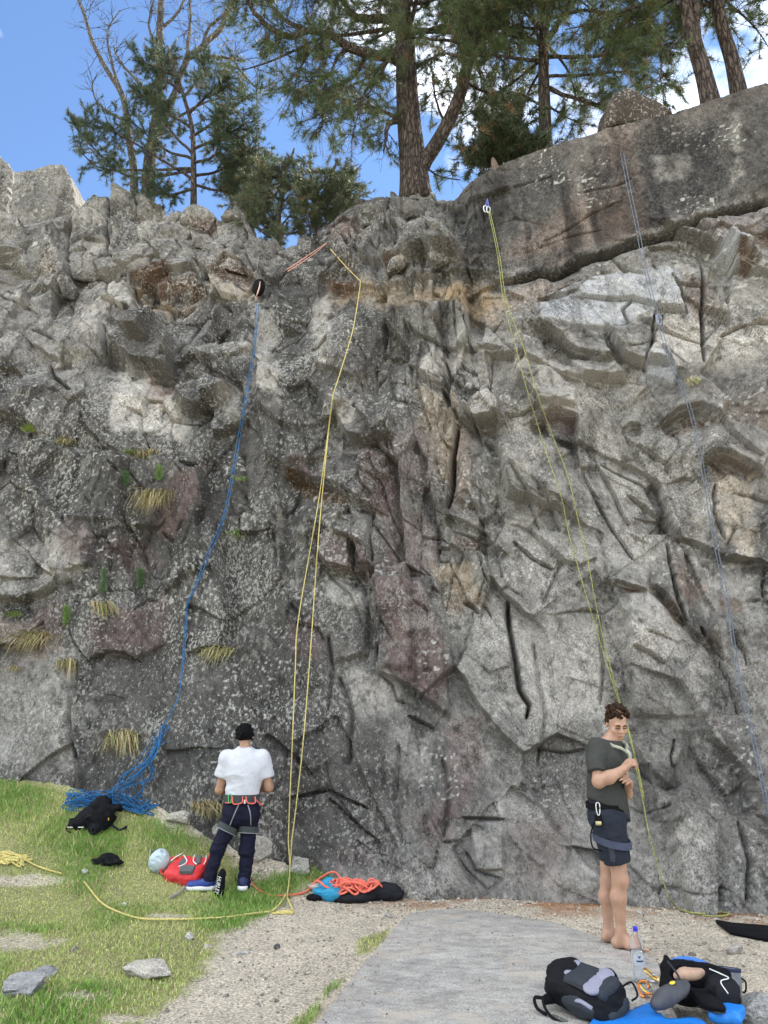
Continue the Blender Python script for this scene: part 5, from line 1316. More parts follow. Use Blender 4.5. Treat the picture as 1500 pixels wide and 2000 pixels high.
# ---------------- left climber, seen from behind, feeding rope
Y0b = 8.6; gzb = float(gz(-1.75, 8.6)); 
def A2(px, py, dy=0.0): return v3(at(px, py, Y0b + dy))
org2 = np.array([A2(445, 1756)[0], Y0b, gzb])
man2 = thing('person', 'climber seen from behind in white t-shirt, navy trousers and harness', 'person', org2)
B = Skin(); I3 = np.eye(3)
B.ell(A2(478, 1498), (.195, .12, .20), I3, .06).ell(A2(474, 1545), (.155, .105, .14), I3, .06).ell(A2(472, 1582), (.165, .12, .12), I3, .05)
hd2 = A2(478, 1437, .06)
B.cone(A2(479, 1468, .02), hd2, .060, .055, .03).ell(hd2 + [0, .0, .02], (.076, .092, .10), I3, .02).ell(hd2 + [0, .05, -.05], (.055, .055, .07), I3, .03)
for s_ in (-1, 1): B.ell(hd2 + [.078 * s_, .01, -.015], (.012, .02, .03), I3, .008)
B.cone(hd2 + [0, .10, .01], hd2 + [0, .125, -.03], .009, .013, .012)
sl_, sr_ = A2(444, 1481), A2(513, 1481)
el_l, el_r = A2(429, 1543, .05), A2(525, 1538, .05); wl, wr = A2(458, 1545, .33), A2(500, 1542, .33)
B.cone(sl_, el_l, .058, .046, .04).cone(el_l, wl, .046, .031, .03).cone(sr_, el_r, .058, .046, .04).cone(el_r, wr, .046, .031, .03)
hand(B, wl, np.array([.6, .6, .1]), np.array([.6, -.5, -.2]), .7, -1); hand(B, wr, np.array([-.6, .6, .1]), np.array([-.6, -.5, -.2]), .7, 1)
hl, kl, al = A2(457, 1592), A2(425, 1660, -.02), A2(404, 1731, -.05); hr_, kr, ar = A2(488, 1592), A2(482, 1660, .0), A2(476, 1737, -.02)
for h_, k_, a_ in ((hl, kl, al), (hr_, kr, ar)): B.cone(h_, k_, .085, .055, .05).cone(k_, a_, .055, .038, .03)
for a_, fd in ((al, np.array([-1., -.12, 0])), (ar, np.array([.12, 1., 0]))):
    B.cone(a_, np.array([a_[0], a_[1], gzb + .05]) + fd * .12, .04, .03, .03)
skin_obj('body', B, SK2, man2, org2, .009, smooth=1)
S = Skin(); S.ell(A2(478, 1500), (.215, .135, .19), I3, .05).cone(A2(478, 1500), A2(473, 1552), .185, .178, .05, sq=((0, 1, 0), .72)).cone(sl_, sr_, .075, .075, .06)
S.cone(sl_, A2(434, 1516, .03), .078, .080, .04, 'b').cone(sr_, A2(520, 1518, .03), .078, .080, .04, 'b').cone(A2(478, 1470), A2(479, 1458, .02), .10, .07, .05)
skin_obj('shirt', S, TEE2, man2, org2, .009, cut=[(A2(473, 1557), (0, 0, -1.)), (A2(480, 1459), (0, -.25, 1.))], wrinkle=.016, wf=(5, 4), seed=4)
S = Skin(); S.ell(A2(471, 1580), (.178, .135, .12), I3, .05).cone(A2(471, 1553), A2(471, 1578), .165, .175, .04, 'a', sq=((0, 1, 0), .72))
for h_, k_, a_ in ((hl, kl, al), (hr_, kr, ar)): S.cone(h_, k_, .098, .070, .05).cone(k_, a_ + (k_ - a_) * .02, .070, .062, .04, 'b')
S.ell(A2(460, 1592, -.04), (.09, .11, .10), I3, .03).ell(A2(487, 1592, -.04), (.09, .11, .10), I3, .03)
skin_obj('trousers', S, TROUS, man2, org2, .009, wrinkle=.014, wf=(4, 9), seed=5)
S = Skin(); S.ell(hd2 + [0, -.012, .028], (.094, .100, .098), I3, .02); g = np.random.default_rng(44)
for k in range(190):
    a = g.uniform(0, 6.28); e = g.uniform(-.55, 1.5); q = np.array([.092 * math.cos(a) * math.cos(e), -.012 + .098 * math.sin(a) * math.cos(e), .028 + .100 * math.sin(e)])
    if q[1] > .05 and q[2] < .06: continue
    S.cone(hd2 + q, hd2 + q * g.uniform(1.08, 1.28) + [g.uniform(-.02, .02), 0, -.026], .009, .003, .003)
skin_obj('hair', S, HAIR2, man2, org2, .006, smooth=1)
band('harness_belt', A2(472, 1559), (0, 0, 1), .178, .135, .080, HARN, man2, org2, I3, (0, 0), .012)
for k_, h_, c_, rr in ((kl, hl, .38, .100), (kr, hr_, .42, .097)):
    d_ = k_ - h_; d_ /= np.linalg.norm(d_); m1 = np.cross(d_, [0, 1., 0]); m1 /= np.linalg.norm(m1); m2 = np.cross(d_, m1)
    band('leg_loop', h_ + (k_ - h_) * c_, d_, rr, rr, .060, HARN, man2, org2, np.array([m1, m2]), (0, -.01), .010)
    band('loop_edge', h_ + (k_ - h_) * c_ + d_ * .031, d_, rr + .004, rr + .004, .007, WEBG, man2, org2, np.array([m1, m2]), (0, -.01), .010)
for P in (['466,1572,-.155', '458,1590,-.185', '449,1612,-.125'], ['484,1572,-.155', '489,1590,-.185', '490,1612,-.115']):
    tb = Tubes(); tb.add(spline([A2(*[float(q) for q in p.split(',')]) for p in P], 12) - org2, .006, 6); tb.build('elastic_strap', WEBG, man2)
for P in (('440,1568,-.10 448,1568,-.13 456,1566,-.155'), ('454,1556,-.155 456,1570,-.172 472,1568,-.176 474,1556,-.165'), ('480,1556,-.165 484,1568,-.176 498,1568,-.165 498,1556,-.14'), ('500,1562,-.12 506,1568,-.10 513,1573,-.06')):
    tb = Tubes(); tb.add(spline([A2(*[float(q) for q in p.split(',')]) for p in P.split()], 16) - org2, .0065, 6); tb.build('gear_loop', CORAL, man2)
tb = Tubes(); tb.add(ring_link(A2(449, 1560, -.165), UPM, .016, .042, .005) - org2, .0055, 6); tb.build('carabiner', plain('carabiner_green', (.12, .45, .14), .35, .1, 30, 0, 0, .6), man2)
S = Skin(); S.box(A2(478, 1566, -.165), (.010, .008, .022), .005, None, .004); skin_obj('buckle', S, plain('buckle_white', (.6, .62, .6), .5), man2, org2, .004)
BLU = plain('shoe_blue', (.018, .045, .22), .45, .25, 40, .2, .003); NAV = plain('shoe_navy', (.014, .022, .075), .6, .2, 40, .2, .003); SOLE = plain('sole_white', (.72, .72, .70), .6, .06, 40, .1, .002)
for a_, fd, mt, ln in ((al, np.array([-1., -.12, 0]), BLU, .185), (ar, np.array([.15, 1., 0]), NAV, .17)):
    fd = fd / np.linalg.norm(fd); sd = np.array([-fd[1], fd[0], 0]); g0 = np.array([a_[0], a_[1], gzb + .018]); FMs = np.array([fd, sd, [0, 0, 1]])
    S = Skin(); S.ell(g0 - fd * .035 + [0, 0, .055], (.055, .045, .06), FMs, .03).cone(g0 + [0, 0, .05], g0 + fd * (ln - .03) + [0, 0, .035], .048, .036, .04).ell(g0 + fd * (ln - .035) + [0, 0, .032], (.055, .048, .034), FMs, .03).cone(a_ + [0, 0, -.02], g0 + [0, 0, .06], .055, .05, .03)
    sh = skin_obj('shoe', S, mt, man2, org2, .007, cut=[(g0 + [0, 0, .022], (0, 0, -1.))], seed=6)
    S = Skin(); S.cone(g0 - fd * .045 + [0, 0, .012], g0 + fd * ln * .45 + [0, 0, .012], .053, .050, .03, sq=((0, 0, 1), 1)).cone(g0 + fd * ln * .45 + [0, 0, .012], g0 + fd * (ln - .02) + [0, 0, .012], .050, .046, .03)
    skin_obj('shoe_sole', S, SOLE, man2, org2, .007, cut=[(g0 + [0, 0, .026], (0, 0, 1.)), (g0 + [0, 0, -.014], (0, 0, -1.))])
# ================================================================ slab, stones, ropes and gear
def plane_pt(px, py, z):
    a, b, c = (float(q) for q in ray(px, py)); k = (z - CZ) / c; return np.array([a * k, b * k, z])
SL = [plane_pt(x, y, SLABZ) for x, y in ((575, 2040), (610, 2000), (640, 1957), (702, 1880), (768, 1808), (796, 1783), (840, 1775), (890, 1773), (960, 1780), (1040, 1792), (1100, 1803), (1170, 1826), (1240, 1846), (1288, 1868), (1300, 1905), (1316, 1960), (1340, 2040))]
SLP = np.array([(p[0], p[1]) for p in SL]); SLP = np.vstack([[SLP[0][0] - .9, 3.0], SLP, [SLP[-1][0] - .2, 3.0]])
xs = np.arange(SLP[:, 0].min() - .1, SLP[:, 0].max() + .1, .02); ys = np.arange(2.95, SLP[:, 1].max() + .1, .02); SX, SY = np.meshgrid(xs, ys)
sd_ = poly_in(SLP, SX, SY) + .03 * fbm(SX * 3, SY * 3, 901, 4, .6)
bedx = (SX * .35 + SY * .95); st = bedx * 2.2 + .3 * fbm(SX * .8, SY * .8, 903, 2); stp_ = (st - np.floor(st))
SZ = -.05 + (SLABZ + .05) * ss(-.03, .035, sd_) + (.014 * fbm(SX * .9, SY * .9, 905, 3) - .006 * ss(.9, 1.0, stp_) + .003 * fbm(SX * 9, SY * 9, 907, 3)) * ss(0, .1, sd_)
n1 = fbm(SX * 1.3, SY * 1.6, 911, 4, .6); n2 = fbm(SX * 8, SY * 9, 913, 3, .6)
sc_ = np.array([.36, .345, .315])[None, None] * (1 + .22 * n1 + .25 * n2)[..., None]
pk = ss(.1, .45, fbm(SX * .8 + 4, SY * 1.6, 915, 3))[..., None] * .6; sc_ = sc_ * (1 - pk) + np.array([.42, .345, .305]) * (1 + .2 * n2[..., None]) * pk
lt = ss(.2, .5, fbm(SX * 2.5, SY * 5, 917, 4, .65))[..., None] * .35; sc_ = sc_ * (1 - lt) + np.array([.50, .49, .45]) * lt
sc_ = sc_ * (1 - .18 * (ss(.93, .98, stp_) * ss(-.1, .2, fbm(SX * 1.5, SY * 1.5, 919, 2)))[..., None])
keep = sd_ > -.035; nr, nc = SX.shape; idx = np.arange(nr * nc).reshape(nr, nc)
F = np.stack([idx[:-1, :-1], idx[:-1, 1:], idx[1:, 1:], idx[1:, :-1]], -1).reshape(-1, 4); F = F[keep.ravel()[F].all(1)]
u, inv = np.unique(F, return_inverse=True)
slab_o = mesh_np('rock_slab', np.stack([SX, SY, SZ], -1).reshape(-1, 3)[u], inv.reshape(-1, 4), SOIL, smooth=True, col=np.clip(sc_, .02, .7).reshape(-1, 3)[u])
tag(slab_o, 'flat grey rock slab underfoot with a straight diagonal left edge', None, kind='structure')
m, nt, b = nmat('slab_stone'); pos = geo_pos(nt); col = N(nt, 'ShaderNodeVertexColor', layer_name='Col').outputs['Color']
s1 = noise(nt, 9, 6, .72, scaled(nt, pos, (1, 1.5, 1), (0, 0, -.25))); s2 = noise(nt, 75, 4, .75, pos); s3 = noise(nt, 2.2, 4, .6, scaled(nt, pos, (1, 1.4, 1), (0, 0, -.3)))
col = mixc(nt, 1.0, col, ramp(nt, s1, [(.33, (.74, .74, .74)), (.5, (1, 1, 1)), (.68, (1.18, 1.17, 1.15))]), 'MULTIPLY')
col = mixc(nt, 1.0, col, ramp(nt, s2, [(.32, (.55, .55, .55)), (.5, (1, 1, 1)), (.7, (1.45, 1.44, 1.4))]), 'MULTIPLY')
dirt_ = ramp(nt, s3, [(.56, (0, 0, 0)), (.66, (.6, .6, .6))]); col = mixc(nt, dirt_, col, (.46, .40, .32))
L(nt, col, b.inputs['Base Color']); b.inputs['Roughness'].default_value = .85; b.inputs['Specular IOR Level'].default_value = .2; bump(nt, b, mathn(nt, 'ADD', s1, mathn(nt, 'MULTIPLY', s2, .35)), .8, .02)
slab_o.data.materials[0] = m
# ---- stones
for i, (px, py, r, c, fl, lab) in enumerate((
        (290, 1908, (.19, .12, .075), (.50, .46, .39), .5, 'large pale flat-topped stone set in the grass at bottom left'),
        (50, 1935, (.17, .17, .07), (.34, .34, .34), .8, 'dark blue-grey stone in the grass at the lower left edge'),
        (85, 1905, (.10, .09, .04), (.30, .30, .30), .8, 'small dark grey stone behind the blue-grey one at lower left'),
        (370, 1836, (.045, .035, .04), (.52, .50, .47), .8, 'small white upright stone in the grass below the rope line'),
        (405, 1852, (.035, .03, .025), (.55, .49, .42), .7, 'small cream stone right of the white upright one'),
        (474, 1864, (.06, .025, .016), (.50, .48, .45), .4, 'thin pale flake of stone on the dirt at the grass edge'),
        (541, 1853, (.030, .025, .025), (.10, .10, .10), .7, 'small dark stone on the gravel path'),
        (165, 1704, (.07, .04, .025), (.58, .56, .50), .5, 'pale flat stone in the grass below the black cloth'),
        (243, 1768, (.030, .025, .02), (.6, .6, .58), .6, 'little white stone in the grass beside the yellow rope'),
        (355, 1606, (.19, .12, .085), (.46, .43, .37), .5, 'pale stone on the bank beside the dry grass clump'),
        (452, 1630, (.24, .16, .14), (.42, .40, .34), .6, 'lichen covered stone behind the white-shirted climber'),
        (505, 1668, (.32, .2, .13), (.47, .44, .38), .5, 'broad pale stone at the foot of the cliff behind the climber'),
        (583, 1698, (.20, .14, .10), (.42, .40, .35), .6, 'low rounded stone at the cliff foot behind the yellow rope'),
        (620, 1735, (.14, .09, .035), (.45, .41, .36), .4, 'flat stone half buried behind the rope bag'),
        (1435, 1862, (.075, .06, .055), (.42, .38, .34), .8, 'angular two-toned stone on the dirt near the right edge'),
        (1306, 1903, (.065, .10, .055), (.30, .27, .24), .8, 'jagged brown-grey stone at the right end of the slab'),
        (1250, 1784, (.05, .035, .025), (.50, .45, .38), .6, 'small pale stone on the dirt behind the barefoot climber'),
        (1352, 1866, (.03, .03, .018), (.20, .17, .14), .6, 'small brown stone on the dirt right of the bottle'),
        (1398, 1798, (.03, .025, .02), (.55, .52, .48), .6, 'small whitish stone beside the green rope end'),
        (1485, 1990, (.16, .14, .09), (.30, .30, .29), .6, 'speckled grey stone in the bottom right corner'),
        (145, 1858, (.035, .03, .03), (.42, .34, .25), .7, 'small tan stone in the grass at lower left'), (760, 1790, (.05, .04, .025), (.38, .36, .33), .5, 'small grey stone at the top corner of the slab'))):
    p = gp(px, py); ico_stone('stone', p, r, 40 + i, c, lab, 'stone', 'loose stones below the cliff', fl, i * .7, 3 if max(r) < .1 else 4)
# ---- plants growing on the face and the bank
def tuft(name, p, r, n, c, label, cat, group, droop=1.0, up=.6, seed=1, w=.0062):
    g = np.random.default_rng(seed); V = []; F4 = []; F3 = []; col = []; lean = g.normal(0, .45); squ = g.uniform(.6, 1.2)
    for i in range(n):
        a = g.uniform(0, 6.28); o = g.uniform(.25, 1.0); d = np.array([math.cos(a) * o + lean, math.sin(a) * o * .7 - .35, g.normal(0, .15)]); ln = r * g.uniform(.3, 1.25) * squ; q = np.array([g.normal(0, r * .38), g.normal(0, .03), g.normal(0, r * .12)])
        pts_ = [q + d * ln * t_ + np.array([0, 0, ln * (up * t_ * 1.6 - droop * 1.5 * t_ * t_)]) for t_ in (0, .4, .75, 1.0)]
        sdv = np.array([-math.sin(a), math.cos(a), .3]) * w; b0 = len(V)
        for j, z in enumerate(pts_[:3]): V += [z - sdv * (1 - .25 * j), z + sdv * (1 - .25 * j)]
        V.append(pts_[3]); F4 += [(b0, b0 + 1, b0 + 3, b0 + 2), (b0 + 2, b0 + 3, b0 + 5, b0 + 4)]; F3.append((b0 + 4, b0 + 5, b0 + 6))
        cc = np.array(c[g.integers(0, len(c))]) * g.uniform(.7, 1.3); col += [cc] * 7
    o = mesh_np(name, np.array(V), [np.array(F4), np.array(F3)], GRASSM, smooth=True, col=np.array(col)); o.location = p; return tag(o, label, cat, group)
STRAW = [(.34, .28, .15), (.42, .36, .21), (.26, .23, .10), (.22, .24, .08), (.30, .22, .12)]; GRN = [(.12, .20, .05), (.18, .25, .07), (.26, .30, .10)]
for i, (px, py, r, n, c, dr, up, lab) in enumerate((
        (130, 862, .16, 90, STRAW, .8, .4, 'straw coloured grass along the ledge at upper left'), (285, 886, .22, 170, STRAW, 1.1, .6, 'yellow drooping grass clump below the pale rock panel'), (255, 884, .12, 70, GRN, .7, .6, 'green leafy fringe left of the yellow clump'),
        (306, 965, .26, 200, STRAW, 1.3, .5, 'big dry grass clump below the small green pine seedling'), (75, 1245, .26, 170, STRAW, .9, .5, 'long dry grass spilling over the left ledge'), (195, 1180, .17, 110, STRAW, 1.2, .5, 'dry grass hanging below the tall green seedlings'),
        (30, 1200, .12, 80, GRN, .5, .4, 'low green cushion on the ledge at the left edge'), (30, 1305, .10, 50, STRAW, .9, .5, 'small orange-brown tuft near the left edge'), (455, 1040, .13, 50, GRN, .9, .5, 'thin green tuft right of the blue rope'), (430, 1268, .22, 100, [(.34, .34, .16), (.42, .38, .2)], 1.2, .5, 'wispy pale grass hanging right of the blue rope'),
        (240, 1440, .22, 190, STRAW, 1.2, .7, 'round straw clump above the grassy bank'), (405, 1580, .20, 300, STRAW, .9, .7, 'matted brown grass hanging over the stones behind the climber'), (1352, 745, .12, 50, [(.3, .3, .12), (.4, .36, .18)], 1.0, .6, 'small tuft on the right side of the face beside the grey rope'),
        (470, 935, .10, 40, GRN, .8, .6, 'tiny green tuft beside the blue rope bend'), (60, 840, .10, 130, [(.22, .30, .06)], .4, .6, 'bright green sprig under the dark overhang'), (130, 1290, .14, 70, STRAW, 1.3, .4, 'brown withered grass below the long ledge clump'))):
    p = wall_hit(px, py, .05); tuft('grass_tuft', p, r * 1.15, int(n * 1.3), c, lab, 'grass tuft', 'grass clumps growing on the cliff', dr, up, 300 + i)
for i, (px, py, h_, lab) in enumerate(((245, 950, .20, 'dark green pine seedling on the cliff left of the dry clump'), (310, 940, .20, 'bright green pine seedling on top of the dry clump'), (200, 1165, .36, 'tallest of the green pine seedlings on the left face'), (128, 1222, .24, 'bright green seedling at the end of the left ledge'), (272, 1150, .26, 'pale grey-green seedling right of the tallest one'))):
    p = v3(wall_hit(px, py, .03)); rt_ = thing('pine_seedling', lab, 'seedling', p, 0, 'pine seedlings growing on the cliff'); g = np.random.default_rng(350 + i)
    C = spline([(0, 0, 0), (.01, -.03, h_ * .5), (0, -.04, h_)], 8); tb = Tubes(); tb.add(C, np.linspace(.006, .002, 8), 5); tb.build('stem', BARK, rt_)
    n = 520; t_ = g.uniform(.1, 1, n); P = np.stack([np.interp(t_, np.linspace(0, 1, 8), C[:, k]) for k in range(3)], -1) + g.normal(0, .012, (n, 3))
    D_ = g.normal(0, 1, (n, 3)) * [1, 1, .4] + [0, 0, .9]; D_ /= np.linalg.norm(D_, axis=1, keepdims=True); S_ = np.cross(D_, g.normal(0, 1, (n, 3))); S_ /= np.linalg.norm(S_, axis=1, keepdims=True)
    V = np.stack([P - S_ * .0028, P + S_ * .0028, P + D_ * (.085 * g.uniform(.6, 1.2, (n, 1)))], 1).reshape(-1, 3); c = np.array([.10, .17, .07]) if i % 2 == 0 else np.array([.17, .27, .08])
    mesh_np('needles', V, np.arange(n * 3).reshape(-1, 3), LEAF, rt_, col=np.repeat(c * g.uniform(.7, 1.3, (n, 1)), 3, 0))
# ---- ropes
def rope_mat(name, c1, c2):
    m, nt, b = nmat(name); tc = geo_pos(nt); w = N(nt, 'ShaderNodeTexVoronoi', Scale=150.0); L(nt, tc, w.inputs['Vector'])
    L(nt, mixc(nt, ramp(nt, w.outputs['Color'], [(.55, (0, 0, 0)), (.6, (1, 1, 1))]), c1, c2), b.inputs['Base Color']); b.inputs['Roughness'].default_value = .75; b.inputs['Specular IOR Level'].default_value = .2; return m
RB = rope_mat('rope_blue', (.03, .15, .34), (.018, .075, .18)); RY = rope_mat('rope_yellow', (.62, .53, .20), (.38, .32, .10)); RG = rope_mat('rope_green', (.34, .34, .11), (.14, .15, .05)); RC = rope_mat('rope_coral', (.80, .20, .13), (.62, .12, .09)); RS = rope_mat('rope_grey', (.16, .19, .24), (.07, .09, .13))
def wall_line(P, out=.05, n=60):
    """a rope lying against the face: follows the photo line, rests on what stands out"""
    S_ = spline([(x, y, 0) for x, y in (pts(P) if isinstance(P, str) else P)], n)
    Y = np.array([wall_hit(x, y, out).y for x, y, _ in S_])
    for _ in range(3): Y = np.minimum(Y, (np.r_[Y[0], Y[:-1]] + np.r_[Y[1:], Y[-1]]) / 2) * .5 + .5 * (np.r_[Y[0], Y[:-1]] + np.r_[Y[1:], Y[-1]]) / 2
    return np.array([v3(at(S_[i, 0], S_[i, 1], Y[i])) for i in range(n)])
def loose(cx, cy, rx, ry, n, h0, seed, up=.10, k=2.0):
    """loops of slack rope lying in a heap on the ground; centre and spread in photo px"""
    g = np.random.default_rng(seed); c = gp(cx, cy); m_ = mpp(c); a = 0; P = []
    for i in range(n):
        a += g.uniform(.5, 1.5) * k; rr = g.uniform(.25, 1.0); x = c.x + math.cos(a) * rr * rx * m_; y = c.y + math.sin(a * 1.3 + g.uniform(0, 2)) * rr * ry * m_ * 2.2; P.append((x, y, float(gz(x, y)) + h0 + up * g.random() * (1.1 - rr)))
    return spline(P, n * 7)
rb = thing('blue_rope', 'long blue rope hanging down the left face into a heap on the bank', 'rope', wall_hit(502, 600)); o0 = v3(rb.location)
tb = Tubes(); tb.add(wall_line('502,595 495,680 478,780 460,880 438,1000 405,1080 377,1155', .06) - o0, .0056, 6); tb.build('strand', RB, rb)
tb = Tubes(); tb.add(wall_line('505,595 497,690 482,780 463,890 442,1000 409,1085 378,1157', .06) - o0, .0056, 6); tb.build('strand', RB, rb)
tb = Tubes(); tb.add(wall_line('377,1155 366,1178 360,1240 356,1290 350,1355 338,1385 322,1415', .03) - o0, .0056, 6); tb.build('strand', RB, rb)
tb = Tubes(); tb.add(wall_line('378,1157 368,1178 363,1240 358,1300 349,1358 336,1388 318,1422', .03) - o0, .0056, 6); tb.build('strand', RB, rb)
g = np.random.default_rng(61); bun = Tubes()
for k in range(14):
    e = v3(gp(g.uniform(185, 285), g.uniform(1566, 1592))) + [0, 0, .03]; ya = wall_hit(310, 1440, .1).y; j = g.normal(0, 1.5, 6); f_ = g.uniform(.6, 1.0)
    W = [v3(at(316 + 4 * j[0], 1432 + 8 * j[1], ya)), v3(at(290 + 7 * j[2], 1478, ya - .05 + .03 * j[3])), v3(at(264 + 11 * j[4], 1517, ya - .12 + .04 * j[1])), v3(at(238 + 17 * j[5], 1546, ya - .2 + .05 * j[2]))]
    bun.add(spline(W + [e], 26) - o0, .0062, 6)
for P in ('326,1408 318,1425 306,1445', '331,1418 316,1436 304,1450'): bun.add(wall_line(P, .10, 10) - o0, .007, 6)
for cx, cy, rx, ry, n, sd in ((185, 1572, 66, 16, 40, 71), (245, 1584, 62, 10, 30, 72), (150, 1574, 34, 14, 26, 73), (285, 1588, 22, 6, 12, 74)): bun.add(loose(cx, cy, rx * 1.1, ry, n, .02, sd, .20) - o0, .0062, 6)
tag(bun.build('rope_heap', RB, rb), kind='stuff')
ry = thing('yellow_rope', 'doubled yellow rope hanging from the notch to the knotted end by the climber', 'rope', wall_hit(645, 486)); o0 = v3(ry.location)
e1 = v3(gp(563, 1745)) + [0, 0, .02]
free = lambda P, ya, yb: np.array([v3(at(x, y, ya + (yb - ya) * t_)) for t_, (x, y) in zip(np.linspace(0, 1, len(pts(P))), pts(P))])
up1 = wall_line('645,486 675,520 704,549', .04, 12); up2 = wall_line('705,549 690,640 670,710 650,772', .10, 24); yk = up2[-1][1]
tb = Tubes(); tb.add(np.vstack([up1, up2[1:]]) - o0, .0068, 6); tb.build('strand', RY, ry)
lo1 = wall_line('650,772 640,850 622,980 583,1208 577,1300 571,1450 566,1560 563,1640', .08, 60); lo2 = wall_line('650,772 637,890 622,1050 607,1262 593,1440 580,1560 570,1640', .09, 60)
for lo_ in (lo1, lo2):
    ya = lo_[-1][1]; tail = spline([lo_[-1], v3(at(566, 1700, (ya + 8.75) / 2)), v3(gp(560, 1762)) + [0, 0, .03]], 12)
    tb = Tubes(); tb.add(np.vstack([lo_, tail[1:]]) - o0, .0064, 6); tb.build('strand', RY, ry)
kn = Tubes()
for sd in (81, 82): kn.add(loose(555, 1786, 26, 4, 16, .012, sd, .03) - o0, .009, 6)
kn.add(spline([gp(560, 1750) + Vector((0, 0, .03)), gp(548, 1772) + Vector((0, 0, .04)), gp(532, 1784) + Vector((0, 0, .02))], 10) - o0, .009, 6); kn.add(spline([gp(560, 1758) + Vector((0, 0, .03)), gp(568, 1776) + Vector((0, 0, .03)), gp(574, 1786) + Vector((0, 0, .02))], 10) - o0, .009, 6)
tag(kn.build('knot_tangle', RY, ry), kind='stuff')
for P in ('532,1785 490,1790 440,1797 380,1800 330,1801 280,1800 240,1790 200,1770 178,1745 163,1726', '120,1711 95,1704 72,1696 52,1686'):
    tb = Tubes(); tb.add(spline([gp(x, y) + Vector((0, 0, .022)) for x, y in pts(P)], 50) - o0, .0095, 6); tb.build('ground_strand', RY, ry)
yc = Tubes(); o1 = v3(gp(20, 1685))
for sd in (91, 92, 93): yc.add(loose(18, 1684, 42, 9, 30, .015, sd, .09) - o1, .0095, 6)
yo = yc.build('rope_coil', RY); yo.location = o1; tag(yo, 'loose heap of yellow rope at the left edge of the grass', 'rope')
rg = thing('green_rope', 'thin yellow-green rope doubled from the slab anchor to the ground at right', 'rope', wall_hit(953, 412)); o0 = v3(rg.location)
l1 = wall_line('954,412 972,500 984,590 1008,680 1025,747 1048,823 1070,893 1097,973 1112,1047 1150,1180 1180,1280 1210,1375', .06, 80)
l2 = wall_line('957,412 976,500 990,590 1023,680 1050,770 1080,853 1110,933 1133,1033 1147,1087 1163,1177 1180,1253 1197,1320 1213,1380', .06, 80)
l3 = wall_line('1213,1380 1232,1440 1243,1500 1255,1560 1268,1630 1285,1690 1300,1735 1312,1762', .10, 40)
for P in (l1, np.vstack([l2, l3[1:]])): tb = Tubes(); tb.add(P - o0, .0058, 6); tb.build('strand', RG, rg)
tb = Tubes(); tb.add(wall_line('1226,1425 1234,1455 1246,1500 1258,1560', .13, 20) - o0, .0075, 6); tb.build('strand', RG, rg)
tb = Tubes(); tb.add(spline([l3[-1]] + [gp(x, y) + Vector((0, 0, .02)) for x, y in pts('1322,1776 1345,1786 1375,1789 1405,1786 1425,1790 1405,1794 1372,1793')], 40) - o0, .0085, 6); tb.build('ground_strand', RG, rg)
rs = thing('grey_rope', 'faint grey-blue rope doubled down the far right face', 'rope', wall_hit(1212, 300)); o0 = v3(rs.location)
for dx in (0, 6):
    tb = Tubes(); tb.add(wall_line([(x + dx, y) for x, y in pts('1212,300 1228,380 1243,450 1252,500 1268,570 1287,640 1308,710 1345,800 1372,930 1392,1050 1418,1180 1440,1320 1468,1440 1500,1600')], .07, 90) - o0, .0052, 6); tb.build('strand', RS, rs)
tb = Tubes(); tb.add(ring_link(wall_hit(1287, 625, .10), UPM, .03, .07, .01) - o0, .010, 6); tb.build('carabiner', plain('steel_blue', (.20, .22, .30), .4, .1, 30, 0, 0, .8), rs)
# anchors
ac = thing('anchor_quickdraws', 'blue sling and silver carabiners of the anchor on the smooth slab', 'anchor', wall_hit(951, 402)); o0 = v3(ac.location)
for k, (x, y) in enumerate(((948, 408), (954, 410))): tb = Tubes(); tb.add(ring_link(wall_hit(x, y, .06), UPM, .025, .055, .01) - o0, .008, 6); tb.build('carabiner', STEEL, ac)
for P in ('947,404 950,396 952,388', '955,406 953,396 952,388'): tb = Tubes(); tb.add(wall_line(P, .05, 8) - o0, .010, 6, .5); tb.build('sling', plain('sling_blue', (.12, .13, .40), .8), ac)
ac = thing('notch_anchor', 'coral slings and dark carabiner of the anchor in the notch', 'anchor', wall_hit(640, 478)); o0 = v3(ac.location)
for P in ('641,472 600,500 558,528', '638,476 602,504 562,530'): tb = Tubes(); tb.add(wall_line(P, .06, 16) - o0, .0075, 6); tb.build('sling', rope_mat('sling_pink', (.70, .38, .28), (.5, .25, .2)), ac)
tb = Tubes(); tb.add(ring_link(wall_hit(642, 476, .07), UPM, .03, .06, .01) - o0, .010, 6); tb.build('carabiner', plain('steel_teal', (.06, .11, .13), .4, .1, 30, 0, 0, .6), ac)
p = v3(wall_hit(505, 562, .16)); ab = thing('rope_protector', 'black padded rope protector bag hanging over the edge at the blue rope', 'bag', p)
S = Skin(); S.ell(p, (.11, .07, .17), np.eye(3), .03).ell(p + [.04, -.01, .04], (.07, .05, .12), np.eye(3), .03); skin_obj('pad', S, WEBK, ab, p, .009, wrinkle=.008, seed=9)
tb = Tubes(); tb.add(np.array([v3(at(x, y, p[1] - .09)) for x, y in pts('508,550 507,560 504,570 501,578')]) - p, [.006, .012, .014, .008], 6); tb.add(ring_link(at(500, 584, p[1] - .07), UPM, .014, .035, .01) - p, .005, 5); tag(tb.build('knotted_sling', plain('sling_flesh', (.62, .40, .33), .7), ab), kind='stuff')
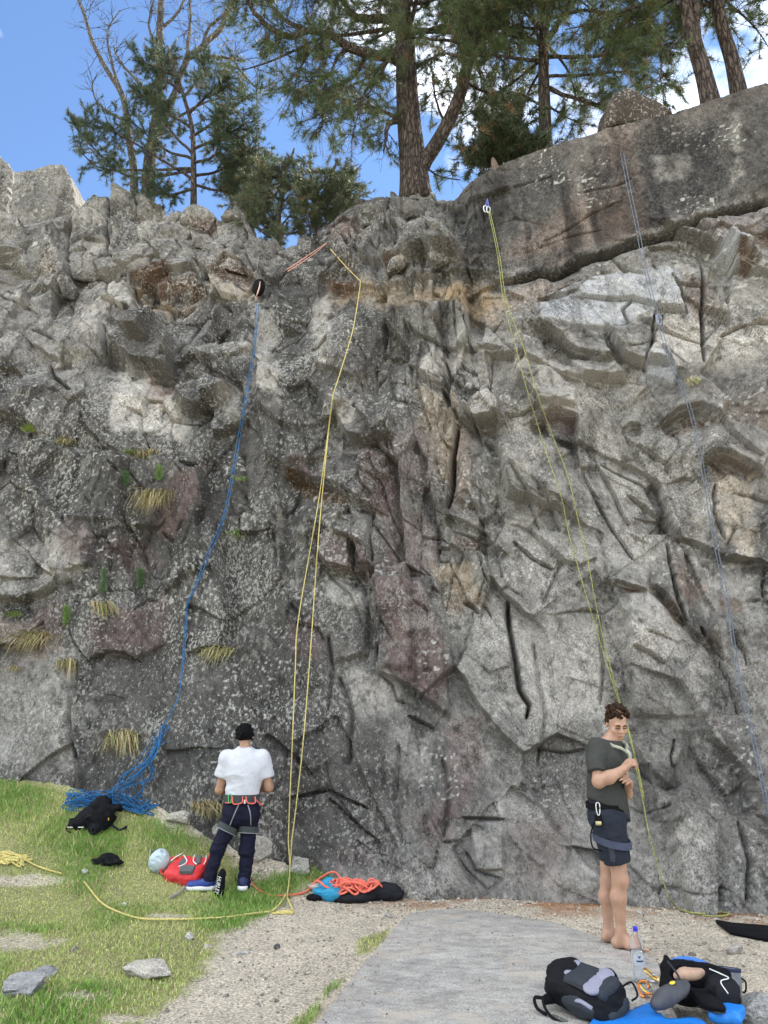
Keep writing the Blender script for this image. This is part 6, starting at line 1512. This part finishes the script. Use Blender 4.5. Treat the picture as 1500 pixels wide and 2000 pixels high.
# ---- black backpack and black cloth on the bank
BLK = plain('nylon_black', (.006, .006, .0075), .75, .3, 30, .3, .004); BLK2 = plain('nylon_charcoal', (.014, .015, .018), .75, .25, 30, .3, .004)
def G3(px, py, up=0.0, dy=0.0): q = v3(gp(px, py)); return q + [0, dy, up]
p = G3(178, 1626); bp_ = thing('black_backpack', 'black backpack lying on the grassy bank in front of the blue rope', 'backpack', p)
S = Skin(); S.ell(p + [.0, .10, .13], (.22, .15, .14), np.eye(3), .05).ell(p + [.02, .20, .27], (.12, .10, .09), np.eye(3), .05).ell(p + [-.16, .05, .09], (.13, .11, .09), np.eye(3), .04).box(p + [.14, .16, .24], (.12, .07, .035), .03, None, .03).ell(p + [.05, -.02, .03], (.10, .07, .06), np.eye(3), .03)
skin_obj('body', S, BLK, bp_, p, .011, wrinkle=.034, wf=(6, 6), seed=11)
for P in ('-.20 .0 .10 -.26 -.06 .04 -.18 -.12 .01', '.20 .05 .08 .32 -.02 .03 .38 .04 .06 .34 .08 .01', '.02 -.06 .05 .05 -.14 .01 .10 -.12 .02', '-.08 -.04 .14 -.02 -.06 .18 .06 -.04 .16'):
    q = [float(z) for z in P.split()]; tb = Tubes(); tb.add(spline([q[i:i + 3] for i in range(0, len(q), 3)], 14), .012, 6, .4); tb.build('strap', BLK2, bp_)
S = Skin(); S.box(p + [.16, .02, .15], (.022, .008, .03), .007, None, .005); skin_obj('yellow_tag', S, plain('tag_yellow', (.72, .46, .04), .6), bp_, p, .006)
for q in ((-.10, -.06, .06), (-.22, -.06, .06)): S = Skin(); S.box(p + np.array(q), (.035, .006, .006), .004, None, .004); skin_obj('reflective_trim', S, SOLE, bp_, p, .005)
p = G3(208, 1690); S = Skin(); S.ell(p + [0, .06, .05], (.11, .09, .05), np.eye(3), .03).ell(p + [-.10, .03, .025], (.09, .05, .03), np.eye(3), .03).ell(p + [.10, -.02, .03], (.09, .05, .03), np.eye(3), .03)
o = skin_obj('black_cloth', S, BLK, None, p, .009, wrinkle=.026, wf=(8, 8), seed=12); o.location = p; tag(o, 'crumpled black cloth lying on the grass below the black backpack', 'cloth')
# ---- helmet
p = G3(306, 1706); hm = thing('climbing_helmet', 'pale grey climbing helmet lying beside the red pack', 'helmet', p)
HELM = plain('helmet_grey', (.42, .50, .53), .4, .08, 20, .05, .002); ax_ = np.array([.55, -.6, -.35]); ax_ /= np.linalg.norm(ax_)
t1 = np.cross(ax_, [0, 0, 1.]); t1 /= np.linalg.norm(t1); t2 = np.cross(t1, ax_); MH = np.array([t1, t2, ax_]); c = p + [0, .05, .115]
S = Skin(); S.ell(c, (.108, .125, .115), MH, .01).ell(c - ax_ * .05, (.094, .110, .115), MH, .006, True)
for a, e0, e1 in ((0.2, .25, .55), (0.9, .55, .9), (1.5, .2, .5), (2.2, .6, .95), (2.9, .25, .55), (3.7, .5, .85), (4.4, .2, .5), (5.2, .6, .95), (5.8, .2, .45)):
    dd = [t1 * math.cos(a + .12 * k_) * math.cos(e) + t2 * math.sin(a + .12 * k_) * math.cos(e) + ax_ * math.sin(e) for k_, e in enumerate((e0, e1))]
    S.cone(c + dd[0] * .116, c + dd[1] * .118, .014, .012, .003, sub=True)
skin_obj('shell', S, HELM, hm, p, .006, cut=[(c - ax_ * .035, -ax_)])
S = Skin(); S.ell(c - ax_ * .03, (.090, .105, .09), MH, .01); skin_obj('liner', S, plain('foam_dark', (.03, .032, .035), .9), hm, p, .008)
tb = Tubes(); tb.add(spline([c - ax_ * .02 + t1 * .10, c - ax_ * .14 + t1 * .05 + t2 * .05, c - ax_ * .16 + t2 * .02, c - ax_ * .02 - t1 * .10], 18) - p, .009, 6, .4); tb.build('chin_strap', plain('strap_khaki', (.35, .36, .28), .85), hm)
# ---- red pack
RED = plain('pack_red', (.60, .035, .040), .6, .15, 30, .25, .003); p = G3(362, 1726); rp = thing('red_pack', 'red and grey climbing pack lying on the grass behind the climber\'s foot', 'backpack', p)
M_ = np.array([[.93, -.36, 0], [.33, .86, .38], [-.14, -.35, .92]]); S = Skin(); S.box(p + [0, .10, .10], (.20, .17, .085), .06, M_, .04).ell(p + [-.12, .16, .11], (.10, .09, .08), None, .05)
skin_obj('body', S, RED, rp, p, .010, wrinkle=.018, wf=(6, 6), seed=14)
def onpack(a, b, h_=.0): return p + [0, .10, .10] + M_[0] * a + M_[1] * b + M_[2] * (.088 + h_)
def patch(name, poly, mat, h_=.012, th=.012):
    V = [onpack(a, b, h_) for a, b in poly] + [onpack(a, b, h_ - th - .02) for a, b in poly]; n = len(poly); F3 = []; F4 = []
    for i in range(1, n - 1): F3.append((0, i, i + 1))
    for i in range(n): F4.append((i, n + i, n + (i + 1) % n, (i + 1) % n))
    return mesh_np(name, np.array(V) - p, [np.array(F4), np.array(F3)], mat, rp)
GRY = plain('mesh_grey', (.11, .115, .115), .85, .2, 60, .4, .003)
patch('back_mesh', [(-.10, .11), (-.02, .02), (-.03, -.04), (-.09, -.04)], GRY); patch('back_mesh', [(.02, .16), (.08, .15), (.15, .02), (.12, -.03)], GRY); patch('lumbar_pad', [(-.02, -.09), (.04, -.05), (.14, -.06), (.17, -.16), (.02, -.17)], GRY, .02)
tb = Tubes()
for Q in (((-.12, .12), (-.02, .03), (0, -.03), (-.04, -.09)), ((.0, .15), (.06, .03), (.14, -.03)), ((.15, .14), (.20, .05), (.22, -.02)), ((-.2, .0), (-.19, .08), (-.16, .15))):
    tb = Tubes(); tb.add(spline([onpack(a, b, .016) for a, b in Q], 14) - p, .006, 6); tb.build('piping', SOLE, rp)
tb = Tubes(); tb.add(spline([onpack(-.18, .10), onpack(-.26, .0, .01), onpack(-.25, -.12, -.04), onpack(-.14, -.16, -.05)], 16) - p, .018, 6, .4); tb.build('shoulder_strap', RED, rp)
tb = Tubes(); tb.add(spline([onpack(.16, .17), onpack(.25, .10, .02), onpack(.27, .0, .0)], 12) - p, .022, 6, .4); tb.build('shoulder_strap', RED, rp)
tb = Tubes(); tb.add(spline([G3(362, 1738, .03), G3(350, 1748, .02), G3(332, 1757, .015)], 10) - p, .020, 6, .3); tb.build('hip_belt', plain('belt_grey', (.33, .33, .31), .85), rp)
# ---- black stuff bag with white lettering behind the foot
p = G3(426, 1756); sb = thing('stuff_bag', 'black bag with white brush lettering standing behind the climber\'s blue shoe', 'bag', p)
S = Skin(); S.cone(p + [.0, .04, .05], p + [.015, .05, .20], .048, .040, .02).ell(p + [.02, .05, .23], (.035, .03, .04), None, .02); skin_obj('body', S, BLK, sb, p, .008, wrinkle=.006, seed=15)
cu = bpy.data.curves.new('lettering', 'FONT'); cu.body = 'HURLEY'; cu.size = .052; cu.extrude = .002; cu.shear = .25
tmp = bpy.data.objects.new('lettering_source', cu); scene.collection.objects.link(tmp); bpy.context.view_layer.update()
tm_ = bpy.data.meshes.new_from_object(tmp.evaluated_get(bpy.context.evaluated_depsgraph_get())); bpy.data.objects.remove(tmp); bpy.data.curves.remove(cu); tm_.materials.clear(); tm_.materials.append(SOLE)
tx = bpy.data.objects.new('lettering', tm_); link(tx, sb); tx.location = (-.012, -.018, .215); tx.rotation_euler = (R(90), R(98), 0); tx.scale = (.85, 1.1, 1)
# ---- rope bag with coral rope
p = G3(690, 1762); rbag = thing('rope_bag', 'open black and teal rope bag at the foot of the cliff', 'bag', p); TEAL = plain('nylon_teal', (.02, .25, .42), .6, .2, 30, .25, .004)
S = Skin(); S.ell(p + [-.02, .06, .045], (.24, .15, .065), None, .03).ell(p + [.34, .10, .07], (.17, .11, .095), None, .04).ell(p + [-.02, .10, .14], (.19, .13, .085), None, .03, True); skin_obj('bag_body', S, BLK2, rbag, p, .010, wrinkle=.028, wf=(7, 7), seed=16)
S = Skin(); S.ell(p + [-.29, .08, .08], (.13, .10, .075), None, .04).ell(p + [-.20, .02, .07], (.10, .08, .07), None, .03).ell(p + [-.24, .25, .12], (.12, .06, .06), None, .03); skin_obj('teal_flap', S, TEAL, rbag, p, .010, wrinkle=.030, wf=(8, 7), seed=17)
S = Skin(); S.ell(p + [-.38, .05, .035], (.10, .07, .035), None, .03); skin_obj('bag_edge', S, BLK, rbag, p, .009, wrinkle=.01, seed=18)
cr = thing('coral_rope', 'coral rope piled in the rope bag with one strand running to the climber', 'rope', p); g = np.random.default_rng(18); tb = Tubes()
for q in range(44):
    a = g.uniform(0, 6.28); c = np.array([.0 + g.normal(0, .10), .08 + g.normal(0, .045), .10 + .06 * g.random()]); r1 = g.uniform(.05, .13)
    tb.add(spline([c + [math.cos(a + t_) * r1, math.sin(a + t_) * r1 * .8, .035 * math.sin(2.3 * t_ + q)] for t_ in np.linspace(0, g.uniform(2.2, 5), 7)], 26), .011, 6)
tag(tb.build('rope_pile', RC, cr), kind='stuff')
tb = Tubes(); tb.add(spline([p + [-.10, .12, .16], G3(650, 1727, .12), G3(617, 1733, .06), G3(600, 1744, .02), G3(570, 1752, .02), G3(530, 1753, .02), G3(505, 1744, .03), v3(at(490, 1722, 8.66)), v3(at(484, 1690, 8.75)), v3(at(486, 1640, 8.85)), v3(at(482, 1570, 8.95))], 60) - p, .0095, 6); tb.build('running_strand', RC, cr)
# ================================================================ foreground gear on the slab
def Q3(px, py, up=0.0, dy=0.0): return plane_pt(px, py, SLABZ) + [0, dy, up]
# backpack: lies on its back, head end up left
p = Q3(1160, 1978); bk = thing('day_pack', 'black and lilac-grey day pack lying on the slab', 'backpack', p)
ex = np.array([.72, -.66, -.18]); ex /= np.linalg.norm(ex); ez = np.array([-.05, -.32, .94]); ez -= ex * (ex @ ez); ez /= np.linalg.norm(ez); ey_ = np.cross(ez, ex); MB_ = np.array([ex, ey_, ez]); c0 = p + [-.03, .17, .125]
def bpt(a, b, h_): return c0 + ex * a + ey_ * b + ez * h_
PK1 = plain('pack_black', (.009, .0095, .011), .75, .25, 25, .35, .004); PK2 = plain('pack_slate', (.035, .040, .047), .75, .2, 25, .35, .004); PK3 = plain('pack_lilac', (.25, .25, .31), .75, .12, 25, .25, .003)
S = Skin(); S.box(bpt(0, 0, 0), (.235, .155, .105), .075, MB_, .03).ell(bpt(-.15, .0, .02), (.12, .150, .115), MB_, .05).ell(bpt(.17, -.0, -.02), (.09, .15, .09), MB_, .04)
skin_obj('body', S, PK1, bk, p, .009, wrinkle=.020, wf=(5, 6), seed=21)
S = Skin(); S.box(bpt(.045, .0, .085), (.165, .120, .045), .04, MB_, .02); skin_obj('front_pocket', S, PK2, bk, p, .008, wrinkle=.012, wf=(6, 6), seed=22)
S = Skin(); S.cone(bpt(-.10, .075, .118), bpt(-.10, -.06, .122), .034, .030, .02, sq=(ez, .5)); skin_obj('oval_panel', S, PK3, bk, p, .006)
S = Skin(); S.cone(bpt(.105, .095, .115), bpt(.105, -.095, .115), .060, .060, .02, sq=(ez, .35)); skin_obj('lower_panel', S, PK3, bk, p, .007, wrinkle=.006, wf=(9, 9), seed=23)
for b_ in (-.03, .05): S = Skin(); S.ell(bpt(-.10, b_, .138), (.008, .008, .004), MB_, .003); skin_obj('eyelet', S, PK1, bk, p, .004)
for Q in (((-.13, -.11, .09), (-.02, -.128, .105), (.10, -.125, .10), (.19, -.08, .09), (.21, .03, .085), (.17, .11, .09), (.05, .127, .105), (-.10, .118, .10)),):
    tb = Tubes(); tb.add(spline([bpt(*q) for q in Q], 40) - p, .007, 6); tb.build('zip', plain('zip_dark', (.012, .012, .013), .5), bk)
tb = Tubes(); tb.add(spline([bpt(-.20, -.08, .06), bpt(-.14, -.12, .08), bpt(-.09, -.14, .06)], 10) - p, .0045, 5); tb.build('cord', PK3, bk)
tb = Tubes(); tb.add(spline([bpt(.07, .132, .085), bpt(.0, .128, .10), bpt(-.10, .11, .10)], 10) - p, .004, 5); tb.build('piping', SOLE, bk)
tb = Tubes(); tb.add(spline([bpt(.03, .15, .08), bpt(.09, .19, .09), bpt(.15, .17, .06), bpt(.20, .12, .0)], 16) - p, .012, 6, .35); tb.build('side_strap', PK1, bk)
tb = Tubes(); tb.add(spline([bpt(.18, .16, .02), bpt(.22, .24, .03), bpt(.27, .22, -.03), bpt(.25, .17, -.05)], 16) - p, .007, 6, .5); tb.build('side_strap', PK1, bk)
tb = Tubes(); tb.add(spline([bpt(-.16, -.10, -.06), bpt(-.20, -.22, -.04), bpt(-.10, -.27, -.085), bpt(.06, -.24, -.10), bpt(.18, -.17, -.08)], 24) - p, .034, 8, .3); tb.build('shoulder_strap', PK1, bk)
tb = Tubes(); tb.add(spline([bpt(-.20, -.20, -.03), bpt(-.25, -.25, -.02), bpt(-.22, -.27, -.07), bpt(-.15, -.26, -.09)], 16) - p, .012, 6, .25); tb.build('shoulder_strap', PK1, bk)
tb = Tubes(); tb.add(spline([bpt(-.02, -.165, .02), bpt(.06, -.175, .05), bpt(.14, -.165, .03)], 12) - p, .014, 6, .4); tb.build('compression_strap', PK3, bk)
bk.scale = (.84, .84, .84); bk.location = Q3(1168, 1994)
S = Skin(); S.ell(bpt(-.20, 0, .045), (.075, .135, .075), MB_, .04).box(bpt(-.235, 0, -.02), (.03, .11, .05), .03, MB_, .03); skin_obj('top_lid', S, PK1, bk, p, .009, wrinkle=.020, wf=(7, 7), seed=24)
S = Skin(); S.box(bpt(.225, 0, -.035), (.045, .13, .055), .04, MB_, .03); skin_obj('bottom_panel', S, PK2, bk, p, .009, wrinkle=.012, wf=(6, 6), seed=25)
S = Skin(); S.ell(bpt(.03, -.155, -.01), (.13, .03, .065), MB_, .03); skin_obj('side_pocket', S, PK2, bk, p, .008, wrinkle=.014, wf=(8, 8), seed=26)
S = Skin(); S.ell(bpt(-.04, -.255, -.085), (.10, .03, .012), MB_, .01); skin_obj('strap_pad', S, plain('pad_olive', (.10, .105, .095), .85), bk, p, .007)
# bottle
p = Q3(1249, 1917); bt = thing('water_bottle', 'clear plastic water bottle with blue cap standing on the slab', 'bottle', p)
def lathe(name, prof, mat, parent, n=28, z0=0.0, smooth=True):
    an = np.linspace(0, 2 * np.pi, n, endpoint=False); V = np.array([(r * math.cos(a), r * math.sin(a), z) for r, z in prof for a in an]); k = len(prof)
    i = np.arange(k - 1)[:, None] * n; j = np.arange(n)[None]; F = np.stack([i + j, i + (j + 1) % n, i + n + (j + 1) % n, i + n + j], -1).reshape(-1, 4); return mesh_np(name, V, F, mat, parent, smooth)
m, nt, b = nmat('clear_plastic'); b.inputs['Base Color'].default_value = (.95, .97, 1, 1); b.inputs['Roughness'].default_value = .06; b.inputs['IOR'].default_value = 1.12; b.inputs['Transmission Weight'].default_value = .95
nz = noise(nt, 30, 2, .5, nt.nodes.new('ShaderNodeTexCoord').outputs['Object']); bump(nt, b, nz, .3, .004); PLAS = m
m, nt, b = nmat('bottle_water'); b.inputs['Base Color'].default_value = (.90, .95, 1, 1); b.inputs['Roughness'].default_value = .02; b.inputs['IOR'].default_value = 1.33; b.inputs['Transmission Weight'].default_value = 1.0
bump(nt, b, noise(nt, 18, 2, .5, nt.nodes.new('ShaderNodeTexCoord').outputs['Object']), .25, .006); WAT = m
lathe('shell', [(.0, .004), (.028, .0), (.040, .004), (.043, .02), (.0415, .05), (.043, .06), (.0415, .09), (.043, .10), (.043, .17), (.0415, .18), (.043, .20), (.040, .225), (.030, .262), (.017, .285), (.014, .295), (.014, .302)], PLAS, bt)
lathe('water', [(.0, .006), (.036, .006), (.0405, .02), (.0400, .08), (.0408, .15), (.040, .183), (.0, .183)], WAT, bt)
lathe('cap', [(.0, .320), (.014, .320), (.0155, .316), (.0155, .298), (.0145, .292), (.0, .292)], plain('cap_blue', (.03, .03, .50), .4, .1, 30, 0), bt, smooth=False)
lb = np.linspace(-2.5, -.45, 14); V = [(.0437 * math.cos(a), .0437 * math.sin(a), z) for z in (.10, .165) for a in lb]; F = [(i, i + 1, 15 + i, 14 + i) for i in range(13)]
m, nt, b = nmat('label_film'); b.inputs['Base Color'].default_value = (.55, .66, .78, 1); b.inputs['Roughness'].default_value = .3; b.inputs['Alpha'].default_value = .45; lo_ = mesh_np('label', np.array(V), np.array(F), m, bt, True)
DK = plain('label_ink', (.02, .03, .09), .5)
def onb(a, z, r=.0446): return (r * math.cos(a), r * math.sin(a), z)
mesh_np('emblem', np.array([onb(-1.85, .157), onb(-1.35, .157), onb(-1.6, .140)]), np.array([(0, 2, 1)]), DK, lo_)
aa = np.linspace(-2.05, -.95, 10); V = [onb(a, z) for z in (.122, .131) for a in aa]; mesh_np('print_line', np.array(V), np.array([(i, i + 1, 11 + i, 10 + i) for i in range(9)]), DK, lo_)
# carabiners in a heap
GOLD = plain('anodised_gold', (.70, .45, .10), .32, .15, 30, 0, 0, 1.0); ORG = plain('anodised_orange', (.72, .25, .06), .32, .15, 30, 0, 0, 1.0)
for i, (x, y, a, mt, col_, up) in enumerate(((1262, 1935, .2, GOLD, 'gold', .02), (1275, 1922, 1.2, GOLD, 'gold', .05), (1283, 1935, 2.0, STEEL, 'silver', .045), (1270, 1950, 2.7, ORG, 'orange', .015), (1258, 1942, -.3, ORG, 'orange', .03), (1290, 1925, .8, GOLD, 'gold', .03))):
    q = Q3(x, y, up); t_ = .5 * math.sin(i * 2.1); M2 = np.array([[math.cos(a), math.sin(a), .3 * t_], [-math.sin(a) * .9, math.cos(a) * .9, .45 + t_ * .4]])
    kb = thing('carabiner', ['gold carabiner lying left of the heap on the slab', 'gold carabiner on top of the heap nearest the bottle', 'silver carabiner in the middle of the small heap', 'orange-edged carabiner at the bottom of the small heap', 'orange carabiner at the left end of the small heap', 'gold carabiner at the right of the heap against the black bag'][i], 'carabiner', q, 0, 'carabiners heaped beside the bottle')
    C = ring_link((0, 0, 0), M2, .028, .050, .006, 24); tb = Tubes(); tb.add(C[:19], .0062, 6); tb.build('spine', mt, kb); tb = Tubes(); tb.add(C[18:], .0048, 6); tb.build('gate', STEEL, kb)
# blue tarp
TARP = plain('tarp_blue', (.012, .19, .62), .5, .12, 14, .25, .006)
def sheet(name, poly, z, mat, label, cat, seed, amp=.012, zf=None, step=.016):
    P = np.array([plane_pt(x, y, SLABZ)[:2] for x, y in pts(poly)]); xs = np.arange(P[:, 0].min(), P[:, 0].max() + step, step); ys = np.arange(P[:, 1].min(), P[:, 1].max() + step, step); X, Y = np.meshgrid(xs, ys)
    s_ = poly_in(P, X, Y) + .008 * fbm(X * 9, Y * 9, seed, 2); Z = z + amp * (1 + ridged(X * 5 + Y * 2, Y * 6, seed, 3)) + (zf(X, Y) if zf else 0)
    idx = np.arange(X.size).reshape(X.shape); F = np.stack([idx[:-1, :-1], idx[:-1, 1:], idx[1:, 1:], idx[1:, :-1]], -1).reshape(-1, 4); F = F[(s_ > 0).ravel()[F].all(1)]; u, inv = np.unique(F, return_inverse=True)
    V = np.stack([X, Y, Z], -1).reshape(-1, 3)[u]; c = V.mean(0); o = mesh_np(name, V - c, inv.reshape(-1, 4), mat, None, True); o.location = c
    md = o.modifiers.new('thickness', 'SOLIDIFY'); md.thickness = .004; return tag(o, label, cat)
sheet('blue_tarp', '1110,2060 1160,1994 1225,1979 1270,1967 1284,1982 1305,1996 1345,1994 1380,2002 1400,2060', SLABZ + .006, TARP, 'bright blue tarp under the gear at the bottom right', 'tarp', 951, .014)
# open black bag
p = Q3(1372, 1972); ob = thing('open_bag', 'open black bag full of climbing gear on the blue tarp', 'bag', p)
S = Skin(); c = p + [.0, .10, .11]; S.ell(c, (.195, .160, .125), None, .03).ell(c + [.0, -.05, .10], (.155, .125, .13), None, .02, True).cone(c + [-.16, -.02, -.05], c + [-.12, .10, .11], .035, .022, .04).cone(c + [.17, -.05, -.06], c + [.19, .02, .02], .05, .04, .04)
skin_obj('bag_body', S, BLK, ob, p, .010, wrinkle=.026, wf=(6, 6), seed=31)
tb = Tubes(); tb.add(spline([c + [-.08, .10, .085], c + [.0, .135, .09], c + [.08, .12, .08], c + [.14, .07, .06], c + [.18, .02, .03]], 30) - p, .020, 8, .45); tb.build('blue_rim', plain('rim_blue', (.05, .17, .50), .6), ob)
tb = Tubes(); tb.add(spline([c + [-.15, -.02, .12], c + [-.12, -.10, .06], c + [-.10, -.14, -.04]], 16) - p, .006, 6); tb.build('zip', PK2, ob)
tb = Tubes(); tb.add(spline([c + [.08, -.06, .09], c + [.12, -.12, .08], c + [.16, -.13, .06], c + [.10, -.16, .05], c + [.12, -.20, .0]], 24) - p, .0032, 6); tb.build('pale_cord', SOLE, ob)
# climbing shoes and other things in and before the bag
def shoe(name, c, ax, sz, mat, label, sole=None, dot=None, seed=1, tip=.2, mouth=True):
    ax = v3(ax); ax /= np.linalg.norm(ax); sd = np.cross([0, 0, 1.], ax); sd /= np.linalg.norm(sd); up = np.cross(ax, sd); M2 = np.array([ax, sd, up]); t_ = thing(name, label, 'shoe', c)
    S = Skin(); S.ell(c + ax * sz * .20, (sz * .34, sz * .19, sz * .11), M2, .03).ell(c - ax * sz * .18 + up * sz * .05, (sz * .32, sz * .15, sz * .15), M2, .06).cone(c + ax * sz * .25, c + ax * sz * .50 - up * sz * .05 + sd * sz * .04, sz * .14, sz * .06, .03)
    if mouth: S.ell(c - ax * sz * .16 + up * sz * .20, (sz * .20, sz * .09, sz * .12), M2, .02, True)
    skin_obj('upper', S, mat, t_, c, .007, wrinkle=.004, seed=seed)
    if dot is not None: S = Skin(); S.ell(c + ax * sz * dot[0] + sd * sz * dot[1] + up * sz * dot[2], (sz * .065, sz * .055, sz * .02), M2, .003); skin_obj('round_patch', S, plain('patch_yellow', (.72, .55, .05), .5), t_, c, .004)
    if sole: S = Skin(); S.box(c + ax * sz * .1 - up * sz * .12, (sz * .42, sz * .14, sz * .025), .01, M2, .01); skin_obj('sole', S, sole, t_, c, .006)
    return t_
shoe('climbing_shoe', Q3(1312, 1985, .10), (.80, .50, .28), .31, plain('rubber_grey', (.06, .062, .07), .7, .25, 30, .3, .004), 'worn grey climbing shoe with a yellow round patch, sole up', None, (.12, -.03, .19), 41, mouth=False)
shoe('climbing_shoe', p + [-.03, .06, .165], (-.9, -.25, .05), .20, plain('suede_tan', (.42, .28, .20), .85, .2, 30, .3, .004), 'tan leather climbing shoe lying inside the open black bag', None, None, 42)
shoe('climbing_shoe', Q3(1385, 1990, .08), (.25, -.9, .1), .24, BLK, 'black climbing shoe in front of the open bag', PK2, None, 43)
# folded blue cloth at right, chalk bag, dark mat
q = Q3(1425, 1992); S = Skin(); S.box(q + [.02, .03, .035], (.075, .06, .035), .02, np.array([[.8, -.6, 0], [.6, .8, 0], [0, 0, 1]]), .02).ell(q + [-.05, -.02, .03], (.07, .045, .03), None, .03); o = skin_obj('blue_sack', S, TARP, None, q, .010, wrinkle=.030, wf=(6, 8), seed=51); o.location = q; tag(o, 'crumpled bright blue sack beside the black shoe', 'sack')
q = Q3(1448, 1985); S = Skin(); S.ell(q + [-.04, .14, .08], (.10, .12, .10), None, .03); o = skin_obj('dark_jacket', S, BLK2, None, q, .010, wrinkle=.016, wf=(6, 8), seed=52); o.location = q; tag(o, 'bunched dark jacket between the open bag and the corner stone', 'jacket')
q = v3(gp(1428, 1950)); cbag = thing('chalk_bag', 'small grey chalk bag with dark mouth standing behind the open bag', 'chalk bag', q); cbag.rotation_euler = (R(-8), R(6), 0)
CH = plain('chalk_grey', (.17, .18, .20), .7, .25, 20, .3, .004); lathe('pouch', [(.0, .0), (.058, .0), (.066, .02), (.068, .08), (.066, .15), (.068, .165), (.062, .165), (.060, .14), (.058, .03), (.0, .02)], CH, cbag)
lathe('rim', [(.066, .150), (.071, .152), (.071, .168), (.066, .170)], plain('rim_navy', (.03, .035, .08), .8), cbag); tb = Tubes(); tb.add(spline([(.068, .0, .12), (.095, -.01, .10), (.09, -.01, .05), (.075, 0, .04)], 14), .006, 6); tb.build('cord', BLK, cbag)
S = Skin(); S.ell((.0, 0, .115), (.056, .056, .03), None, .02); skin_obj('fleece_lining', S, plain('fleece', (.05, .055, .08), .95), cbag, (0, 0, 0), .006)
for nm, poly, lab, mt in (('dark_mat', '1398,1806 1430,1812 1500,1818 1560,1826 1560,1850 1480,1838 1425,1826', 'black mat lying on the dirt at the right edge', BLK),):
    P = [v3(gp(x, y)) for x, y in pts(poly)]; n = len(P); V = [q + [0, 0, .045] for q in P] + [q + [0, 0, .004] for q in P]; V = np.array(V); c = V.mean(0)
    bm = bmesh.new(); vv = [bm.verts.new(v - c) for v in V]; bm.faces.new(vv[:n]); bm.faces.new(vv[n:][::-1])
    for i in range(n): bm.faces.new((vv[i], vv[n + i], vv[n + (i + 1) % n], vv[(i + 1) % n]))
    bmesh.ops.recalc_face_normals(bm, faces=bm.faces); bmesh.ops.bevel(bm, geom=list(bm.edges), offset=.008, segments=2, affect='EDGES'); o = bm_obj(nm, bm, mt, None, True); o.location = c; tag(o, lab, 'mat')

# ---- grit and bits of dirt washed over the slab
g = np.random.default_rng(77); ng = 2600; bx = g.uniform(SLP[:, 0].min(), SLP[:, 0].max(), ng * 3); by = g.uniform(4.2, SLP[:, 1].max(), ng * 3); sdg = poly_in(SLP, bx, by)
k = (sdg > .03) & (g.random(ng * 3) < .12 + .88 * np.exp(-sdg / .12)); bx, by = bx[k][:ng], by[k][:ng]; n = len(bx); r = .0025 + .007 * g.random(n) ** 4
q = dirs[None] * (r[:, None] * g.uniform(.6, 1.3, (n, 6)))[..., None]; V = (q + np.stack([bx, by, np.full(n, SLABZ + .004)], -1)[:, None, :]).reshape(-1, 3); F = (np.arange(n)[:, None, None] * 6 + T_OCT[None]).reshape(-1, 3)
gt_ = mesh_np('grit', V, F, SOIL, col=np.repeat(np.array([.42, .38, .32])[None] * g.uniform(.5, 1.4, (n, 1)), 6, 0)); tag(gt_, 'fine grit scattered over the flat slab', 'grit', kind='stuff')
